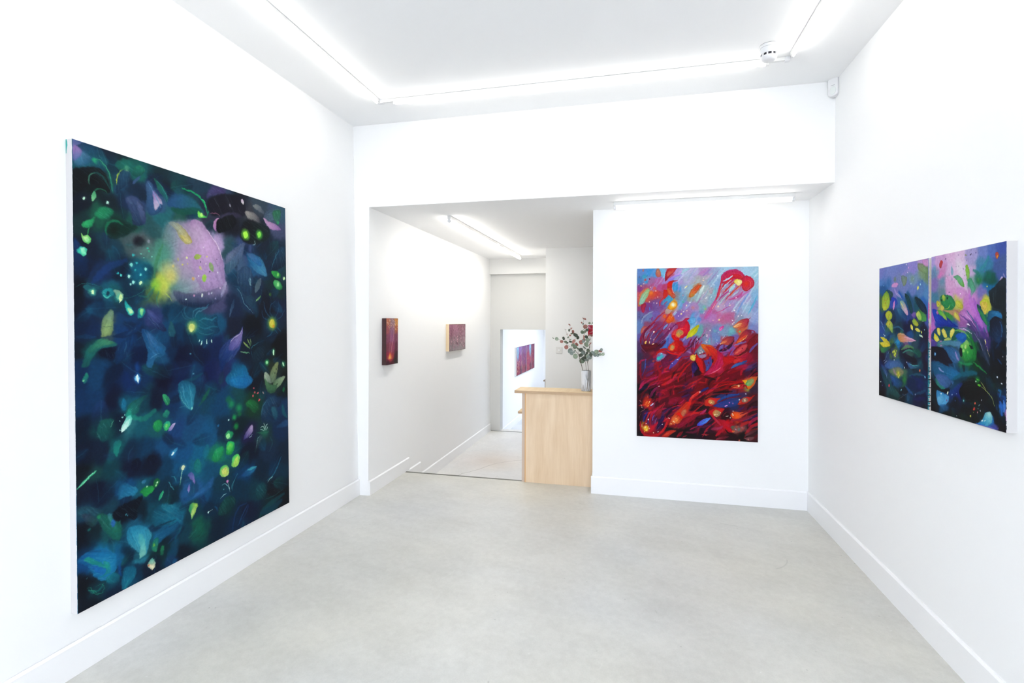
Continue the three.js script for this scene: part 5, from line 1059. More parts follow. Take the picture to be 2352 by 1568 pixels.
p.glow(100, 187, 23.3, '#ec8030', .9);
p.glow(129, 152, 17.4, '#e85c48', .8);
p.glow(152, 193, 31.9, '#c84c44', .7);
p.blob('#e0885c', '#d88050', .85, 1.5, 75, 145, 14, 287, 89, 154, 60, 151, 26, 186, 11, 234, 8, 287, 26, 285, 60, 252, 89, 199);
p.blob('#a4c088', '#94c4b0', .97, 0.9, 83, 163, 20, 258, 90, 151, 72, 160, 40, 192, 23, 228, 17, 273, 37, 273, 60, 246, 80, 205, 92, 169);
p.stroke(1.5, '#6c7c5c', .8, 0.3, 69, 190, 52, 216, 34, 246);
p.blob('#a82c48', '#b43050', .9, 1.2, 46, 273, 43, 335, 31, 282, 57, 264, 69, 276, 60, 305, 49, 338, 34, 326);
p.leaf(92, 323, 93, 294, 9.9, '#5070c0', '#6080c8', .85, 0.9);
p.leaf(89, 389, 118, 371, 11.7, '#6c4c90', '#584c98', .5, 1.2);
p.stroke(11.7, '#a0a8c0', .6, 1.8, 31, 419, 46, 377, 80, 347, 118, 329);
p.stroke(2.3, '#7c88a8', .8, 0.6, 46, 386, 69, 362, 98, 344);
p.leaf(103, 398, 120, 368, 11.7, '#8c4480', '#904888', .9, 0.9);
p.dot(17, 371, 3.2, '#484c68', .9);
p.dot(41, 373, 3.5, '#504860', .9);
p.dot(31, 132, 4.7, '#f0c080', .95);
p.dot(48, 117, 3.8, '#f4d8c8', .95);
p.dot(13, 121, 3.2, '#e8b0a8', .9);
p.dot(100, 144, 3.5, '#f8d0c8', .95);
p.dot(138, 172, 3.5, '#f8c8b8', .95);
p.dot(154, 219, 3.5, '#f4c0b0', .95);
p.dot(92, 255, 4.1, '#f4c8b0', .95);
p.dot(123, 263, 3.8, '#e8c8e0', .9);
p.dot(147, 264, 4.1, '#f0c8c0', .95);
p.dot(17, 202, 2.6, '#f0a898', .9);
p.dot(8, 222, 2.9, '#f0a898', .9);
p.dot(136, 226, 5.8, '#cc5c74', .8);
p.leaf(209, 344, 259, 297, 43.2, '#b0988c', '#c0a098', .95, 1.4);
p.blob('#e08c20', '#f09018', .97, 1.2, 231, 312, 282, 262, 223, 297, 245, 262, 276, 252, 296, 271, 288, 297, 259, 315, 231, 312);
p.glow(265, 277, 28.7, '#fff0b0', .95);
p.glow(265, 277, 14.4, '#fffbe8', .8);
p.glow(248, 300, 17.3, '#f0b828', .7);
p.blob('#e87028', '#d85820', .95, 1.2, 226, 371, 259, 406, 220, 377, 240, 353, 262, 362, 271, 380, 259, 406, 231, 415, 211, 400);
p.blob('#e86038', '#d86830', .9, 1.2, 197, 356, 209, 377, 189, 362, 203, 350, 217, 365, 209, 383, 194, 377);
p.stroke(11.6, '#b04050', .8, 1.4, 209, 330, 160, 365, 129, 401, 100, 427);
p.stroke(6.4, '#a03050', .8, 1.2, 197, 341, 152, 377, 112, 427);
p.stroke(11.5, '#c03838', .8, 1.2, 248, 336, 220, 377, 192, 426);
p.stroke(2.9, '#c8dce8', .7, 0.9, 293, 312, 271, 341, 254, 377);
p.leaf(268, 359, 293, 327, 14.4, '#90b4d0', '#a8c8dc', .8, 1.1);
p.blob('#a888ac', '#b08ab4', .85, 2.3, 302, 406, 360, 359, 296, 412, 330, 377, 366, 353, 388, 382, 357, 391, 338, 412);
p.blob('#b82848', '#c02c50', .95, 1.1, 302, 418, 366, 400, 282, 426, 296, 409, 330, 400, 360, 377, 382, 382, 368, 397, 382, 423, 343, 432);
p.blob('#60a0d0', '#70a8d0', .9, 1.4, 385, 391, 413, 406, 371, 394, 393, 377, 421, 371, 427, 406, 399, 426, 382, 417);
p.blob('#c86848', '#d87838', .9, 1.4, 438, 132, 385, 207, 449, 127, 415, 144, 388, 178, 377, 219, 407, 219, 432, 190, 451, 156);
p.stroke(6.8, '#e05020', .8, 1.1, 449, 135, 424, 158, 404, 187);
p.glow(404, 210, 17, '#a89848', .6);
p.leaf(346, 156, 368, 134, 9.7, '#f0ece0', '#e8dc70', .95, 0.6);
p.dot(335, 207, 5.7, '#c89098', .8);
p.dot(424, 202, 6.8, '#b8dcd8', .4);
p.glow(336, 255, 14.3, '#60ac98', .8);
p.dot(386, 260, 4.5, '#f8e8e8', .95);
p.dot(360, 285, 5.7, '#f4d8b0', .95);
p.dot(325, 347, 6.9, '#ecd098', .95);
p.dot(341, 330, 4, '#f0d8c0', .95);
p.dot(365, 323, 3.7, '#f0c8a8', .95);
p.dot(304, 363, 3.7, '#e8b8d0', .8);
p.glow(407, 301, 19.9, '#c87868', .5);
p.stroke(4, '#f0b0a8', .6, 0.9, 321, 309, 327, 321, 332, 333);
p.stroke(16.9, '#b880b8', .6, 2.8, 515, 3, 477, 34, 439, 57);
p.stroke(11.2, '#9a7cc0', .6, 2.2, 537, 6, 502, 40, 477, 66);
p.stroke(10, '#9484b4', .6, 2, 602, 5, 564, 53, 524, 105, 502, 133);
p.stroke(14, '#c0a8bc', .6, 3.4, 548, 38, 515, 70, 493, 92);
p.stroke(11.1, '#b4ccdc', .7, 2.2, 640, 6, 586, 68, 543, 131, 515, 180);
p.stroke(16.3, '#b8d4e4', .5, 3.8, 852, 13, 810, 63);
p.stroke(8.2, '#c8dce4', .7, 1.6, 857, 47, 829, 81);
p.stroke(11, '#c4d4e0', .6, 2.5, 784, 183, 718, 276, 678, 333);
p.stroke(12.6, '#c0cce0', .6, 2.7, 836, 138, 797, 211, 757, 279);
p.stroke(12.1, '#7898d0', .8, 1.9, 794, 200, 757, 254, 720, 331);
p.stroke(13.6, '#70aed0', .85, 1.9, 852, 212, 826, 280, 789, 353);
p.stroke(8.2, '#58a8c4', .7, 1.4, 847, 220, 821, 285, 800, 331);
p.stroke(10.9, '#b8c8d8', .7, 2.2, 816, 223, 784, 279, 752, 345);
p.stroke(6.7, '#6cb4c0', .8, 1.4, 575, 134, 564, 169, 559, 209);
p.stroke(16.9, '#b0d4d0', .7, 3.4, 488, 133, 461, 191, 433, 249);
p.leaf(450, 202, 487, 130, 19.8, '#b0d4d0', '#f0ece0', .9, 1.1);
p.leaf(491, 237, 511, 217, 7.3, '#c8dcd8', '#e8f0e8', .9, 0.6);
p.leaf(474, 199, 487, 185, 6.2, '#c8dcd8', '#e0e8e0', .9, 0.6);
p.leaf(530, 232, 539, 217, 5.6, '#c8d8d8', '#e0e8e0', .8, 0.6);
p.blob('#b0a4b0', '#b898a4', .7, 1.7, 524, 162, 537, 197, 518, 171, 532, 148, 551, 157, 548, 180, 537, 200, 524, 188);
p.stroke(2.2, '#c0c070', .7, 0.6, 522, 151, 518, 168, 522, 180);
p.blob('#e06830', '#d85c34', .95, 1.4, 466, 133, 439, 161, 469, 133, 450, 132, 428, 150, 417, 173, 439, 167, 458, 150);
p.dot(483, 98, 3.9, '#f4c8a0', .95);
p.dot(474, 95, 2.5, '#f0d0b0', .9);
p.leaf(478, 89, 480, 78, 3.4, '#f4d8c0', '#f4e0d0', .9, 0.3);
p.dot(555, 132, 3.6, '#f0f0f0', .9);
p.dot(579, 65, 3.9, '#d0e0e8', .9);
p.stroke(11.3, '#a06c9c', .6, 2, 461, 225, 447, 254, 433, 278);
p.glow(488, 295, 19.7, '#74b8a0', .7);
p.glow(496, 310, 11.3, '#a0b868', .8);
p.glow(466, 333, 22.6, '#60a0b4', .7);
p.leaf(479, 347, 490, 330, 6.2, '#c0d8d8', '#d8e8e0', .8, 0.6);
p.glow(450, 388, 25.5, '#5c90cc', .8);
p.blob('#c0305c', '#c83050', .96, 1.1, 677, 27, 704, 96, 602, 94, 610, 60, 637, 34, 672, 21, 709, 20, 739, 36, 765, 65, 752, 97, 704, 90, 661, 95, 624, 118, 608, 123);
p.blob('#cc2c50', '#c83848', .96, 1.1, 771, 71, 805, 163, 752, 85, 778, 66, 810, 81, 831, 109, 829, 143, 805, 166, 773, 182, 752, 165, 747, 125);
p.blob('#c82838', '#d03438', .8, 1.7, 693, 44, 744, 71, 640, 101, 664, 72, 699, 53, 736, 62, 757, 91, 731, 85, 691, 81, 656, 98);
p.stroke(11.1, '#b84078', .7, 1.4, 608, 89, 624, 51, 656, 29, 704, 23, 739, 39, 765, 65);
p.glow(776, 125, 30.2, '#d84028', .8);
p.stroke(4.4, '#e06870', .7, 1.1, 784, 97, 805, 115, 802, 149, 779, 171);
p.stroke(3.8, '#d85868', .6, 1.1, 800, 92, 818, 115, 815, 143);
p.stroke(16.7, '#c03858', .95, 1.4, 608, 94, 597, 146, 586, 198, 570, 238, 554, 267);
p.stroke(7.2, '#d06058', .8, 0.8, 610, 117, 600, 169, 589, 209, 578, 238);
p.stroke(12.2, '#c83040', .95, 1.1, 693, 84, 656, 101, 624, 129, 608, 163);
p.stroke(8.3, '#b03878', .8, 1.1, 672, 161, 640, 192, 608, 221, 586, 250);
p.stroke(11, '#c84448', .95, 1.1, 704, 102, 672, 135, 645, 164, 618, 198);
p.stroke(8.3, '#c04458', .9, 1.1, 731, 142, 694, 176, 659, 213, 635, 244);
p.stroke(7.2, '#d86030', .9, 0.8, 726, 148, 688, 184, 664, 216);
p.stroke(16.5, '#c05088', .8, 2.2, 757, 182, 726, 219, 694, 233, 656, 241);
p.stroke(10.9, '#c060a0', .7, 2.5, 810, 171, 768, 199, 731, 233);
p.leaf(613, 106, 688, 61, 12.8, '#a8bcd4', '#c4d4e4', .97, 0.6, .22);
p.stroke(5, '#c0d4e0', .95, 0.6, 677, 95, 651, 118, 626, 143, 613, 161);
p.stroke(3.9, '#a8a0c4', .9, 0.6, 675, 121, 651, 147, 635, 164);
p.stroke(11, '#a4d0dc', .95, 0.8, 707, 122, 683, 147, 664, 176, 661, 187);
p.leaf(704, 136, 664, 184, 16.6, '#a8d4dc', '#98c8d8', .95, 0.8);
p.leaf(731, 173, 678, 222, 13.8, '#9cb4cc', '#b8d0d8', .95, 0.8, .12);
p.leaf(608, 186, 594, 221, 9.5, '#b8c8d0', '#a8b8cc', .9, 0.8);
p.stroke(8.3, '#a8c4c4', .9, 1.1, 664, 187, 635, 218, 608, 253, 586, 284);
p.stroke(6.7, '#cc8888', .8, 0.8, 629, 152, 618, 175, 608, 192);
p.stroke(5.5, '#d89890', .7, 0.8, 667, 227, 640, 250, 613, 279);
p.blob('#f4dc60', '#f8e4a0', .97, 0.8, 704, 96, 731, 131, 693, 110, 712, 90, 749, 105, 741, 131, 720, 139, 704, 122);
p.dot(725, 110, 8.3, '#fcf0a0', .8);
p.stroke(2.8, '#f0c860', .9, 0.6, 693, 119, 677, 144, 667, 164);
p.stroke(2.8, '#f0a840', .9, 0.6, 739, 131, 726, 153, 710, 170);
p.stroke(25.2, '#c06090', .8, 3.4, 570, 238, 548, 284, 521, 333, 488, 382);
p.stroke(11.2, '#c85c80', .8, 2, 581, 250, 559, 284, 537, 313);
p.stroke(4.5, '#e8b0a8', .8, 0.8, 564, 270, 551, 293, 543, 313);
p.stroke(19.6, '#b868a4', .7, 3.4, 543, 330, 516, 362, 494, 388);
p.stroke(5.5, '#c05088', .85, 1.1, 667, 287, 629, 310, 602, 327, 559, 345);
p.glow(651, 371, 36.1, '#b86490', .7);
p.glow(597, 356, 36.3, '#c07098', .6);
p.glow(678, 285, 24.9, '#b890b8', .6);
p.dot(661, 196, 3.6, '#fcf0e8', .95);
p.dot(709, 229, 3.9, '#fcf0f0', .95);
p.dot(666, 284, 4.4, '#f8d8b8', .95);
p.dot(628, 286, 3.3, '#f0c8d0', .9);
p.dot(662, 268, 2.8, '#f0e0e0', .9);
p.dot(586, 291, 6.7, '#f4d0a8', .9);
p.dot(697, 321, 5, '#fce8dc', .95);
p.dot(723, 364, 3.9, '#f4f0f0', .9);
p.dot(746, 358, 3.9, '#f4f0f0', .95);
p.dot(783, 266, 3.6, '#e0e8f0', .8);
p.dot(708, 348, 2.5, '#484c68', .9);
p.dot(592, 391, 5, '#f0d890', .95);
p.dot(549, 394, 3.4, '#f0c0a0', .9);
p.leaf(678, 391, 690, 399, 6.1, '#f8f0f0', '#f8f0f0', .95, 0.6);
p.dot(695, 411, 3.9, '#f8f0f0', .95);
p.dot(684, 421, 4.4, '#f8f0f0', .95);
p.blob('#dc7840', '#a83050', .97, 0.8, 699, 443, 795, 391, 688, 446, 712, 414, 742, 391, 779, 380, 797, 391, 792, 419, 771, 448, 736, 454);
p.stroke(3.8, '#9c3058', .9, 0.8, 787, 391, 803, 377, 810, 371);
p.leaf(691, 446, 752, 414, 27.6, '#f4c090', '#e08848', .7, 1.7);
p.stroke(2.8, '#f4d8b0', .8, 0.6, 691, 446, 720, 425, 747, 417);
p.blob('#cc5840', '#8c3850', .97, 0.8, 603, 570, 689, 517, 597, 570, 624, 535, 656, 515, 694, 514, 694, 537, 678, 563, 651, 578, 621, 573);
p.leaf(600, 569, 651, 544, 16.7, '#f0b078', '#d06848', .7, 1.4);
p.dot(599, 569, 3.3, '#fce8c8', .95);
p.blob('#d8502c', '#983048', .97, 0.8, 710, 563, 797, 476, 705, 566, 726, 523, 752, 482, 782, 462, 811, 465, 808, 499, 782, 528, 747, 548, 721, 563);
p.stroke(3.3, '#f8c870', .9, 0.6, 721, 557, 752, 540, 776, 519, 787, 499);
p.leaf(715, 560, 787, 499, 16.5, '#f07830', '#d84838', .7, 1.4, -.1);
p.stroke(8.2, '#8c3858', .9, 1.1, 805, 465, 826, 471, 845, 493);
p.leaf(592, 471, 624, 434, 25.1, '#e070b0', '#c84888', .95, 0.8);
p.stroke(3.9, '#f0a8c8', .8, 0.6, 594, 466, 611, 452);
p.blob('#7c1c28', '#8c1c28', .97, 1.1, 853, 502, 798, 622, 863, 496, 824, 513, 803, 536, 782, 568, 784, 602, 800, 624, 832, 590, 863, 561);
p.blob('#cc4048', '#d85c60', .95, 0.8, 694, 646, 784, 571, 691, 646, 710, 612, 745, 582, 784, 568, 782, 591, 753, 620, 718, 643);
p.leaf(699, 643, 758, 597, 13.8, '#e88058', '#d86068', .7, 1.4);
p.dot(753, 600, 4.4, '#702040', .95);
p.dot(743, 611, 2.5, '#802848', .9);
p.blob('#601418', '#74202c', .9, 1.7, 694, 652, 784, 593, 691, 655, 726, 649, 771, 614, 787, 596, 795, 613, 758, 642, 718, 660);
p.stroke(16.4, '#6a70b8', .7, 2.2, 858, 561, 821, 596, 800, 630);
p.stroke(13.7, '#7880b8', .7, 2.2, 779, 551, 731, 566, 694, 580);
p.dot(603, 600, 3.1, '#504c88', .9);
p.dot(621, 610, 6.1, '#8c2858', .9);
p.dot(615, 614, 3.3, '#8c2858', .9);
p.dot(639, 601, 6.7, '#983464', .9);
p.dot(660, 630, 5.6, '#a02c5c', .9);
p.dot(651, 615, 8.3, '#a06098', .6);
p.stroke(11.1, '#7c6cb4', .7, 1.9, 705, 592, 683, 626, 667, 655);
p.glow(638, 647, 25, '#8464a8', .6);
p.dot(734, 478, 6.6, '#5cc088', .7);
p.glow(678, 466, 24.9, '#80c0c0', .6);
p.glow(562, 472, 19.6, '#70b0a8', .6);
p.dot(528, 469, 3.9, '#f4dce0', .95);
p.dot(506, 502, 4.2, '#f4c8b8', .95);
p.dot(505, 512, 3.9, '#f4e0f0', .95);
p.dot(470, 517, 4, '#f4c8a8', .95);
p.dot(508, 541, 4.5, '#f0c8a0', .95);
p.dot(501, 551, 3.4, '#f0d8d8', .95);
p.dot(505, 561, 3.7, '#f0d0c0', .95);
p.dot(437, 536, 2.8, '#f0d0f0', .95);
p.dot(436, 544, 2.8, '#f4d8f0', .95);
p.dot(586, 484, 3.9, '#b8b8e0', .8);
p.dot(577, 543, 3.6, '#a8c0d8', .9);
p.dot(635, 509, 2.8, '#585c90', .9);
p.stroke(3.9, '#a8b8d0', .6, 0.8, 570, 550, 578, 565, 589, 573);
p.stroke(4.5, '#b8b8cc', .7, 0.8, 635, 503, 621, 521, 611, 535);
p.stroke(8.4, '#a8588c', .8, 1.4, 505, 449, 483, 490, 461, 531, 439, 560);
p.stroke(3.4, '#b08cb4', .8, 0.8, 502, 458, 488, 487, 475, 511);
p.stroke(16.9, '#a884ac', .6, 2.5, 524, 473, 516, 519, 510, 548);
p.stroke(3.9, '#a06498', .8, 0.8, 535, 493, 535, 530, 537, 571);
p.blob('#6ca8b8', '#80b0b8', .7, 1.4, 527, 530, 521, 571, 521, 536, 529, 519, 532, 554, 524, 574, 516, 559);
p.leaf(600, 541, 611, 524, 8.4, '#a86080', '#b06070', .8, 1.1);
p.stroke(8.3, '#5c6cac', .5, 1.7, 705, 511, 678, 506);
p.blob('#7c8894', '#889098', .95, 1.1, 450, 589, 461, 647, 469, 583, 442, 607, 436, 636, 447, 653, 469, 641, 488, 629);
p.blob('#e87824', '#cc2c28', .97, 0.8, 475, 577, 554, 669, 464, 575, 499, 574, 537, 582, 576, 617, 586, 657, 581, 697, 559, 724, 548, 727, 554, 686, 538, 658, 505, 635, 477, 606);
p.blob('#d83820', '#c02828', .8, 1.4, 510, 594, 557, 669, 499, 586, 543, 600, 573, 634, 570, 674, 557, 698, 554, 663, 532, 635);
p.blob('#c81c4c', '#d02c60', .97, 0.8, 597, 628, 543, 770, 578, 616, 608, 639, 624, 673, 622, 714, 603, 746, 565, 773, 527, 791, 488, 807, 510, 774, 548, 738, 576, 692, 581, 654);
p.stroke(6.7, '#dc5478', .8, 1.1, 608, 740, 581, 764, 549, 785, 510, 800);
p.stroke(3.9, '#e88898', .8, 0.8, 603, 746, 576, 767, 538, 788);
p.stroke(8.4, '#b83460', .7, 1.4, 597, 651, 597, 685, 586, 720);
p.blob('#5c4488', '#4c5c98', .97, 0.8, 524, 678, 510, 762, 483, 696, 513, 681, 535, 666, 543, 698, 540, 727, 521, 753, 502, 774, 494, 737);
p.dot(518, 713, 8.4, '#802c54', .7);
p.dot(508, 731, 5.1, '#702c5c', .7);
p.blob('#9884a4', '#a8889c', .9, 1.1, 461, 659, 499, 658, 453, 665, 469, 650, 499, 644, 505, 658, 488, 676, 464, 676);
p.blob('#b01c34', '#b82840', .9, 0.8, 455, 650, 538, 655, 450, 653, 477, 641, 494, 635, 502, 655, 524, 669, 516, 684, 494, 693, 483, 693, 508, 664, 497, 647, 472, 650);
p.dot(459, 639, 4.8, '#fce0e0', .95);
p.dot(466, 618, 3.4, '#f4d0d8', .95);
p.dot(474, 632, 3.7, '#f4c8d0', .95);
p.dot(458, 658, 3.7, '#e86898', .9);
p.blob('#d02018', '#c81c24', .97, 0.9, 439, 648, 475, 772, 431, 648, 450, 671, 475, 699, 488, 734, 491, 775, 477, 792, 458, 767, 442, 729, 431, 700);
p.blob('#80141c', '#90182c', .9, 1.4, 483, 699, 494, 772, 480, 693, 497, 728, 499, 769, 488, 786, 483, 757);
p.blob('#180c18', '#301024', .9, 2.3, 433, 724, 461, 781, 422, 700, 439, 729, 455, 764, 464, 796, 442, 808, 417, 803);
p.blob('#c02020', '#b81c24', .95, 1.4, 624, 682, 694, 709, 622, 668, 657, 664, 694, 666, 702, 689, 678, 712, 640, 722, 622, 714);
p.blob('#d84038', '#b82040', .95, 1.1, 697, 695, 784, 656, 694, 689, 718, 674, 758, 659, 790, 636, 792, 653, 771, 679, 731, 697, 699, 712);
p.blob('#b01848', '#a81c3c', .9, 1.4, 718, 672, 795, 636, 705, 669, 747, 660, 795, 630, 795, 647, 758, 671);
p.blob('#4c78b4', '#3c5c94', .97, 0.8, 678, 744, 774, 693, 673, 750, 699, 718, 737, 703, 784, 687, 771, 705, 731, 726, 697, 741);
p.blob('#9c1438', '#b0204c', .95, 1.4, 705, 746, 790, 722, 694, 752, 726, 729, 771, 716, 806, 713, 790, 730, 747, 748, 715, 758);
p.stroke(13.7, '#5c3c70', .7, 2.2, 774, 753, 811, 730, 853, 697);
p.stroke(16.5, '#6c2440', .8, 2.5, 784, 722, 821, 704, 858, 675);
p.stroke(11, '#5c2038', .8, 1.6, 798, 793, 827, 772, 856, 757);
p.stroke(16.5, '#403c68', .6, 2.5, 771, 768, 806, 750, 853, 723);
p.stroke(16.7, '#900c20', .7, 2.5, 651, 794, 705, 766, 753, 751);
p.stroke(11.2, '#600c18', .8, 2.2, 597, 812, 630, 777, 665, 756);
p.stroke(8.4, '#7c1c48', .6, 1.7, 565, 859, 587, 807, 624, 765);
p.stroke(19.7, '#34101c', .8, 3.9, 488, 815, 532, 826, 565, 833);
p.stroke(11.7, '#7898c0', .6, 2.3, 89, 449, 69, 484, 60, 523);
p.blob('#c06450', '#b05c60', .95, 1.2, 31, 470, 75, 449, 28, 479, 40, 449, 63, 440, 80, 449, 63, 470, 43, 488, 31, 500);
p.blob('#a0788c', '#8890b0', .6, 1.2, 40, 488, 72, 452, 37, 494, 54, 464, 75, 452, 57, 482);
p.stroke(20.4, '#8c2444', .9, 1.5, 135, 410, 83, 452, 46, 500, 28, 544, 28, 577);
p.stroke(9.9, '#a02c44', .9, 1.2, 152, 428, 100, 475, 75, 523, 60, 565);
p.stroke(8.8, '#6c1c40', .9, 1.2, 95, 434, 57, 488, 49, 529, 60, 556);
p.stroke(10.4, '#9c3048', .95, 1.2, 197, 427, 140, 481, 100, 523, 86, 565);
p.stroke(11.5, '#8c2c48', .9, 1.2, 231, 427, 175, 487, 135, 537, 112, 576);
p.stroke(9.8, '#7c2c54', .9, 1.2, 248, 451, 203, 507, 169, 546, 140, 585);
p.stroke(11.5, '#742c60', .9, 1.4, 288, 421, 237, 477, 203, 525, 158, 581);
p.stroke(11.6, '#5c1c40', .9, 1.4, 212, 551, 186, 581, 152, 608, 129, 617);
p.stroke(6.9, '#8c3060', .8, 1.2, 265, 445, 226, 504, 197, 549);
p.blob('#7c1c30', '#6c1c2c', .95, 1.5, 26, 559, 103, 603, 23, 541, 31, 577, 57, 589, 106, 582, 146, 570, 152, 593, 123, 615, 83, 624, 52, 616, 28, 586);
p.stroke(2.3, '#b0708c', .7, 0.6, 24, 577, 34, 604, 57, 633, 69, 648);
p.stroke(7, '#6484b8', .8, 1.2, 95, 481, 75, 508, 66, 538);
p.stroke(7, '#7080b0', .8, 1.2, 129, 481, 109, 508, 98, 535);
p.stroke(2.9, '#6c8cb8', .8, 0.9, 163, 484, 135, 528, 120, 558);
p.stroke(6.9, '#7494c4', .8, 1.4, 231, 421, 209, 448, 192, 469);
p.leaf(192, 463, 228, 421, 14.4, '#6c94c8', '#7ca8d8', .8, 1.4);
p.stroke(2.9, '#b0a0c8', .7, 0.6, 212, 531, 186, 555, 169, 575);
p.stroke(2.9, '#c08090', .7, 0.6, 52, 553, 54, 529, 69, 505);
p.stroke(2.9, '#b07890', .7, 0.6, 118, 564, 129, 540, 146, 514);
p.dot(125, 483, 5.2, '#fcd8c8', .95);
p.leaf(122, 489, 130, 478, 5.8, '#fce0d0', '#fcecdc', .95, 0.6);
p.blob('#fcb850', '#fce0a0', .97, 0.6, 63, 571, 69, 556, 56, 565, 63, 556, 73, 553, 70, 568, 63, 577);
p.leaf(90, 573, 96, 556, 7.6, '#f0b878', '#fce0c0', .95, 0.6);
p.leaf(109, 582, 125, 570, 9.9, '#f0b070', '#f8d0b0', .95, 0.6);
p.dot(122, 573, 4.1, '#f8d0b0', .9);
p.leaf(100, 541, 105, 529, 4.1, '#f4d8d0', '#fce8e0', .95, 0.6);
p.leaf(122, 549, 127, 537, 4.7, '#f0c8c8', '#fce0d8', .95, 0.6);
p.dot(237, 463, 3.5, '#f8e0e8', .95);
p.leaf(233, 466, 243, 457, 4, '#f0d8e0', '#fcecf0', .95, 0.6);
p.blob('#4c70b8', '#5c80c0', .9, 1.4, 217, 534, 197, 599, 223, 533, 240, 527, 237, 557, 226, 592, 203, 607, 169, 614, 192, 593, 212, 569);
p.blob('#7c74b8', '#8c70b0', .7, 2, 248, 504, 240, 563, 237, 522, 254, 498, 251, 533, 243, 563, 231, 581);
p.blob('#cc1c38', '#d8203c', .97, 0.9, 343, 421, 316, 521, 304, 427, 330, 409, 369, 403, 385, 433, 385, 465, 371, 500, 338, 526, 310, 533, 276, 539, 254, 521, 257, 495, 276, 474, 299, 451);
p.blob('#a03c60', '#b03458', .6, 2.3, 316, 418, 330, 445, 296, 433, 321, 409, 349, 404, 349, 433, 321, 450);
p.stroke(4, '#e87060', .7, 0.9, 293, 471, 321, 459, 352, 456);
p.blob('#e0504c', '#e8705c', .8, 1.2, 259, 498, 293, 527, 255, 504, 276, 474, 299, 462, 282, 498, 293, 527, 271, 512);
p.blob('#e8885c', '#e09050', .97, 0.6, 310, 468, 310, 515, 285, 495, 296, 471, 316, 464, 338, 477, 338, 500, 321, 512, 307, 527, 290, 515);
p.blob('#a89068', '#b88c50', .97, 0.6, 310, 474, 316, 503, 290, 492, 299, 474, 318, 470, 335, 483, 330, 497, 310, 509, 293, 500);
p.glow(302, 500, 14.3, '#e0a838', .6);
p.blob('#e01010', '#d80c10', .97, 0.9, 271, 507, 293, 556, 257, 518, 274, 504, 290, 527, 310, 536, 304, 562, 282, 551, 262, 536);
p.blob('#cc2018', '#c01418', .97, 1.1, 288, 550, 344, 620, 274, 554, 302, 544, 313, 577, 335, 588, 352, 614, 332, 629, 299, 627, 260, 639, 243, 616, 265, 592);
p.blob('#e04028', '#d85030', .95, 0.9, 240, 586, 260, 621, 229, 598, 248, 574, 271, 565, 282, 586, 276, 615, 254, 627, 234, 622);
p.blob('#e07830', '#e8904c', .95, 0.6, 248, 586, 260, 621, 243, 598, 251, 583, 271, 586, 276, 603, 262, 624, 245, 619);
p.blob('#c09860', '#b8a070', .95, 0.6, 254, 586, 265, 610, 250, 592, 260, 583, 271, 595, 268, 609, 254, 610);
p.blob('#b0101c', '#a80c18', .95, 1.1, 310, 591, 341, 626, 302, 591, 330, 582, 352, 614, 330, 632, 302, 624);
p.stroke(17.3, '#b01c24', .95, 1.4, 231, 613, 192, 616, 160, 635, 143, 662);
p.stroke(11.6, '#d82020', .9, 1.2, 220, 628, 248, 645, 282, 650, 304, 653);
p.stroke(6.9, '#d84c38', .9, 0.9, 197, 631, 172, 640, 152, 656, 146, 670);
p.blob('#8c6c9c', '#a088b0', .9, 0.9, 146, 676, 203, 667, 141, 694, 143, 671, 169, 643, 212, 652, 214, 666, 192, 690, 163, 709, 146, 706);
p.blob('#4cb8c4', '#50a8bc', .97, 0.6, 152, 691, 180, 664, 149, 697, 152, 676, 172, 664, 180, 646, 192, 661, 200, 667, 180, 688, 163, 700);
p.glow(160, 685, 14.5, '#34c0a8', .8);
p.leaf(175, 655, 186, 646, 8.7, '#80c8d0', '#90d0d8', .9, 0.6);
p.glow(121, 707, 9.9, '#c86048', .7);
p.leaf(234, 769, 327, 664, 28.7, '#4c4494', '#6c5ca0', .9, 1.7, -.08);
p.stroke(6.9, '#5c54a0', .9, 1.2, 237, 766, 251, 730, 282, 697, 324, 667);
p.leaf(293, 696, 307, 685, 5.2, '#e8e0f4', '#f4f0fc', .95, 0.6);
p.dot(260, 721, 3.2, '#d0c8e0', .95);
p.glow(217, 746, 17.3, '#804c6c', .7);
p.blob('#6c1848', '#781c44', .8, 2.3, 186, 693, 220, 740, 180, 699, 217, 693, 243, 704, 231, 740, 203, 761, 186, 735);
p.stroke(7, '#4468b0', .8, 1.5, 66, 690, 63, 726, 66, 767);
p.stroke(7.6, '#404c90', .7, 2.1, 60, 738, 52, 785, 37, 822);
p.leaf(89, 767, 129, 712, 26.2, '#5c2c60', '#7c3c78', .8, 1.7);
p.leaf(60, 827, 126, 787, 26.3, '#642858', '#7c3468', .85, 1.8);
p.stroke(14.7, '#8c1c38', .8, 2.1, 31, 702, 26, 756, 26, 810, 37, 851);
p.stroke(17.4, '#a0182c', .8, 2.3, 152, 718, 160, 765, 175, 800, 158, 839);
p.stroke(5.9, '#a82c34', .7, 1.2, 31, 857, 66, 839, 95, 838);
p.dot(209, 784, 4, '#e04c28', .8);
p.dot(220, 786, 3.5, '#d84028', .8);
p.dot(80, 856, 3.5, '#d83c30', .7);
p.stroke(14.3, '#300a14', .6, 3.4, 302, 756, 271, 801, 254, 839);
p.stroke(9.7, '#9c2038', .9, 1.1, 394, 663, 344, 673, 310, 703, 288, 733);
p.stroke(7.4, '#801828', .9, 1.1, 385, 681, 344, 702, 310, 738, 282, 791);
p.stroke(7.4, '#a82430', .9, 1.1, 394, 689, 355, 719, 327, 749);
p.stroke(12.5, '#b01820', .9, 1.4, 399, 707, 360, 749, 330, 790, 305, 832, 302, 861);
p.stroke(11.4, '#701428', .9, 1.7, 399, 724, 377, 772, 360, 819);
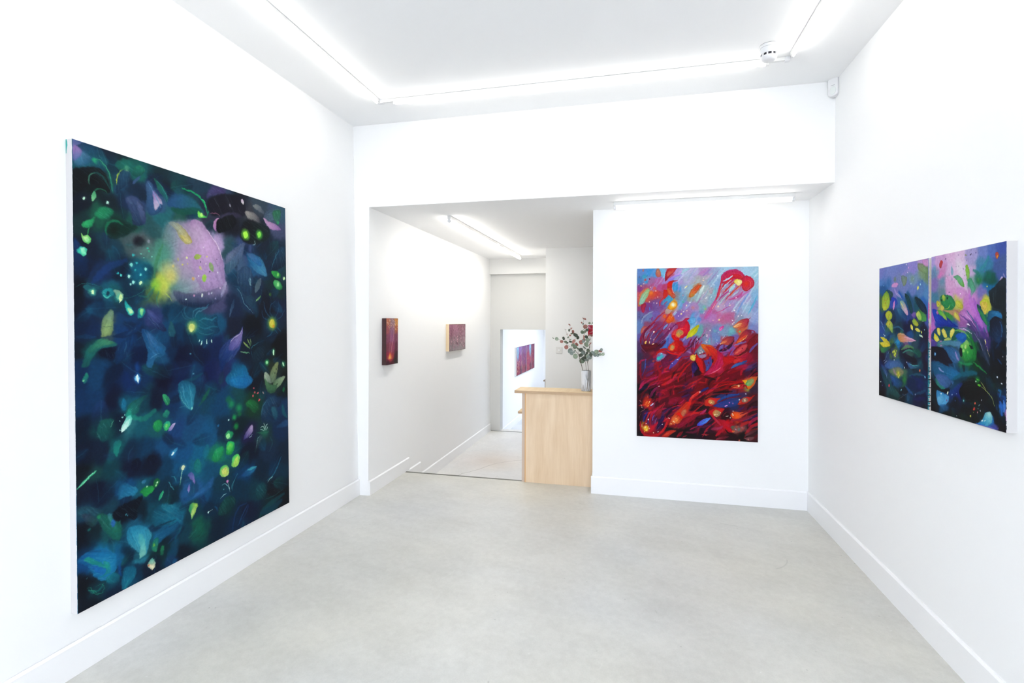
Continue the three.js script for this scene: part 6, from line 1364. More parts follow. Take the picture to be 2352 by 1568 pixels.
p.blob('#382058', '#402c6c', .9, 1.7, 410, 712, 416, 776, 399, 736, 416, 709, 432, 724, 443, 752, 427, 776, 408, 794);
p.stroke(4.5, '#503c80', .8, 1.1, 399, 765, 408, 794, 405, 823);
p.stroke(8.5, '#6c1c3c', .9, 1.1, 438, 514, 416, 543, 399, 590, 405, 642);
p.stroke(11.4, '#8c2044', .9, 1.1, 399, 532, 377, 573, 371, 596);
p.stroke(10.2, '#a02038', .95, 1.1, 449, 554, 427, 601, 416, 636, 416, 654);
p.stroke(4, '#a878b0', .8, 0.8, 432, 531, 421, 566, 416, 607);
p.stroke(4, '#9c6c9c', .8, 0.9, 405, 537, 394, 567);
p.leaf(435, 540, 440, 531, 4, '#f0d0e8', '#f8e4f0', .9, 0.6);
p.leaf(396, 643, 366, 626, 14.2, '#a87ca8', '#9c6c98', .85, 1.4);
p.glow(409, 674, 31.2, '#c83828', .6);
p.blob('#e8b048', '#f0c860', .97, 0.6, 399, 660, 416, 695, 388, 678, 396, 657, 418, 654, 427, 668, 424, 692, 407, 699, 394, 692);
p.dot(405, 669, 5.7, '#fcdc80', .8);
p.dot(416, 680, 4.5, '#fcdc80', .8);
p.dot(402, 686, 4, '#f0a030', .8);
p.leaf(424, 663, 431, 648, 7.4, '#f0a040', '#f8c070', .95, 0.6);
p.blob('#d4d428', '#c8c01c', .97, 0.6, 366, 526, 454, 432, 360, 538, 369, 500, 388, 471, 416, 447, 451, 427, 443, 464, 427, 494, 399, 517, 374, 526);
p.blob('#e4dc34', '#b8b820', .8, 0.9, 388, 506, 438, 461, 371, 517, 399, 488, 438, 453, 432, 482, 405, 508);
p.stroke(1.7, '#848c18', .8, 0.3, 371, 512, 396, 482, 427, 453);
p.dot(393, 526, 2.8, '#6c3048', .8);
p.stroke(15.2, '#282448', .8, 2.4, 18, 936, 45, 919, 81, 906);
p.stroke(15.2, '#6c1828', .8, 2.4, 72, 915, 42, 963, 24, 1022);
p.blob('#181018', '#201420', .9, 2.4, 99, 921, 123, 981, 87, 933, 123, 911, 152, 897, 141, 938, 129, 981, 105, 988);
p.blob('#982c5c', '#6c1c48', .95, 0.9, 152, 904, 93, 989, 161, 900, 129, 914, 102, 951, 87, 995, 111, 979, 132, 941);
p.dot(164, 896, 4.2, '#fce8e0', .95);
p.glow(211, 948, 32.9, '#90142c', .6);
p.stroke(9, '#b02838', .6, 1.8, 149, 944, 188, 942, 211, 957);
p.glow(167, 958, 24.1, '#58185c', .5);
p.stroke(7.7, '#502c60', .7, 1.8, 293, 945, 334, 931, 385, 893, 431, 861);
p.stroke(11.9, '#781828', .7, 2.1, 270, 872, 264, 915, 252, 952);
p.stroke(11.8, '#8c1020', .7, 2.4, 408, 868, 365, 906, 322, 932);
p.glow(75, 1036, 39.4, '#c83820', .8);
p.dot(78, 1035, 21.2, '#d85c28', .7);
p.dot(69, 1027, 3.6, '#f0a048', .9);
p.dot(87, 1030, 3.3, '#f8d060', .95);
p.dot(94, 1018, 3.6, '#f8e890', .95);
p.dot(83, 1050, 3.3, '#f8c060', .95);
p.dot(77, 1014, 2.7, '#f0a050', .9);
p.dot(63, 1042, 3, '#f0a050', .9);
p.stroke(1.8, '#e8b8a8', .9, 0.3, 35, 1022, 24, 1013, 18, 1008);
p.stroke(1.8, '#e0a890', .8, 0.3, 39, 1049, 30, 1043, 23, 1038);
p.stroke(2.1, '#f8e0d8', .95, 0.3, 45, 1066, 36, 1063, 30, 1059);
p.stroke(2.1, '#f0d8d0', .9, 0.3, 44, 1057, 35, 1053, 30, 1048);
p.stroke(1.8, '#e8a890', .9, 0.3, 62, 1073, 42, 1089, 26, 1102);
p.stroke(1.8, '#d08070', .8, 0.3, 78, 992, 80, 980, 82, 967);
p.stroke(1.5, '#b06c70', .8, 0.3, 36, 1105, 24, 1124, 18, 1152);
p.blob('#802848', '#94304c', .95, 1.2, 99, 1056, 135, 1024, 96, 1053, 108, 1031, 135, 1018, 135, 1042, 117, 1068);
p.leaf(101, 1050, 126, 1026, 10.3, '#a8b0d8', '#d8d8f0', .95, 0.9);
p.glow(99, 1068, 21.2, '#c82820', .8);
p.stroke(18.3, '#b01c2c', .95, 1.5, 27, 1170, 30, 1226, 51, 1262, 99, 1281, 152, 1269, 200, 1224, 229, 1161, 241, 1136);
p.stroke(12, '#c02830', .9, 1.5, 229, 1149, 205, 1208, 170, 1253, 123, 1271);
p.stroke(9.1, '#c03038', .9, 1.2, 63, 1200, 72, 1156, 93, 1106, 108, 1087);
p.stroke(12.1, '#a02038', .9, 1.5, 102, 1198, 99, 1155, 123, 1098);
p.stroke(9.1, '#34408c', .9, 1.5, 84, 1094, 60, 1132, 48, 1176);
p.stroke(7.9, '#4c4c90', .85, 1.2, 87, 1155, 81, 1186);
p.blob('#a02c3c', '#8c2034', .95, 1.2, 182, 1065, 129, 1129, 188, 1065, 152, 1079, 135, 1104, 129, 1132, 158, 1118, 185, 1089);
p.stroke(3.6, '#b84048', .9, 0.9, 185, 1065, 200, 1037, 211, 1018);
p.stroke(7.2, '#6070c0', .8, 1.2, 132, 1113, 120, 1135, 117, 1160);
p.stroke(10.2, '#6c2c60', .9, 1.5, 152, 1134, 129, 1166, 117, 1191);
p.stroke(6, '#8c709c', .7, 1.2, 149, 1140, 138, 1165, 135, 1184);
p.blob('#38205c', '#2c1c44', .9, 1.8, 197, 1120, 158, 1210, 194, 1120, 208, 1131, 188, 1172, 164, 1207, 147, 1223, 158, 1177, 176, 1139);
p.stroke(3.6, '#5c4888', .7, 0.9, 182, 1188, 164, 1210, 149, 1229);
p.glow(114, 1216, 33.2, '#cc1c30', .8);
p.glow(72, 1224, 36.4, '#e07020', .7);
p.dot(69, 1224, 18.2, '#f0b038', .95);
p.dot(63, 1215, 6.7, '#f8e090', .95);
p.dot(75, 1233, 7.3, '#f8d868', .95);
p.leaf(87, 1211, 86, 1200, 4.2, '#f8e0a0', '#fcf0c8', .95, 0.3);
p.leaf(89, 1223, 101, 1222, 3.6, '#f8d890', '#fcecc0', .95, 0.3);
p.leaf(54, 1222, 47, 1219, 3.6, '#f8e090', '#fcf0c0', .95, 0.3);
p.leaf(60, 1243, 54, 1253, 3.6, '#f0c050', '#f8d880', .9, 0.3);
p.leaf(87, 1214, 96, 1212, 3.6, '#f8d890', '#fcecc0', .9, 0.3);
p.dot(86, 1153, 4.8, '#fcf0ec', .95);
p.dot(69, 1186, 4.6, '#f8d8d0', .95);
p.leaf(185, 1191, 192, 1183, 4.8, '#f8f0f0', '#fcfcfc', .95, 0.6);
p.leaf(154, 1247, 162, 1239, 5.4, '#f8f0f0', '#fcfcfc', .95, 0.6);
p.leaf(120, 1251, 130, 1258, 6.6, '#f8c8a0', '#fce8d0', .95, 0.6);
p.stroke(2.4, '#f0c0b8', .8, 0.3, 35, 1189, 39, 1204, 42, 1213);
p.leaf(233, 1133, 244, 1139, 7.2, '#e8a898', '#f8e8e0', .95, 0.6);
p.stroke(4.2, '#c86868', .8, 0.9, 235, 1133, 211, 1149);
p.stroke(15, '#7c1838', .8, 2.1, 226, 1127, 270, 1092, 313, 1060, 351, 1022);
p.stroke(4.2, '#a02c5c', .8, 0.9, 249, 1114, 284, 1088, 316, 1063);
p.stroke(18, '#2c1230', .8, 2.4, 217, 1131, 246, 1081, 305, 1042);
p.blob('#94183c', '#8c1030', .9, 1.8, 241, 992, 299, 1005, 229, 1020, 252, 986, 293, 975, 328, 974, 316, 999, 278, 1024, 246, 1032);
p.stroke(7.8, '#2c1018', .8, 1.5, 235, 1057, 281, 1037, 328, 1023);
p.blob('#e06838', '#d84020', .97, 1.2, 246, 1188, 357, 1049, 241, 1191, 252, 1148, 281, 1097, 322, 1053, 365, 1009, 397, 1020, 365, 1070, 337, 1125, 313, 1166, 276, 1177);
p.glow(284, 1146, 35.7, '#f08850', .8);
p.blob('#e81c10', '#e03018', .95, 0.9, 293, 1097, 316, 1126, 287, 1106, 308, 1087, 322, 1096, 339, 1125, 325, 1135, 308, 1115);
p.blob('#c08060', '#b87458', .8, 1.5, 339, 1071, 334, 1110, 328, 1083, 357, 1064, 363, 1082, 345, 1119, 328, 1111);
p.dot(270, 1159, 4.8, '#fcd0a0', .95);
p.dot(252, 1178, 4.2, '#fcc890', .95);
p.dot(287, 1137, 4.2, '#f8b070', .9);
p.dot(279, 1162, 2.7, '#fcdcb0', .9);
p.dot(296, 1152, 5.9, '#f0a050', .8);
p.stroke(20.7, '#c8302c', .97, 1.5, 380, 1033, 394, 987, 426, 952, 454, 927);
p.stroke(11.8, '#dc5048', .9, 1.2, 391, 984, 420, 955, 454, 927);
p.glow(385, 1020, 23.6, '#e02820', .8);
p.stroke(18, '#84142c', .8, 2.4, 229, 1204, 284, 1192, 345, 1155, 414, 1110);
p.blob('#94143c', '#a01c38', .9, 2.1, 299, 1188, 386, 1141, 293, 1194, 342, 1149, 400, 1107, 443, 1100, 414, 1140, 357, 1179, 322, 1205);
p.blob('#b83428', '#c84830', .95, 1.2, 188, 1273, 279, 1229, 182, 1280, 211, 1250, 246, 1227, 290, 1228, 264, 1248, 235, 1274, 211, 1284);
p.leaf(200, 1269, 241, 1246, 15, '#e05838', '#d05040', .7, 1.5);
p.leaf(293, 1277, 342, 1228, 23.8, '#a01c34', '#701828', .9, 1.5);
p.leaf(334, 1278, 371, 1257, 11.8, '#a0384c', '#702030', .9, 1.2);
p.stroke(17.6, '#303878', .9, 1.5, 451, 942, 479, 917, 519, 895);
p.stroke(14.7, '#c8302c', .95, 1.2, 416, 962, 439, 946, 459, 930);
p.dot(458, 929, 6.4, '#fcd8c8', .95);
p.glow(458, 929, 10.5, '#f09080', .6);
p.stroke(11.6, '#a00c18', .9, 1.7, 547, 864, 631, 853, 714, 847, 756, 852);
p.stroke(7, '#c82418', .85, 1.2, 575, 893, 648, 867, 717, 859);
p.stroke(8.7, '#8c0c18', .9, 1.7, 541, 906, 620, 904, 687, 890);
p.stroke(4.6, '#f08040', .8, 1.1, 676, 884, 698, 886, 720, 880);
p.stroke(3.4, '#f8a860', .85, 0.9, 692, 886, 714, 889, 731, 885);
p.stroke(3.4, '#f0a860', .8, 0.9, 681, 875, 703, 871, 725, 873);
p.glow(728, 876, 14.3, '#f8c080', .9);
p.dot(728, 876, 4.3, '#fce8b0', .95);
p.stroke(5.7, '#d8583c', .8, 0.9, 714, 898, 739, 888, 756, 873);
p.stroke(4, '#b04048', .8, 0.9, 653, 908, 698, 895, 737, 891);
p.blob('#f08818', '#f0b030', .97, 0.9, 753, 837, 786, 845, 750, 834, 769, 831, 786, 827, 786, 848, 775, 857, 761, 849);
p.blob('#e87820', '#d86830', .95, 0.9, 794, 892, 835, 855, 786, 892, 780, 857, 797, 815, 840, 805, 857, 802, 843, 843, 824, 879, 800, 898);
p.blob('#70b068', '#90a068', .97, 0.9, 780, 857, 816, 844, 775, 860, 791, 833, 824, 820, 832, 838, 816, 865, 791, 877);
p.stroke(8.6, '#a02030', .95, 1.1, 761, 861, 775, 875, 789, 898);
p.stroke(11.4, '#b83040', .8, 1.4, 756, 864, 748, 888, 714, 898);
p.stroke(14.5, '#1c0c14', .7, 2.6, 547, 936, 614, 925, 687, 919);
p.stroke(8.8, '#7c1c28', .8, 1.5, 491, 962, 575, 941, 659, 932, 731, 927);
p.stroke(17.4, '#34508c', .9, 2, 581, 995, 631, 963, 681, 946, 731, 936);
p.stroke(6.9, '#74182c', .9, 1.2, 592, 1000, 648, 971, 703, 960, 750, 947);
p.blob('#3450a0', '#3c4878', .85, 2.6, 575, 1025, 715, 975, 553, 1032, 603, 1000, 673, 973, 726, 965, 731, 1007, 687, 1032, 615, 1041);
p.stroke(20.1, '#2c5090', .6, 3.4, 676, 1009, 703, 1002, 726, 980);
p.blob('#d03828', '#c83030', .97, 0.9, 496, 1016, 592, 973, 491, 1022, 499, 989, 530, 970, 570, 971, 603, 970, 584, 989, 564, 1016, 530, 1033, 502, 1031);
p.blob('#e89850', '#a87c60', .97, 0.6, 525, 991, 558, 1013, 516, 1003, 527, 986, 550, 990, 564, 1004, 553, 1020, 530, 1015);
p.dot(539, 1002, 3.2, '#f8e088', .95);
p.dot(530, 1010, 3.2, '#fce8b0', .95);
p.dot(541, 1006, 2.3, '#f8e8a0', .9);
p.blob('#c83828', '#c03428', .97, 0.9, 728, 1010, 830, 950, 723, 1013, 742, 977, 770, 955, 808, 954, 838, 941, 819, 965, 794, 995, 759, 1009);
p.blob('#908070', '#9c705c', .95, 0.9, 748, 971, 794, 987, 748, 982, 764, 961, 786, 966, 797, 983, 775, 996, 753, 994);
p.dot(770, 979, 3.4, '#f4f0c0', .95);
p.dot(765, 974, 2.6, '#f4f0c0', .95);
p.dot(775, 970, 2.3, '#f0e8b0', .95);
p.dot(772, 986, 2.6, '#f0e8b0', .95);
p.dot(732, 978, 4.3, '#f4f4f4', .95);
p.dot(737, 996, 2.9, '#e0a080', .9);
p.dot(776, 933, 3.7, '#e8e8f0', .95);
p.leaf(628, 1032, 654, 1022, 9.2, '#d880d0', '#e8b0e8', .95, 0.6);
p.dot(665, 1002, 5.2, '#b860b8', .9);
p.dot(688, 1007, 4.6, '#c070a0', .9);
p.dot(690, 1064, 3.7, '#b8b8c0', .95);
p.blob('#c82028', '#cc2c28', .97, 1.2, 530, 1075, 615, 1053, 519, 1081, 547, 1056, 581, 1049, 629, 1047, 615, 1071, 598, 1096, 570, 1103, 547, 1107);
p.blob('#d89050', '#a08c68', .97, 0.9, 558, 1073, 592, 1090, 550, 1083, 567, 1058, 592, 1066, 603, 1083, 587, 1108, 561, 1106);
p.dot(564, 1094, 4.4, '#fcf0c0', .95);
p.dot(578, 1092, 3.5, '#f8e8b0', .95);
p.dot(603, 1079, 3.5, '#f8e8a0', .95);
p.dot(577, 1106, 2.6, '#f0c080', .9);
p.dot(570, 1076, 5.8, '#b0a078', .8);
p.stroke(17.5, '#b82034', .95, 1.5, 530, 1087, 564, 1127, 598, 1161, 626, 1184);
p.stroke(7.6, '#a84058', .8, 1.5, 558, 1109, 581, 1144, 601, 1167);
p.blob('#341018', '#441420', .9, 1.7, 615, 1083, 654, 1111, 606, 1101, 629, 1076, 659, 1081, 668, 1104, 637, 1121, 615, 1116);
p.leaf(637, 1103, 661, 1099, 6.3, '#e8c8b0', '#f8f0e0', .95, 0.6);
p.stroke(5.8, '#8c3040', .7, 1.2, 620, 1104, 631, 1085, 648, 1073);
p.blob('#e05820', '#d86048', .97, 1.1, 687, 1086, 770, 1082, 676, 1086, 698, 1067, 737, 1069, 792, 1069, 759, 1094, 734, 1116, 701, 1121, 679, 1107);
p.glow(715, 1096, 22.9, '#f06818', .8);
p.dot(690, 1092, 5.2, '#fce0c0', .95);
p.dot(684, 1084, 3.4, '#f0e8d0', .95);
p.dot(672, 1113, 4, '#fcd8c8', .95);
p.dot(687, 1107, 3.4, '#e87038', .9);
p.stroke(11.4, '#742430', .9, 1.7, 737, 1087, 781, 1064, 819, 1030, 816, 1021);
p.stroke(17.2, '#8c2c3c', .9, 2, 676, 1137, 731, 1125, 786, 1105, 852, 1073);
p.stroke(5.7, '#a83c4c', .8, 1.1, 737, 1134, 781, 1120, 824, 1100);
p.leaf(437, 1184, 536, 1119, 38, '#4c50b8', '#6088e0', .97, 0.9);
p.leaf(451, 1175, 525, 1132, 17.5, '#4c70d0', '#68a8e8', .9, 1.2);
p.stroke(1.8, '#283078', .9, 0.3, 451, 1172, 485, 1152, 516, 1132);
p.leaf(456, 1099, 508, 1055, 16.4, '#a82c58', '#c04070', .95, 0.9, .1);
p.stroke(14.7, '#5c2448', .9, 1.5, 445, 1193, 485, 1191, 513, 1178, 542, 1170);
p.blob('#b81c30', '#c01c34', .95, 1.4, 592, 1144, 637, 1216, 592, 1132, 626, 1130, 648, 1141, 670, 1152, 687, 1175, 665, 1194, 637, 1195, 603, 1233, 570, 1253, 592, 1210, 609, 1179);
p.glow(654, 1141, 25.9, '#d01424', .8);
p.stroke(17.3, '#c01428', .95, 1.7, 631, 1178, 659, 1194, 687, 1220);
p.stroke(17.3, '#a81830', .9, 2, 615, 1191, 598, 1227, 570, 1253);
p.blob('#8c2c4c', '#b03c60', .95, 1.2, 539, 1203, 609, 1188, 536, 1206, 559, 1187, 592, 1186, 620, 1172, 609, 1197, 575, 1210);
p.blob('#7c5c58', '#a05850', .9, 1.4, 681, 1178, 753, 1190, 673, 1179, 704, 1168, 742, 1175, 770, 1174, 759, 1201, 726, 1221, 693, 1225, 682, 1199);
p.dot(731, 1197, 11.4, '#647874', .7);
p.dot(687, 1184, 9.8, '#5c6c58', .7);
p.dot(709, 1198, 4.6, '#b0a0b8', .8);
p.dot(753, 1181, 6.3, '#a86870', .7);
p.glow(691, 1213, 12.6, '#e86030', .9);
p.stroke(2.3, '#f08850', .9, 0.6, 684, 1208, 690, 1218, 700, 1213, 698, 1204);
p.dot(713, 1178, 4.6, '#d04828', .8);
p.stroke(8.7, '#1c1414', .8, 1.7, 637, 1201, 659, 1227, 687, 1234);
p.leaf(488, 1224, 519, 1215, 9.9, '#8c3440', '#a03c48', .9, 0.9);
p.leaf(468, 1246, 528, 1246, 12.9, '#b03840', '#802830', .9, 0.9);
p.dot(501, 1249, 4.1, '#d86058', .8);
p.stroke(17.4, '#702838', .9, 2, 564, 1283, 609, 1266, 659, 1254);
p.leaf(570, 1280, 631, 1255, 17.4, '#a04858', '#602028', .8, 1.4);
p.blob('#744048', '#60383c', .9, 1.7, 770, 1233, 838, 1197, 770, 1239, 797, 1211, 846, 1191, 857, 1196, 825, 1221, 786, 1241);
p.blob('#8c5860', '#705050', .9, 1.4, 770, 1257, 830, 1251, 767, 1260, 792, 1250, 835, 1247, 825, 1266, 792, 1273);
p.dot(795, 1264, 4.6, '#c88878', .7);
p.dot(733, 1277, 7.4, '#d8806c', .8);

  const t = canvasPicture('painting', 'tall crimson painting of swirling petals under a pale blue sky on the back wall', 1.015, 1.517, 0.03, p.finish(4, 8), { other: whiteSide });
  t.position.set(0.547, 1.3195, -4.782);
}
{
  const p = new Easel(560, 820, 307);
p.under([
  [23, 27, '#7a80bc'], [159, 31, '#7c88c0'], [284, 23, '#7c84c0'], [399, 23, '#9088c8'], [514, 17, '#b894c8'], [541, 8, '#8c88b8'], [24, 81, '#5a80b8'], [159, 100, '#7c84bc'],
  [284, 94, '#7c88b0'], [400, 103, '#7c94b0'], [514, 74, '#80987c'], [548, 78, '#708868'], [33, 140, '#2c6090'], [185, 149, '#7a7cb4'], [308, 145, '#7884b8'], [400, 163, '#7080b8'],
  [486, 169, '#6080b0'], [541, 172, '#5c88b4'], [24, 229, '#486c50'], [159, 212, '#3c58a8'], [260, 217, '#4870a0'], [362, 221, '#205878'], [458, 237, '#1c5868'], [528, 229, '#386cac'],
  [25, 318, '#284c7c'], [160, 298, '#1c3c54'], [260, 300, '#1c4c70'], [339, 302, '#2c4c88'], [415, 303, '#3c4880'], [486, 323, '#587840'], [541, 324, '#4858a0'], [25, 394, '#3c5898'],
  [134, 385, '#4c7858'], [244, 384, '#183c50'], [340, 383, '#181c44'], [429, 382, '#283c44'], [514, 389, '#181c38'], [25, 431, '#345c90'], [134, 429, '#285c88'], [269, 426, '#3c6c60'],
  [370, 424, '#24588c'], [458, 414, '#1c5060'], [535, 416, '#1c1c3c'], [26, 494, '#4c7444'], [152, 484, '#547048'], [244, 472, '#2470a0'], [340, 457, '#7c6080'], [429, 469, '#345060'],
  [514, 474, '#1c2c4c'], [26, 552, '#281c38'], [117, 546, '#34486c'], [195, 538, '#547040'], [293, 524, '#1c2840'], [370, 512, '#3c5c58'], [458, 527, '#204048'], [528, 523, '#241c38'],
  [26, 619, '#202c58'], [143, 601, '#3c5c88'], [245, 602, '#345c84'], [324, 587, '#181c3c'], [415, 573, '#141824'], [472, 584, '#1c5460'], [535, 579, '#201c38'], [27, 694, '#181c30'],
  [117, 681, '#2c5060'], [204, 655, '#486c68'], [285, 648, '#587c60'], [371, 640, '#244858'], [458, 620, '#1c3c4c'], [528, 640, '#182c50'], [27, 770, '#201824'], [127, 749, '#245058'],
  [204, 706, '#285888'], [293, 704, '#2c5c54'], [386, 694, '#1c3054'], [473, 684, '#1c2c5c'], [535, 692, '#1c3c60'], [27, 814, '#1c1418'], [187, 792, '#1c3c3c'], [286, 771, '#14202c'],
  [371, 760, '#1c4458'], [459, 771, '#1c2044'], [535, 775, '#181c40'], [535, 813, '#141828'],
]);
p.scatter(70, 0, 330, 540, 810, ['#1c4c70', '#10203c', '#24605c', '#2c3c70', '#18343c', '#3c6c90', '#101428'], (x, y, c) => { const L = rr(40, 110), a = rr(-1.2, 0.6); p.leaf(x, y, x + L * Math.cos(a), y + L * Math.sin(a), L * 0.4, c, '#142440', rr(0.3, 0.6), 4, rr(-0.25, 0.25)); });
p.stroke(27.3, '#9c8ccc', .5, 6.5, 399, 31, 323, 56, 260, 92);
p.glow(362, 11, 27.8, '#9c90d0', .5);
p.blob('#88946c', '#7c9870', .8, 5.3, 465, 23, 541, 77, 458, 18, 514, 28, 555, 55, 548, 85, 500, 73, 458, 45);
p.blob('#cc90c0', '#d49cc4', .8, 4.1, 514, 13, 555, 40, 500, 7, 555, 6, 561, 41, 528, 41);
p.blob('#70887c', '#88946c', .8, 4.6, 284, 77, 316, 129, 276, 72, 339, 86, 331, 122, 300, 132);
p.glow(400, 99, 32.7, '#7c9474', .6);
p.glow(124, 106, 55.9, '#2c70a0', .7);
p.glow(202, 87, 24, '#788c60', .7);
p.blob('#d898c8', '#c898d0', .95, 1.8, 185, 111, 185, 141, 159, 122, 193, 107, 243, 115, 219, 135, 176, 134);
p.stroke(14.4, '#a898d0', .8, 3, 193, 141, 219, 173, 268, 200);
p.dot(458, 155, 9.5, '#e8e070', .95);
p.dot(483, 135, 4.7, '#a8e0e8', .95);
p.dot(333, 10, 4.5, '#f0f0f0', .9);
p.dot(358, 31, 5.6, '#e0a8d8', .9);
p.dot(347, 58, 3.4, '#f0d0e8', .9);
p.dot(385, 126, 3.3, '#b8d8e8', .9);
p.dot(407, 100, 2.7, '#c0d8f0', .8);
p.dot(61, 115, 3.2, '#90c8f0', .9);
p.dot(500, 119, 5.2, '#3c60a0', .6);
p.blob('#1c5458', '#20504c', .8, 5.1, 70, 142, 159, 169, 70, 164, 106, 144, 176, 170, 151, 212, 124, 202);
p.blob('#88b040', '#c0c848', .97, 1.9, 88, 156, 80, 271, 34, 225, 43, 185, 97, 153, 138, 194, 133, 246, 80, 275, 43, 256);
p.dot(66, 208, 3.8, '#b06030', .9);
p.dot(89, 209, 3.8, '#b06030', .9);
p.dot(107, 201, 3.1, '#a05830', .9);
p.dot(80, 227, 3.8, '#b06030', .9);
p.glow(71, 257, 25.4, '#d8d850', .6);
p.blob('#c4c43c', '#a8b840', .97, 1.9, 98, 280, 142, 333, 85, 293, 125, 276, 168, 294, 160, 328, 116, 337, 89, 315);
p.dot(134, 302, 3.7, '#b06030', .8);
p.dot(123, 315, 3.1, '#b06030', .8);
p.blob('#c8c048', '#8cb468', .97, 1.9, 116, 341, 169, 406, 89, 359, 134, 335, 173, 359, 177, 393, 169, 412, 125, 385);
p.dot(134, 359, 3.7, '#b05830', .8);
p.dot(129, 376, 3.7, '#b05830', .8);
p.blob('#2c44b8', '#3058a0', .95, 3.1, 185, 196, 227, 249, 159, 195, 210, 202, 235, 237, 194, 248, 168, 221);
p.leaf(181, 273, 198, 214, 24.1, '#e8a0c8', '#d080c0', .95, 1.8);
p.blob('#80b0a0', '#e0b0c8', .95, 2.3, 268, 221, 324, 301, 260, 225, 300, 223, 339, 261, 355, 306, 308, 293, 276, 259);
p.stroke(5.8, '#e8d070', .9, 1.2, 268, 225, 288, 247, 308, 268);
p.stroke(17.6, '#2860b0', .8, 2.3, 243, 157, 268, 184, 308, 211);
p.stroke(2.4, '#e8e8f0', .8, 0.6, 227, 169, 260, 188, 280, 209);
p.blob('#104448', '#18505c', .97, 2.3, 331, 187, 400, 291, 316, 182, 355, 193, 385, 230, 407, 283, 385, 298, 355, 253);
p.blob('#103c44', '#1c3858', .97, 2.1, 444, 209, 541, 297, 429, 204, 472, 214, 528, 251, 548, 290, 535, 305, 472, 269, 436, 232);
p.blob('#3c7898', '#24507c', .9, 3, 244, 266, 308, 321, 227, 270, 276, 267, 339, 310, 324, 338, 268, 317);
p.blob('#9c74b8', '#785ca0', .7, 3.3, 400, 295, 429, 319, 392, 302, 429, 287, 444, 307, 415, 323);
p.blob('#4c8448', '#58a058', .95, 2.1, 458, 284, 528, 343, 437, 295, 472, 281, 535, 305, 541, 339, 500, 343, 458, 327);
p.blob('#d0d470', '#90c060', .97, 1.6, 451, 292, 486, 335, 440, 303, 465, 286, 493, 312, 493, 335, 465, 331);
p.blob('#90b44c', '#b8b840', .95, 1.6, 415, 327, 444, 362, 400, 338, 422, 325, 465, 358, 444, 370, 407, 354);
p.leaf(381, 362, 407, 392, 23.9, '#d8c840', '#f0ec90', .97, 1.1);
p.leaf(429, 386, 486, 397, 21.1, '#d8c850', '#e8dc80', .95, 1.6);
p.dot(497, 402, 6.2, '#d8dc70', .9);
p.dot(526, 387, 4.1, '#a0e0e0', .9);
p.dot(511, 343, 2.6, '#f0f0d0', .9);
p.stroke(9.1, '#5c88b0', .8, 1.9, 15, 336, 44, 372, 80, 407);
p.stroke(9.1, '#7c84b8', .7, 1.9, 25, 345, 53, 363);
p.stroke(9.7, '#347090', .8, 2.4, 177, 384, 244, 375, 308, 399);
p.blob('#d0a870', '#e0b8c0', .9, 2.9, 244, 421, 370, 447, 236, 417, 293, 412, 370, 439, 429, 453, 340, 464, 261, 458);
p.dot(58, 425, 3.2, '#f0f0f0', .9);
p.dot(77, 433, 3.2, '#c0f0f0', .9);
p.leaf(472, 416, 511, 431, 12.4, '#b8d8c0', '#e8f4d8', .95, 1);
p.blob('#c88c54', '#d898b8', .95, 2.3, 252, 439, 400, 447, 236, 427, 285, 421, 370, 436, 444, 453, 370, 456, 277, 467, 244, 451);
p.stroke(6.8, '#e0b0d0', .8, 1.7, 308, 433, 385, 443, 437, 453);
p.stroke(8.2, '#3c88a8', .8, 2.3, 244, 426, 228, 460, 195, 478);
p.glow(244, 472, 29.2, '#30a0d0', .7);
p.leaf(147, 491, 16, 445, 31.5, '#b8a838', '#e8d848', .95, 1.9, .1);
p.leaf(143, 493, 7, 481, 27.8, '#d0c040', '#e0d050', .95, 1.9);
p.stroke(13, '#d8c038', .9, 1.9, 16, 485, 63, 501, 134, 494);
p.blob('#4c8c54', '#2c6858', .9, 3.9, 44, 511, 108, 534, 26, 516, 90, 504, 134, 507, 90, 535, 35, 542);
p.stroke(17.3, '#60905c', .8, 2.9, 277, 512, 340, 489, 400, 494, 430, 513);
p.blob('#14202c', '#182838', .9, 2.9, 269, 517, 370, 500, 261, 517, 324, 506, 378, 495, 415, 506, 340, 517);
p.stroke(11.4, '#4c9080', .85, 2.3, 293, 528, 370, 508, 458, 527);
p.blob('#1c6058', '#245c50', .8, 3.3, 400, 506, 486, 533, 400, 502, 465, 499, 500, 524, 472, 545, 430, 528);
p.blob('#181830', '#141828', .95, 2.9, 309, 535, 430, 568, 293, 532, 363, 540, 437, 555, 444, 574, 385, 579, 324, 563);
p.blob('#4c6c9c', '#2c6c78', .9, 2.8, 355, 573, 473, 592, 340, 578, 400, 590, 472, 584, 465, 600, 385, 615);
p.stroke(4.4, '#6cc0b0', .8, 1.1, 370, 588, 415, 594, 465, 588);
p.blob('#384868', '#5c6088', .8, 3, 160, 514, 228, 553, 160, 510, 228, 507, 236, 552, 195, 567, 152, 544);
p.dot(203, 533, 23.8, '#788c40', .8);
p.dot(195, 525, 7.2, '#d8d860', .95);
p.dot(212, 537, 7.1, '#c8d050', .95);
p.dot(199, 546, 7.2, '#d0d858', .95);
p.dot(207, 556, 5.3, '#e8e880', .95);
p.dot(178, 530, 5.4, '#c8d058', .9);
p.dot(224, 521, 4.7, '#b8d048', .9);
p.blob('#4868a0', '#3c6c90', .9, 5.1, 161, 600, 277, 616, 72, 624, 143, 588, 261, 584, 309, 613, 245, 643, 144, 644);
p.blob('#587cac', '#506c98', .7, 6.1, 143, 592, 228, 611, 135, 602, 212, 579, 277, 599, 228, 636, 161, 642);
p.blob('#708460', '#8c8468', .8, 4.9, 152, 647, 261, 633, 126, 650, 212, 621, 277, 620, 309, 646, 261, 671, 187, 670);
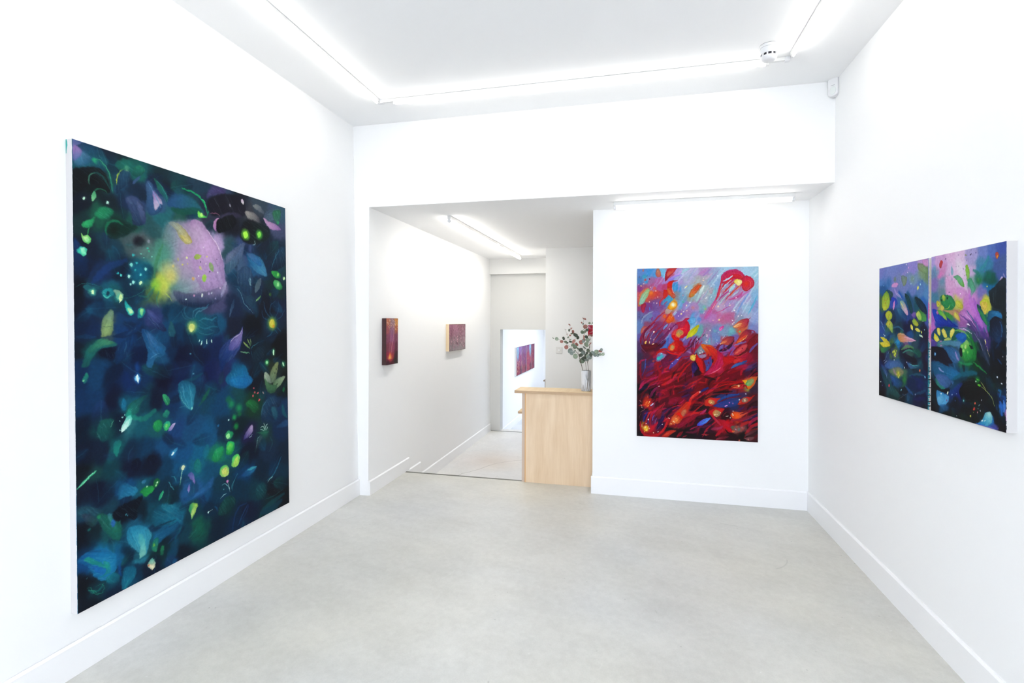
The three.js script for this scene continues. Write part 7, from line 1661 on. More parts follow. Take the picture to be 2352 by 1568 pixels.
p.glow(245, 660, 35, '#b0b040', .8);
p.dot(245, 652, 5.8, '#d8d058', .9);
p.dot(229, 664, 5.3, '#d8d058', .9);
p.dot(249, 676, 5.8, '#d8d870', .95);
p.dot(257, 665, 5.2, '#c8c850', .9);
p.stroke(18.1, '#b888a8', .5, 4.8, 178, 632, 204, 655, 229, 670);
p.glow(317, 685, 33.8, '#3c8c40', .7);
p.blob('#2c5ca0', '#205070', .8, 4.9, 161, 685, 277, 723, 144, 678, 229, 686, 293, 704, 269, 736, 195, 724);
p.blob('#1c5060', '#285858', .9, 4.5, 45, 653, 187, 792, 17, 637, 82, 649, 118, 707, 187, 742, 262, 782, 229, 803, 127, 783, 73, 738, 36, 689);
p.blob('#3c5c94', '#4c6498', .6, 3.9, 36, 618, 109, 682, 26, 619, 81, 632, 117, 681, 73, 676);
p.dot(134, 742, 9.8, '#c83848', .95);
p.dot(480, 616, 7.3, '#e07048', .95);
p.blob('#14202c', '#101820', .8, 3.4, 293, 737, 356, 754, 285, 738, 333, 724, 356, 745, 325, 770, 286, 763);
p.leaf(274, 758, 285, 742, 10.3, '#58a8b8', '#b0e0e8', .95, 1.1);
p.stroke(16.8, '#2c5888', .8, 3.4, 325, 721, 371, 744, 415, 761);
p.stroke(13.2, '#285c74', .8, 3.3, 371, 656, 458, 639, 528, 640);
p.stroke(21.8, '#1c3060', .8, 3.8, 386, 654, 458, 670, 528, 693);
p.stroke(18.1, '#24506c', .8, 3.2, 430, 752, 500, 735, 541, 718);
p.stroke(21.4, '#24285c', .7, 4.8, 415, 785, 473, 777, 535, 760);
p.stroke(2.9, '#8c7870', .6, 0.6, 237, 815, 286, 791, 340, 764);
p.dot(24, 731, 5.2, '#d0e8e8', .95);
p.dot(45, 752, 3.8, '#8860b8', .9);
p.dot(531, 647, 6.6, '#90d0f8', .95);
p.dot(433, 755, 4.2, '#b0b8d8', .9);
p.dot(317, 613, 5.1, '#d8e8e8', .9);
p.dot(340, 580, 3.9, '#e0e0e8', .9);
p.dot(195, 578, 4.2, '#d8e0e8', .9);
p.dot(76, 432, 4.4, '#e8f8f8', .9);
p.leaf(472, 416, 507, 426, 10.4, '#a0d8c0', '#d8f0d0', .95, 1);
p.stroke(3.2, '#b0c0e0', .8, 0.6, 68, 611, 90, 596, 108, 590);
p.stroke(3.2, '#90a8d0', .8, 0.6, 72, 650, 100, 682, 104, 704);
p.stroke(2.5, '#a0b0d8', .8, 0.6, 81, 584, 92, 570, 99, 561);
p.stroke(2.5, '#a0b0d8', .8, 0.6, 117, 546, 127, 533, 134, 524);
p.stroke(2.5, '#a0b0d8', .8, 0.6, 54, 599, 72, 589, 86, 583);

  const { canvas, g } = smearedSide([[0, '#7f86b4', 8], [300, '#c05a9a', 10], [420, '#3a5a7c', 7], [560, '#1d6a7a', 12], [800, '#127a88', 16]], 9, 0.9, [[0, 420, '#c9bfa8', 0.7], [430, 580, '#e070a8', 0.9]]);
  g.fillStyle = '#15181e'; for (const y of [612, 760, 818, 836, 872, 925, 966, 995]) g.fillRect(rr(0, 12), y, 60, rr(4, 7));
  const t = canvasPicture('painting', 'violet and teal garden painting on the right wall, the left canvas of the pair', 0.512, 0.748, 0.037, p.finish(4, 8), { right: std({ map: canvasTexture(canvas), roughness: 0.8 }), other: whiteSide }, 'pair of canvases on the right wall');
  t.position.set(1.457, 1.543, -3.173); t.rotation.y = -Math.PI / 2;
}
{
  const p = new Easel(560, 820, 401);
p.under([
  [10, 19, '#a898d0'], [79, 17, '#c8a0cc'], [168, 21, '#d8b0d4'], [252, 19, '#d8b8d8'], [330, 23, '#a49cc8'], [404, 21, '#7484bc'], [473, 21, '#5c74b0'], [539, 31, '#4c60a4'],
  [16, 83, '#7088a8'], [79, 82, '#c88cb8'], [168, 84, '#d4b4d8'], [241, 92, '#dcc8dc'], [315, 100, '#c0a8cc'], [380, 81, '#5888a8'], [450, 80, '#4480a0'], [530, 90, '#506494'],
  [16, 149, '#8878b0'], [91, 148, '#8890a8'], [168, 154, '#d4a4cc'], [252, 154, '#d8b4d8'], [330, 154, '#88a0a0'], [384, 140, '#3c7c6c'], [459, 153, '#1c6058'], [530, 136, '#50649c'],
  [16, 212, '#508098'], [91, 199, '#6c8890'], [168, 203, '#d49ccc'], [252, 215, '#d098cc'], [330, 213, '#c088c0'], [394, 211, '#7c78b0'], [459, 206, '#1c6c94'], [529, 226, '#20303c'],
  [16, 260, '#8068a8'], [79, 263, '#a0a060'], [151, 259, '#388848'], [241, 262, '#b8bc60'], [320, 272, '#c080c4'], [374, 281, '#a070b8'], [422, 276, '#c8c450'], [495, 285, '#283840'],
  [546, 287, '#202c30'], [16, 323, '#9c64b0'], [79, 324, '#205ca8'], [151, 325, '#408c48'], [224, 309, '#a88868'], [294, 311, '#b078bc'], [364, 329, '#9060b0'], [422, 339, '#2c7c68'],
  [494, 340, '#182c48'], [546, 341, '#1c2828'], [10, 386, '#b070b8'], [79, 378, '#1c3c94'], [168, 371, '#2058a0'], [251, 354, '#9868a0'], [330, 361, '#584878'], [393, 361, '#7c50a0'],
  [440, 361, '#206c70'], [494, 377, '#142438'], [537, 382, '#1c3444'], [10, 417, '#7858a8'], [79, 419, '#3c8c5c'], [168, 414, '#2c8c60'], [251, 412, '#1c60a8'], [304, 408, '#287850'],
  [354, 404, '#444868'], [412, 406, '#5c4880'], [468, 405, '#143048'], [529, 404, '#183048'], [16, 468, '#584890'], [91, 466, '#4c7c90'], [168, 456, '#488488'], [246, 460, '#4c7490'],
  [304, 464, '#50a050'], [354, 462, '#187048'], [393, 448, '#303c58'], [449, 446, '#403c68'], [520, 450, '#142438'], [550, 449, '#141820'], [23, 516, '#1c1c40'], [91, 512, '#141428'],
  [156, 502, '#2c5c80'], [218, 505, '#506c98'], [278, 502, '#30803c'], [329, 499, '#1c7c38'], [384, 496, '#1c3440'], [440, 493, '#28384c'], [494, 497, '#161c28'], [550, 493, '#161c28'],
  [16, 572, '#205070'], [109, 558, '#1c2030'], [185, 542, '#2c648c'], [246, 541, '#2c6c58'], [319, 536, '#1c6c40'], [379, 542, '#14402c'], [426, 541, '#20303c'], [485, 537, '#182028'],
  [545, 532, '#141820'], [29, 622, '#1c5874'], [109, 607, '#246890'], [196, 606, '#205c80'], [278, 592, '#1c5c68'], [354, 579, '#124044'], [412, 586, '#142c30'], [485, 580, '#141c20'],
  [545, 574, '#141820'], [16, 682, '#101c20'], [79, 661, '#406c80'], [150, 653, '#446894'], [218, 632, '#1c4c68'], [283, 625, '#18343c'], [354, 624, '#143c2c'], [421, 630, '#181c1c'],
  [485, 623, '#142020'], [545, 622, '#182028'], [22, 744, '#142028'], [85, 724, '#3c80ac'], [150, 716, '#204068'], [224, 692, '#1c2c70'], [283, 685, '#141c20'], [354, 669, '#181818'],
  [421, 674, '#181818'], [485, 671, '#142828'], [537, 665, '#20508c'], [22, 799, '#181820'], [109, 778, '#205070'], [196, 765, '#1c2430'], [283, 745, '#141c20'], [354, 734, '#181818'],
  [421, 724, '#1c1818'], [485, 714, '#181c1c'], [541, 706, '#2c68b0'], [139, 816, '#141c1c'], [277, 799, '#1c3028'], [378, 775, '#1c2420'], [449, 782, '#2878b0'], [502, 769, '#181c20'],
  [545, 762, '#201c28'], [425, 811, '#3c68a8'], [484, 818, '#4c5090'], [536, 808, '#1c1820'],
]);
p.scatter(60, 0, 420, 540, 810, ['#1c4c60', '#10181c', '#1c5040', '#202c50', '#18343c', '#0c1014'], (x, y, c) => { const L = rr(40, 120), a = rr(0.2, 1.4); p.leaf(x, y, x + L * Math.cos(a), y + L * Math.sin(a), L * 0.4, c, '#101c28', rr(0.3, 0.6), 4, rr(-0.25, 0.25)); });
p.glow(241, 92, 73.1, '#e4d4e4', .7);
p.stroke(16.9, '#dcc0e0', .6, 4.2, 268, 18, 268, 75, 278, 143, 304, 212);
p.stroke(26.5, '#e0b8d8', .6, 6.2, 197, 25, 197, 74, 252, 141, 294, 195);
p.glow(79, 104, 28.3, '#d880b8', .8);
p.glow(54, 87, 28.7, '#5c9cb0', .6);
p.glow(29, 62, 19.4, '#70a8c0', .6);
p.glow(97, 134, 32.7, '#6c98b0', .7);
p.blob('#c84848', '#b04c58', .97, 0.9, 85, 32, 79, 64, 70, 48, 85, 28, 103, 38, 91, 62, 79, 66);
p.leaf(121, 29, 130, 20, 6.4, '#5c5068', '#5c5068', .9, 0.5);
p.leaf(320, 31, 330, 23, 8.2, '#483c54', '#504460', .95, 0.4);
p.leaf(325, 9, 330, 3, 4.9, '#504460', '#504460', .9, 0.4);
p.leaf(278, 24, 297, 28, 5.9, '#8c8c60', '#788858', .9, 0.4);
p.leaf(227, 15, 234, 23, 3.9, '#8c7ca0', '#8c7ca0', .9, 0.4);
p.leaf(358, 27, 363, 21, 6.4, '#5c5484', '#605888', .8, 0.4);
p.leaf(292, 48, 294, 58, 3.8, '#7c6c94', '#7c6c94', .9, 0.4);
p.leaf(268, 85, 273, 96, 5.5, '#887c98', '#887c98', .8, 0.4);
p.leaf(233, 79, 235, 71, 6.9, '#b0a0b8', '#a898b0', .8, 0.9);
p.leaf(211, 75, 213, 69, 7, '#a898b0', '#a898b0', .8, 0.9);
p.leaf(151, 197, 165, 196, 4.1, '#584868', '#584868', .9, 0.5);
p.leaf(278, 123, 285, 122, 3.8, '#583c58', '#583c58', .9, 0.4);
p.leaf(194, 146, 199, 152, 4, '#8c74a0', '#8c74a0', .9, 0.4);
p.leaf(243, 205, 254, 212, 6, '#f8f0f8', '#fcfcfc', .95, 0.4);
p.dot(422, 117, 3.1, '#80508c', .9);
p.dot(133, 123, 2.7, '#f8e8f8', .9);
p.leaf(182, 115, 177, 66, 22.3, '#7ca0b0', '#88a8b8', .85, 1.8);
p.leaf(157, 115, 160, 101, 10.8, '#98a0b8', '#a0a8bc', .8, 1.4);
p.leaf(180, 141, 177, 124, 11.6, '#9c94b8', '#a89cc0', .8, 1.3);
p.blob('#6ca880', '#74b45c', .95, 1.3, 224, 125, 268, 176, 191, 122, 230, 118, 257, 135, 278, 177, 246, 167, 213, 137);
p.leaf(222, 145, 262, 142, 25.8, '#7cb86c', '#70a8a0', .6, 2.6);
p.blob('#88b840', '#88b870', .97, 1.3, 299, 79, 310, 146, 286, 80, 299, 74, 317, 107, 315, 140, 304, 159, 291, 124);
p.blob('#549c78', '#6ca898', .95, 1.2, 335, 148, 330, 230, 320, 137, 345, 162, 360, 189, 345, 214, 320, 236, 325, 193, 304, 165);
p.blob('#4c9074', '#5c9880', .8, 1.7, 304, 146, 309, 176, 302, 145, 315, 146, 315, 173, 304, 179);
p.leaf(379, 162, 377, 139, 9.5, '#8cb030', '#d0d840', .95, 0.8);
p.glow(384, 153, 27.6, '#287c48', .8);
p.glow(404, 110, 42.8, '#3c88a8', .6);
p.stroke(16.2, '#2c7c70', .7, 3.2, 340, 103, 375, 120, 384, 159);
p.stroke(18.9, '#3c8c94', .7, 3.4, 450, 52, 423, 87, 384, 108);
p.glow(504, 53, 18.3, '#805c68', .7);
p.blob('#b84840', '#c06838', .9, 1.1, 500, 41, 508, 66, 493, 49, 504, 40, 513, 55, 502, 72);
p.leaf(502, 67, 506, 52, 5.8, '#d89030', '#e0a838', .95, 0.7);
p.glow(477, 158, 33.4, '#145850', .9);
p.glow(450, 140, 22.7, '#147060', .7);
p.glow(422, 181, 23.1, '#2c7cac', .7);
p.blob('#d4b8d8', '#a89cc0', .97, 1.1, 530, 154, 521, 186, 517, 165, 534, 148, 534, 172, 521, 192, 515, 183);
p.stroke(7.1, '#9c90c0', .8, 1.4, 542, 137, 551, 156, 553, 174);
p.blob('#203038', '#1c2a30', .95, 3, 517, 165, 517, 255, 450, 209, 486, 193, 530, 160, 559, 168, 559, 287, 516, 292, 468, 272, 455, 237);
p.leaf(436, 187, 443, 185, 8.4, '#d8e060', '#e0e468', .95, 0.8);
p.blob('#2c8450', '#348c58', .95, 2.8, 115, 211, 196, 274, 79, 219, 115, 207, 174, 218, 208, 254, 185, 281, 127, 279, 91, 256);
p.blob('#c8d060', '#88b048', .95, 1.4, 103, 206, 127, 233, 97, 213, 112, 207, 127, 222, 121, 240, 103, 235);
p.dot(142, 226, 5.5, '#18302c', .95);
p.dot(94, 235, 5.6, '#18302c', .95);
p.blob('#c8c048', '#c0c850', .97, 1.4, 60, 237, 60, 266, 45, 247, 57, 235, 79, 248, 76, 266, 54, 266);
p.dot(54, 247, 3.3, '#b06038', .8);
p.dot(67, 255, 3.3, '#b06038', .8);
p.blob('#d8c060', '#d0b868', .97, 1.4, 85, 263, 115, 286, 82, 274, 97, 260, 118, 275, 103, 289, 88, 287);
p.dot(100, 274, 3.7, '#a8d058', .9);
p.blob('#d0d458', '#b8b04c', .97, 1.3, 224, 244, 257, 280, 210, 247, 235, 243, 267, 263, 267, 280, 241, 281, 216, 265);
p.stroke(3.7, '#b0d048', .9, 0.9, 121, 279, 151, 276, 168, 259);
p.blob('#1c50b8', '#1c3c98', .97, 2.4, 29, 298, 109, 353, 10, 282, 54, 287, 139, 322, 185, 350, 230, 371, 139, 371, 67, 364, 29, 331);
p.blob('#60b050', '#a8c850', .95, 1.4, 79, 295, 121, 328, 54, 287, 85, 288, 127, 314, 139, 339, 103, 321, 73, 306);
p.blob('#c08cb8', '#b870a0', .9, 1.4, 48, 291, 60, 306, 45, 294, 60, 288, 67, 302, 54, 306);
p.blob('#c89c70', '#b08874', .9, 2.3, 115, 289, 224, 309, 103, 285, 151, 287, 219, 289, 241, 310, 196, 316, 151, 301);
p.blob('#d8d060', '#d0b060', .97, 1.3, 208, 306, 235, 340, 196, 305, 213, 299, 235, 320, 246, 344, 219, 333, 202, 323);
p.blob('#b878c0', '#c088c8', .8, 2.6, 251, 293, 294, 321, 235, 306, 267, 287, 304, 298, 314, 328, 278, 341, 246, 330);
p.glow(325, 230, 36.8, '#d090cc', .6);
p.stroke(32.9, '#b878c8', .8, 4.1, 315, 213, 335, 266, 374, 319, 412, 371);
p.stroke(24.2, '#a068bc', .8, 3.2, 345, 234, 374, 287, 413, 339, 440, 396);
p.stroke(6.7, '#4c6c90', .9, 1.2, 294, 291, 325, 318, 364, 355, 393, 403);
p.stroke(8.6, '#6c5090', .8, 1.7, 241, 310, 304, 338, 354, 377, 384, 422);
p.stroke(5, '#d8a8d8', .8, 1.3, 283, 307, 324, 335, 364, 371);
p.stroke(6.9, '#586c88', .8, 1.3, 235, 374, 294, 378, 345, 397, 384, 431);
p.stroke(5.1, '#c8c0d8', .8, 0.9, 240, 378, 294, 384, 334, 403);
p.leaf(294, 356, 324, 364, 7.4, '#e0d0e8', '#f8f0f8', .95, 0.8);
p.stroke(6.9, '#7c4c90', .8, 1.2, 422, 345, 440, 383, 449, 420);
p.blob('#1c5c58', '#20706c', .9, 2.4, 384, 278, 422, 345, 369, 268, 394, 275, 431, 314, 450, 361, 431, 358, 394, 320);
p.stroke(15.8, '#3c8c54', .8, 2.4, 374, 284, 413, 320, 440, 361);
p.blob('#c4d040', '#e0c860', .97, 1.2, 427, 245, 422, 304, 391, 256, 422, 241, 450, 252, 457, 277, 441, 302, 424, 314, 403, 288);
p.blob('#e0b860', '#d8b858', .8, 1.6, 422, 260, 422, 292, 398, 262, 422, 254, 441, 264, 427, 295, 408, 282);
p.glow(422, 263, 13.8, '#b0a838', .7);
p.blob('#205878', '#2c7cac', .95, 2.3, 450, 315, 495, 325, 441, 324, 459, 296, 516, 301, 538, 332, 503, 325, 468, 333, 450, 346);
p.blob('#142034', '#1c3c5c', .97, 2.3, 477, 334, 529, 407, 459, 346, 490, 322, 529, 337, 542, 376, 533, 425, 503, 437, 468, 408, 459, 377);
p.stroke(5, '#3c78a8', .7, 1.4, 521, 343, 535, 376, 531, 413);
p.blob('#184c70', '#1c5c50', .9, 2.9, 29, 393, 196, 378, 10, 438, 29, 386, 115, 371, 208, 378, 251, 398, 196, 436);
p.blob('#e0d060', '#d0d070', .97, 1, 70, 382, 67, 415, 54, 382, 73, 378, 85, 400, 73, 418, 57, 404);
p.blob('#e0d060', '#d8d870', .97, 0.9, 109, 385, 127, 414, 94, 386, 115, 382, 139, 413, 121, 428, 97, 403);
p.blob('#d8d068', '#e0d870', .97, 0.9, 185, 381, 174, 416, 168, 389, 191, 380, 202, 392, 179, 423, 165, 413);
p.blob('#e0d050', '#e8d868', .97, 1, 35, 412, 60, 437, 29, 408, 48, 415, 73, 440, 54, 444, 32, 434);
p.stroke(10.5, '#74b060', .8, 1.8, 202, 392, 230, 388, 273, 394, 319, 423);
p.blob('#d8d040', '#e0d868', .97, 1, 35, 416, 48, 442, 29, 405, 48, 416, 73, 437, 48, 449, 26, 435);
p.blob('#e0d878', '#d8cc60', .97, 1, 67, 394, 73, 412, 60, 387, 79, 394, 82, 415, 63, 412);
p.blob('#e0d878', '#d8cc60', .97, 0.9, 115, 393, 127, 418, 103, 390, 127, 400, 142, 421, 121, 425);
p.blob('#e0d878', '#d8cc60', .97, 0.9, 179, 393, 179, 417, 168, 389, 196, 386, 191, 413, 168, 424);
p.blob('#1c60b8', '#2870b0', .95, 2.6, 219, 410, 273, 422, 207, 413, 251, 399, 294, 408, 273, 429, 230, 430);
p.blob('#c0c468', '#98b464', .95, 1.4, 127, 432, 174, 438, 115, 436, 145, 427, 179, 428, 162, 442, 133, 443);
p.dot(88, 457, 14, '#d880b8', .8);
p.blob('#508c8c', '#5c88a8', .9, 2.9, 67, 470, 224, 444, 54, 471, 103, 444, 185, 438, 251, 446, 240, 467, 162, 466, 103, 465);
p.blob('#0c1020', '#141830', .95, 2.9, 29, 497, 127, 535, 3, 480, 67, 477, 115, 482, 156, 519, 185, 552, 109, 554, 35, 548, 3, 528);
p.dot(37, 516, 9.6, '#58a8e8', .8);
p.dot(37, 516, 4.3, '#c0e8fc', .95);
p.blob('#306c98', '#48709c', .9, 3.2, 139, 485, 224, 536, 115, 475, 174, 469, 229, 488, 246, 528, 218, 550, 174, 539, 145, 506);
p.stroke(13.1, '#a090c8', .8, 2.6, 207, 492, 218, 512, 235, 535);
p.blob('#60b054', '#309048', .95, 2.1, 273, 452, 304, 504, 246, 470, 273, 446, 314, 451, 354, 482, 339, 515, 293, 531, 256, 507);
p.blob('#a8d078', '#5cb054', .8, 1.7, 294, 438, 293, 471, 267, 456, 294, 432, 314, 451, 304, 478, 272, 479);
p.dot(272, 486, 8.4, '#a0d878', .8);
p.dot(288, 465, 9.2, '#c0dc88', .8);
p.dot(262, 466, 8.5, '#98d070', .8);
p.dot(304, 491, 7.4, '#78c060', .8);
p.blob('#141820', '#182030', .9, 1.7, 246, 470, 256, 510, 243, 474, 262, 479, 262, 516, 246, 507);
p.blob('#142028', '#182430', .9, 1.6, 319, 457, 344, 473, 314, 457, 344, 463, 349, 472, 329, 473);
p.blob('#1c8038', '#208040', .8, 2.4, 334, 431, 364, 520, 324, 418, 354, 443, 369, 488, 364, 526, 339, 522, 344, 476);
p.stroke(12.9, '#2c9060', .7, 2.6, 235, 542, 293, 548, 344, 541);
p.stroke(8, '#28904c', .8, 1.6, 344, 534, 393, 556, 440, 581);
p.stroke(16.3, '#3c4c64', .8, 2.9, 324, 385, 384, 429, 422, 485, 458, 539);
p.stroke(4.8, '#a08cb8', .6, 1.2, 354, 398, 393, 442, 412, 479);
p.stroke(19.4, '#503c80', .7, 3.5, 403, 384, 431, 428, 449, 477);
p.leaf(433, 447, 426, 422, 8.4, '#d0b870', '#f0e8b0', .95, 0.8);
p.stroke(2.3, '#d0c090', .8, 0.4, 436, 453, 445, 478, 458, 505);
p.stroke(14.9, '#142c44', .8, 3.4, 468, 415, 476, 470, 485, 518);
p.stroke(10.8, '#1c4468', .7, 2.9, 520, 408, 516, 438, 494, 463);
p.stroke(8.7, '#1c4c78', .8, 2.2, 507, 508, 524, 519, 533, 530);
p.blob('#205878', '#2474a0', .95, 2.9, 16, 572, 196, 586, 3, 561, 67, 553, 139, 570, 218, 584, 262, 607, 196, 634, 115, 642, 42, 635, 10, 602);
p.blob('#5c70a8', '#486c9c', .85, 3.8, 67, 597, 150, 646, 42, 628, 79, 617, 150, 625, 173, 657, 127, 687, 66, 676);
p.stroke(10.4, '#a0a0d0', .8, 2.4, 67, 582, 85, 595, 115, 603);
p.stroke(24, '#2c8c68', .6, 4.3, 42, 643, 73, 679, 127, 687);
p.stroke(26.5, '#1c6478', .8, 4.4, 185, 635, 251, 608, 324, 588, 374, 584);
p.blob('#10161c', '#141c24', .95, 2.9, 16, 653, 109, 696, 3, 639, 35, 665, 91, 691, 162, 683, 150, 702, 79, 707, 16, 689);
p.blob('#205090', '#1c3470', .8, 3.6, 196, 658, 229, 692, 173, 678, 218, 652, 267, 640, 240, 690, 196, 720, 162, 728);
p.stroke(26.7, '#18485c', .7, 4.4, 173, 685, 229, 637, 304, 610);
p.blob('#101414', '#161a1a', .9, 3.4, 251, 662, 378, 634, 240, 684, 272, 646, 324, 614, 383, 608, 402, 644, 354, 715, 272, 726);
p.blob('#3c88b8', '#60a8d8', .95, 2.4, 60, 706, 103, 765, 51, 704, 73, 704, 115, 713, 156, 722, 150, 751, 115, 777, 66, 777, 51, 743);
p.blob('#88c0e0', '#4c90c0', .6, 2.8, 66, 734, 127, 747, 57, 743, 91, 724, 127, 733, 103, 765, 66, 767);
p.blob('#2c6c98', '#204c70', .8, 3.3, 103, 772, 150, 786, 79, 779, 127, 768, 156, 778, 127, 800, 97, 791);
p.dot(92, 717, 4.2, '#e0f0f4', .95);
p.leaf(142, 713, 153, 694, 9.9, '#d8e8c0', '#f4f8d8', .95, 0.9);
p.dot(139, 744, 5.4, '#804c70', .8);
p.dot(184, 708, 3.5, '#b0c8e8', .95);
p.dot(219, 700, 2.6, '#a0c0e0', .95);
p.dot(208, 735, 3.5, '#5070b0', .9);
p.glow(275, 723, 20.9, '#1c5058', .9);
p.dot(276, 725, 4.6, '#90d0d0', .95);
p.glow(376, 615, 23.7, '#1c8c40', .8);
p.dot(364, 622, 3.6, '#d8f4d0', .95);
p.leaf(393, 618, 364, 607, 6.3, '#389840', '#70c050', .9, 0.8);
p.leaf(400, 641, 374, 635, 11.7, '#4ca838', '#88d840', .95, 0.8);
p.stroke(3.1, '#a8b870', .9, 0.8, 398, 620, 421, 639, 435, 656);
p.stroke(3.9, '#98a868', .9, 0.8, 398, 642, 440, 659, 471, 682, 493, 719);
p.dot(359, 724, 4.8, '#e86850', .95);
p.dot(352, 752, 7.2, '#d84c40', .95);
p.dot(405, 704, 3.5, '#c8d0d8', .9);
p.dot(326, 790, 4.1, '#e0e060', .95);
p.leaf(324, 794, 329, 783, 4.9, '#d0d050', '#e8e878', .95, 0.4);
p.dot(376, 765, 3.1, '#f0a0a8', .95);
p.dot(397, 754, 2.7, '#d8e0e8', .9);
p.dot(346, 769, 2.4, '#80b068', .9);
p.dot(381, 746, 2.4, '#80b8b8', .9);
p.leaf(383, 733, 395, 726, 3.5, '#80a8a8', '#90b8b8', .9, 0.4);
p.dot(221, 809, 2.6, '#c0e8e0', .9);
p.dot(507, 585, 4, '#d0dcec', .95);
p.dot(510, 588, 2.5, '#e0e8f4', .9);
p.dot(535, 612, 3.6, '#e0ecf4', .95);
p.dot(539, 495, 2.1, '#d0d8e8', .9);
p.blob('#2c88b8', '#88c8cc', .97, 1.6, 402, 812, 444, 755, 373, 817, 411, 788, 430, 757, 458, 746, 476, 765, 471, 793, 439, 818, 392, 823);
p.blob('#b0dcd4', '#60b0c8', .7, 1.9, 449, 754, 449, 782, 435, 765, 453, 747, 471, 759, 467, 782, 444, 779);
p.leaf(404, 799, 416, 790, 6.9, '#d8f0e0', '#f0fcf0', .95, 0.8);
p.leaf(421, 798, 434, 789, 4.6, '#c0ecd8', '#d8f4e8', .95, 0.8);
p.stroke(11.9, '#4c70c0', .8, 2.4, 368, 815, 411, 820, 458, 820, 493, 816);
p.stroke(9.3, '#8878c0', .7, 1.9, 402, 818, 458, 819, 489, 817);
p.dot(513, 811, 2.9, '#6c5890', .8);
p.stroke(10.8, '#206c98', .8, 2.2, 511, 644, 528, 648, 520, 673);
p.stroke(14.3, '#2c6cb8', .9, 2.5, 524, 690, 532, 719, 536, 754);
p.stroke(14.1, '#4c80c8', .9, 2.1, 545, 681, 551, 704, 547, 734);
p.stroke(11, '#102830', .8, 2.9, 494, 634, 507, 681, 515, 740, 519, 781);
p.stroke(4.9, '#b880b0', .8, 1.1, 555, 715, 557, 739, 557, 751);

  const { canvas } = smearedSide([[0, '#5a6a90', 2], [380, '#2c4046', 4], [640, '#16202a', 5], [900, '#b080b0', 4], [960, '#141c28', 5]], 13, 0.85, []);
  const t = canvasPicture('painting', 'pink and dark green garden painting on the right wall, right canvas of the pair', 0.512, 0.75, 0.037, p.finish(4, 8), { right: std({ map: canvasTexture(canvas), roughness: 0.8 }), other: whiteSide }, 'pair of canvases on the right wall');
  t.position.set(1.457, 1.544, -2.634); t.rotation.y = -Math.PI / 2;
}
{
  const p = new Easel(300, 540, 503); const tall = 540, wide = 300;
  p.under([[40, 30, '#a85a48'], [150, 30, '#8c6268'], [260, 40, '#b4703c'], [30, 120, '#94464a'], [150, 130, '#7a4a66'], [260, 110, '#a0563a'], [40, 230, '#7c3c50'], [150, 230, '#84446a'], [260, 230, '#70384a'], [40, 340, '#74323f'], [150, 340, '#82344e'], [260, 340, '#5a2a38'], [50, 430, '#84283a'], [150, 440, '#8a2c34'], [260, 430, '#3c2228'], [50, 520, '#3e1f28'], [150, 520, '#4c2028'], [260, 520, '#2e2422']]);
  for (let k = 0; k < 26; k++) { const x0 = rr(60, 170), x1 = x0 + rr(10, 150); p.stroke(rr(1, 3.5), ['#c87a90', '#d89a70', '#b05878', '#7a2438'][k % 4], rr(0.3, 0.7), 1.5, x0, 470, (x0 + x1) / 2 - 14, 330, x1 - 8, 200, x1 + rr(-10, 40), 60); }
  p.glow(95, 450, 80, '#c0303c', 0.8, 0.7); p.glow(95, 440, 50, '#f0902c', 0.95, 0.6);
  for (const [x, c] of [[50, '#f0a040'], [78, '#ffd070'], [98, '#ffe08a'], [118, '#f4a83c'], [140, '#e07838']]) p.leaf(x, 480, x + (x - 92) * 0.12, 395 + Math.abs(x - 95) * 0.6, 18, c, '#c03c34', 0.85, 3);
  p.scatter(70, 8, 6, 292, 130, ['#ffd8a0', '#ffb060', '#f0e0d8', '#ff8a50', '#e8b8c8'], (x, y, c) => p.leaf(x, y, x + rr(-5, 4), y + rr(8, 20), rr(4, 8), c, c, rr(0.5, 0.95), 1));
  p.scatter(34, 10, 130, 290, 380, ['#f0b8b0', '#e8a070', '#d890a8'], (x, y, c) => p.dot(x, y, rr(1, 2.6), c, rr(0.4, 0.9)));
  const maroon = std({ color: '#3a1a1c', roughness: 0.6 });
  const t = canvasPicture('painting', 'small tall maroon picture with a flame at its foot, on the corridor wall', 0.25, 0.451, 0.045, p.finish(3, 10, -0.1, [1.15, 1.25, 1.25]), { other: maroon });
  t.position.set(-2.345, 1.397, -4.596); t.rotation.y = Math.PI / 2;
}
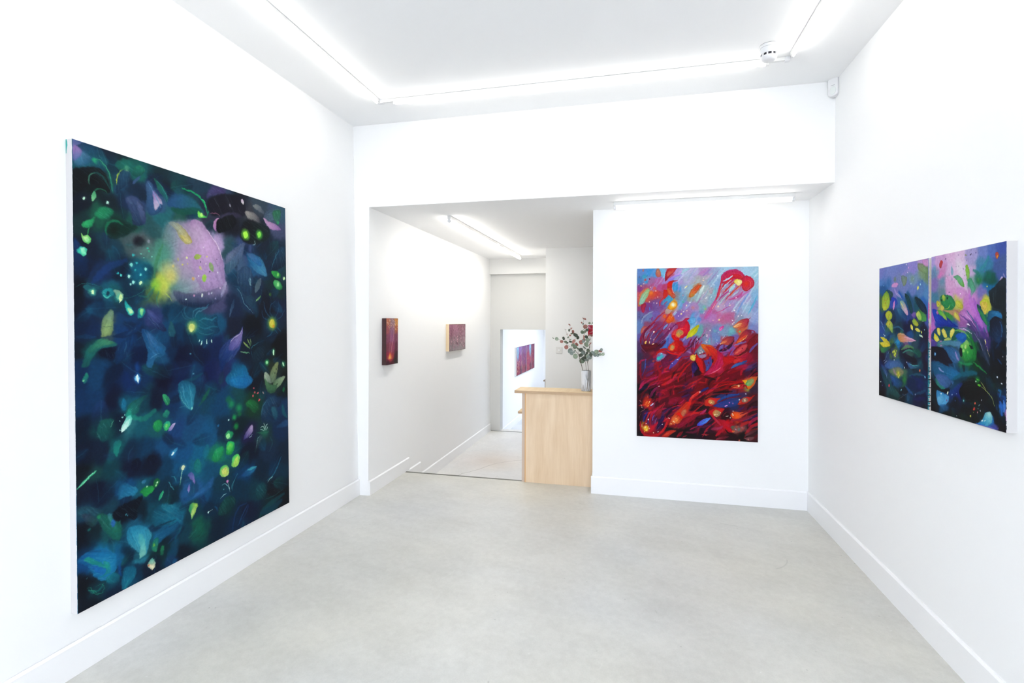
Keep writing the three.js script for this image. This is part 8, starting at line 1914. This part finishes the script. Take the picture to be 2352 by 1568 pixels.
{
  const p = new Easel(420, 220, 607);
  p.under([[30, 20, '#8c5872'], [150, 20, '#9a6880'], [280, 20, '#8c6070'], [400, 20, '#8a6874'], [30, 80, '#7a4c62'], [150, 80, '#946a80'], [280, 80, '#8c6478'], [400, 80, '#98788a'], [30, 130, '#846c78'], [150, 130, '#8a7480'], [280, 130, '#87707c'], [400, 130, '#9a8490'], [30, 200, '#7c707a'], [150, 200, '#857a84'], [280, 200, '#8c828a'], [400, 200, '#847880']]);
  p.scatter(420, 4, 4, 416, 190, ['#5c3248', '#b48098', '#6a4256', '#c898ac', '#7c4a66', '#4a2c3c', '#a87890'], (x, y, c) => p.leaf(x, y, x + rr(-8, 16), y + rr(8, 24), rr(4, 9), c, c, rr(0.35, 0.8), 1.2));
  p.scatter(40, 100, 90, 330, 160, ['#30202c', '#e0b8c4', '#583846'], (x, y, c) => p.leaf(x, y, x + rr(-4, 10), y + rr(8, 18), rr(4, 8), c, c, 0.8, 1));
  p.scatter(60, 4, 140, 416, 214, ['#98808c', '#74687a', '#a8949c'], (x, y, c) => p.stroke(rr(2, 5), c, 0.5, 2, x, y, x + 8, y + rr(8, 20), x + 12, y + 30));
  p.g.strokeStyle = '#3a2a32'; p.g.lineWidth = 5; p.g.strokeRect(0, 0, 420, 220);
  const pine = std({ map: grain([214, 186, 146], [238, 218, 184], 83), roughness: 0.6 });
  const t = canvasPicture('painting', 'small dusky pink picture on a pale wooden box, deeper along the corridor wall', 0.652, 0.35, 0.045, p.finish(3, 12, -0.3, [1.22, 1.2, 1.15]), { other: pine });
  t.position.set(-2.345, 1.38, -6.521); t.rotation.y = Math.PI / 2;
}
// four narrow canvases side by side in the lower room
[['leftmost of the four narrow magenta canvases beyond the doorway', 0.05, 0.42], ['second from the left of the four narrow magenta canvases beyond the doorway, all purple', 9, 9], ['third from the left of the four narrow magenta canvases beyond the doorway', 0.5, 1.0], ['rightmost of the four narrow magenta canvases beyond the doorway, darkest red', 9, 9]].forEach(([label, s0, s1], i) => {
  const p = new Easel(220, 250, 701 + i * 13), top = ['#8a5a9c', '#7c4a80', '#83487c', '#7a3a58'][i], mid = ['#8c3a68', '#7a3a68', '#983a58', '#7c2e4a'][i], low = ['#8a3048', '#86344e', '#9c3850', '#7a2e48'][i];
  p.under([[30, 10, top], [110, 20, top], [200, 10, top], [30, 120, mid], [110, 110, mid], [200, 120, mid], [30, 220, low], [110, 230, low], [200, 220, '#5a2a40']]);
  if (s0 < 1) p.leaf(220 * (s0 + s1) / 2, -30, 220 * (s0 + s1) / 2 + 8, 130, 90, '#9ab4d8', '#7a9ac0', 0.95, 9);
  p.scatter(150, 4, 10, 214, 244, ['#b85a7c', '#d88a6c', '#5c2a4c', '#a04468', '#e0a880', '#6c4a8c', '#3c2038'], (x, y, c) => p.stroke(rr(2, 6), c, rr(0.3, 0.8), 1.2, x, y, x + rr(-6, 6), y + rr(8, 20), x + rr(-8, 8), y + rr(20, 44)));
  if (i === 0) p.scatter(26, 40, 130, 150, 230, ['#f0b868', '#f4d0a0', '#e88850'], (x, y, c) => p.dot(x, y, rr(2, 5), c, 0.85));
  if (i > 1) p.scatter(22, 30, 80, 170, 180, ['#e87850', '#c83c50'], (x, y, c) => p.dot(x, y, rr(2, 5), c, 0.8));
  p.g.strokeStyle = '#3a2030'; p.g.lineWidth = 5; p.g.strokeRect(0, 0, 220, 250);
  const t = canvasPicture('painting', label, [0.535, 0.507, 0.549, 0.418][i], 0.612, 0.04, p.finish(2, 10, -0.2, [1.1, 1.25, 1.15]), { other: whiteSide }, 'four narrow canvases in the lower room');
  t.position.set(-2.45, 0.731, [-10.862, -11.397, -11.939, -12.434][i]); t.rotation.y = Math.PI / 2;
});
{
  const p = new Easel(160, 160, 809);
  p.under([[20, 20, '#b8506a'], [80, 20, '#b03a50'], [140, 20, '#a03048'], [20, 80, '#a82c40'], [80, 80, '#b83c50'], [140, 80, '#942838'], [20, 140, '#b03448'], [80, 140, '#a83a4c'], [140, 140, '#8c2434']]);
  p.leaf(0, 20, 44, 60, 30, '#d0b0c0', '#c890a0', 0.8, 4); p.stroke(6, '#e8c8c8', 0.8, 1.5, 20, 130, 70, 110, 130, 60); p.stroke(5, '#dca8ac', 0.7, 2, 10, 70, 60, 62, 120, 66);
  p.g.strokeStyle = '#f0e8e8'; p.g.lineWidth = 4; p.g.strokeRect(0, 0, 160, 160);
  const t = canvasPicture('painting', 'very small red picture half hidden by the eucalyptus and the white wall', 0.135, 0.135, 0.02, p.finish(2, 8), { other: whiteSide });
  t.position.set(-0.5375, 1.481, -7.15);
}


renderer.render(scene, camera);
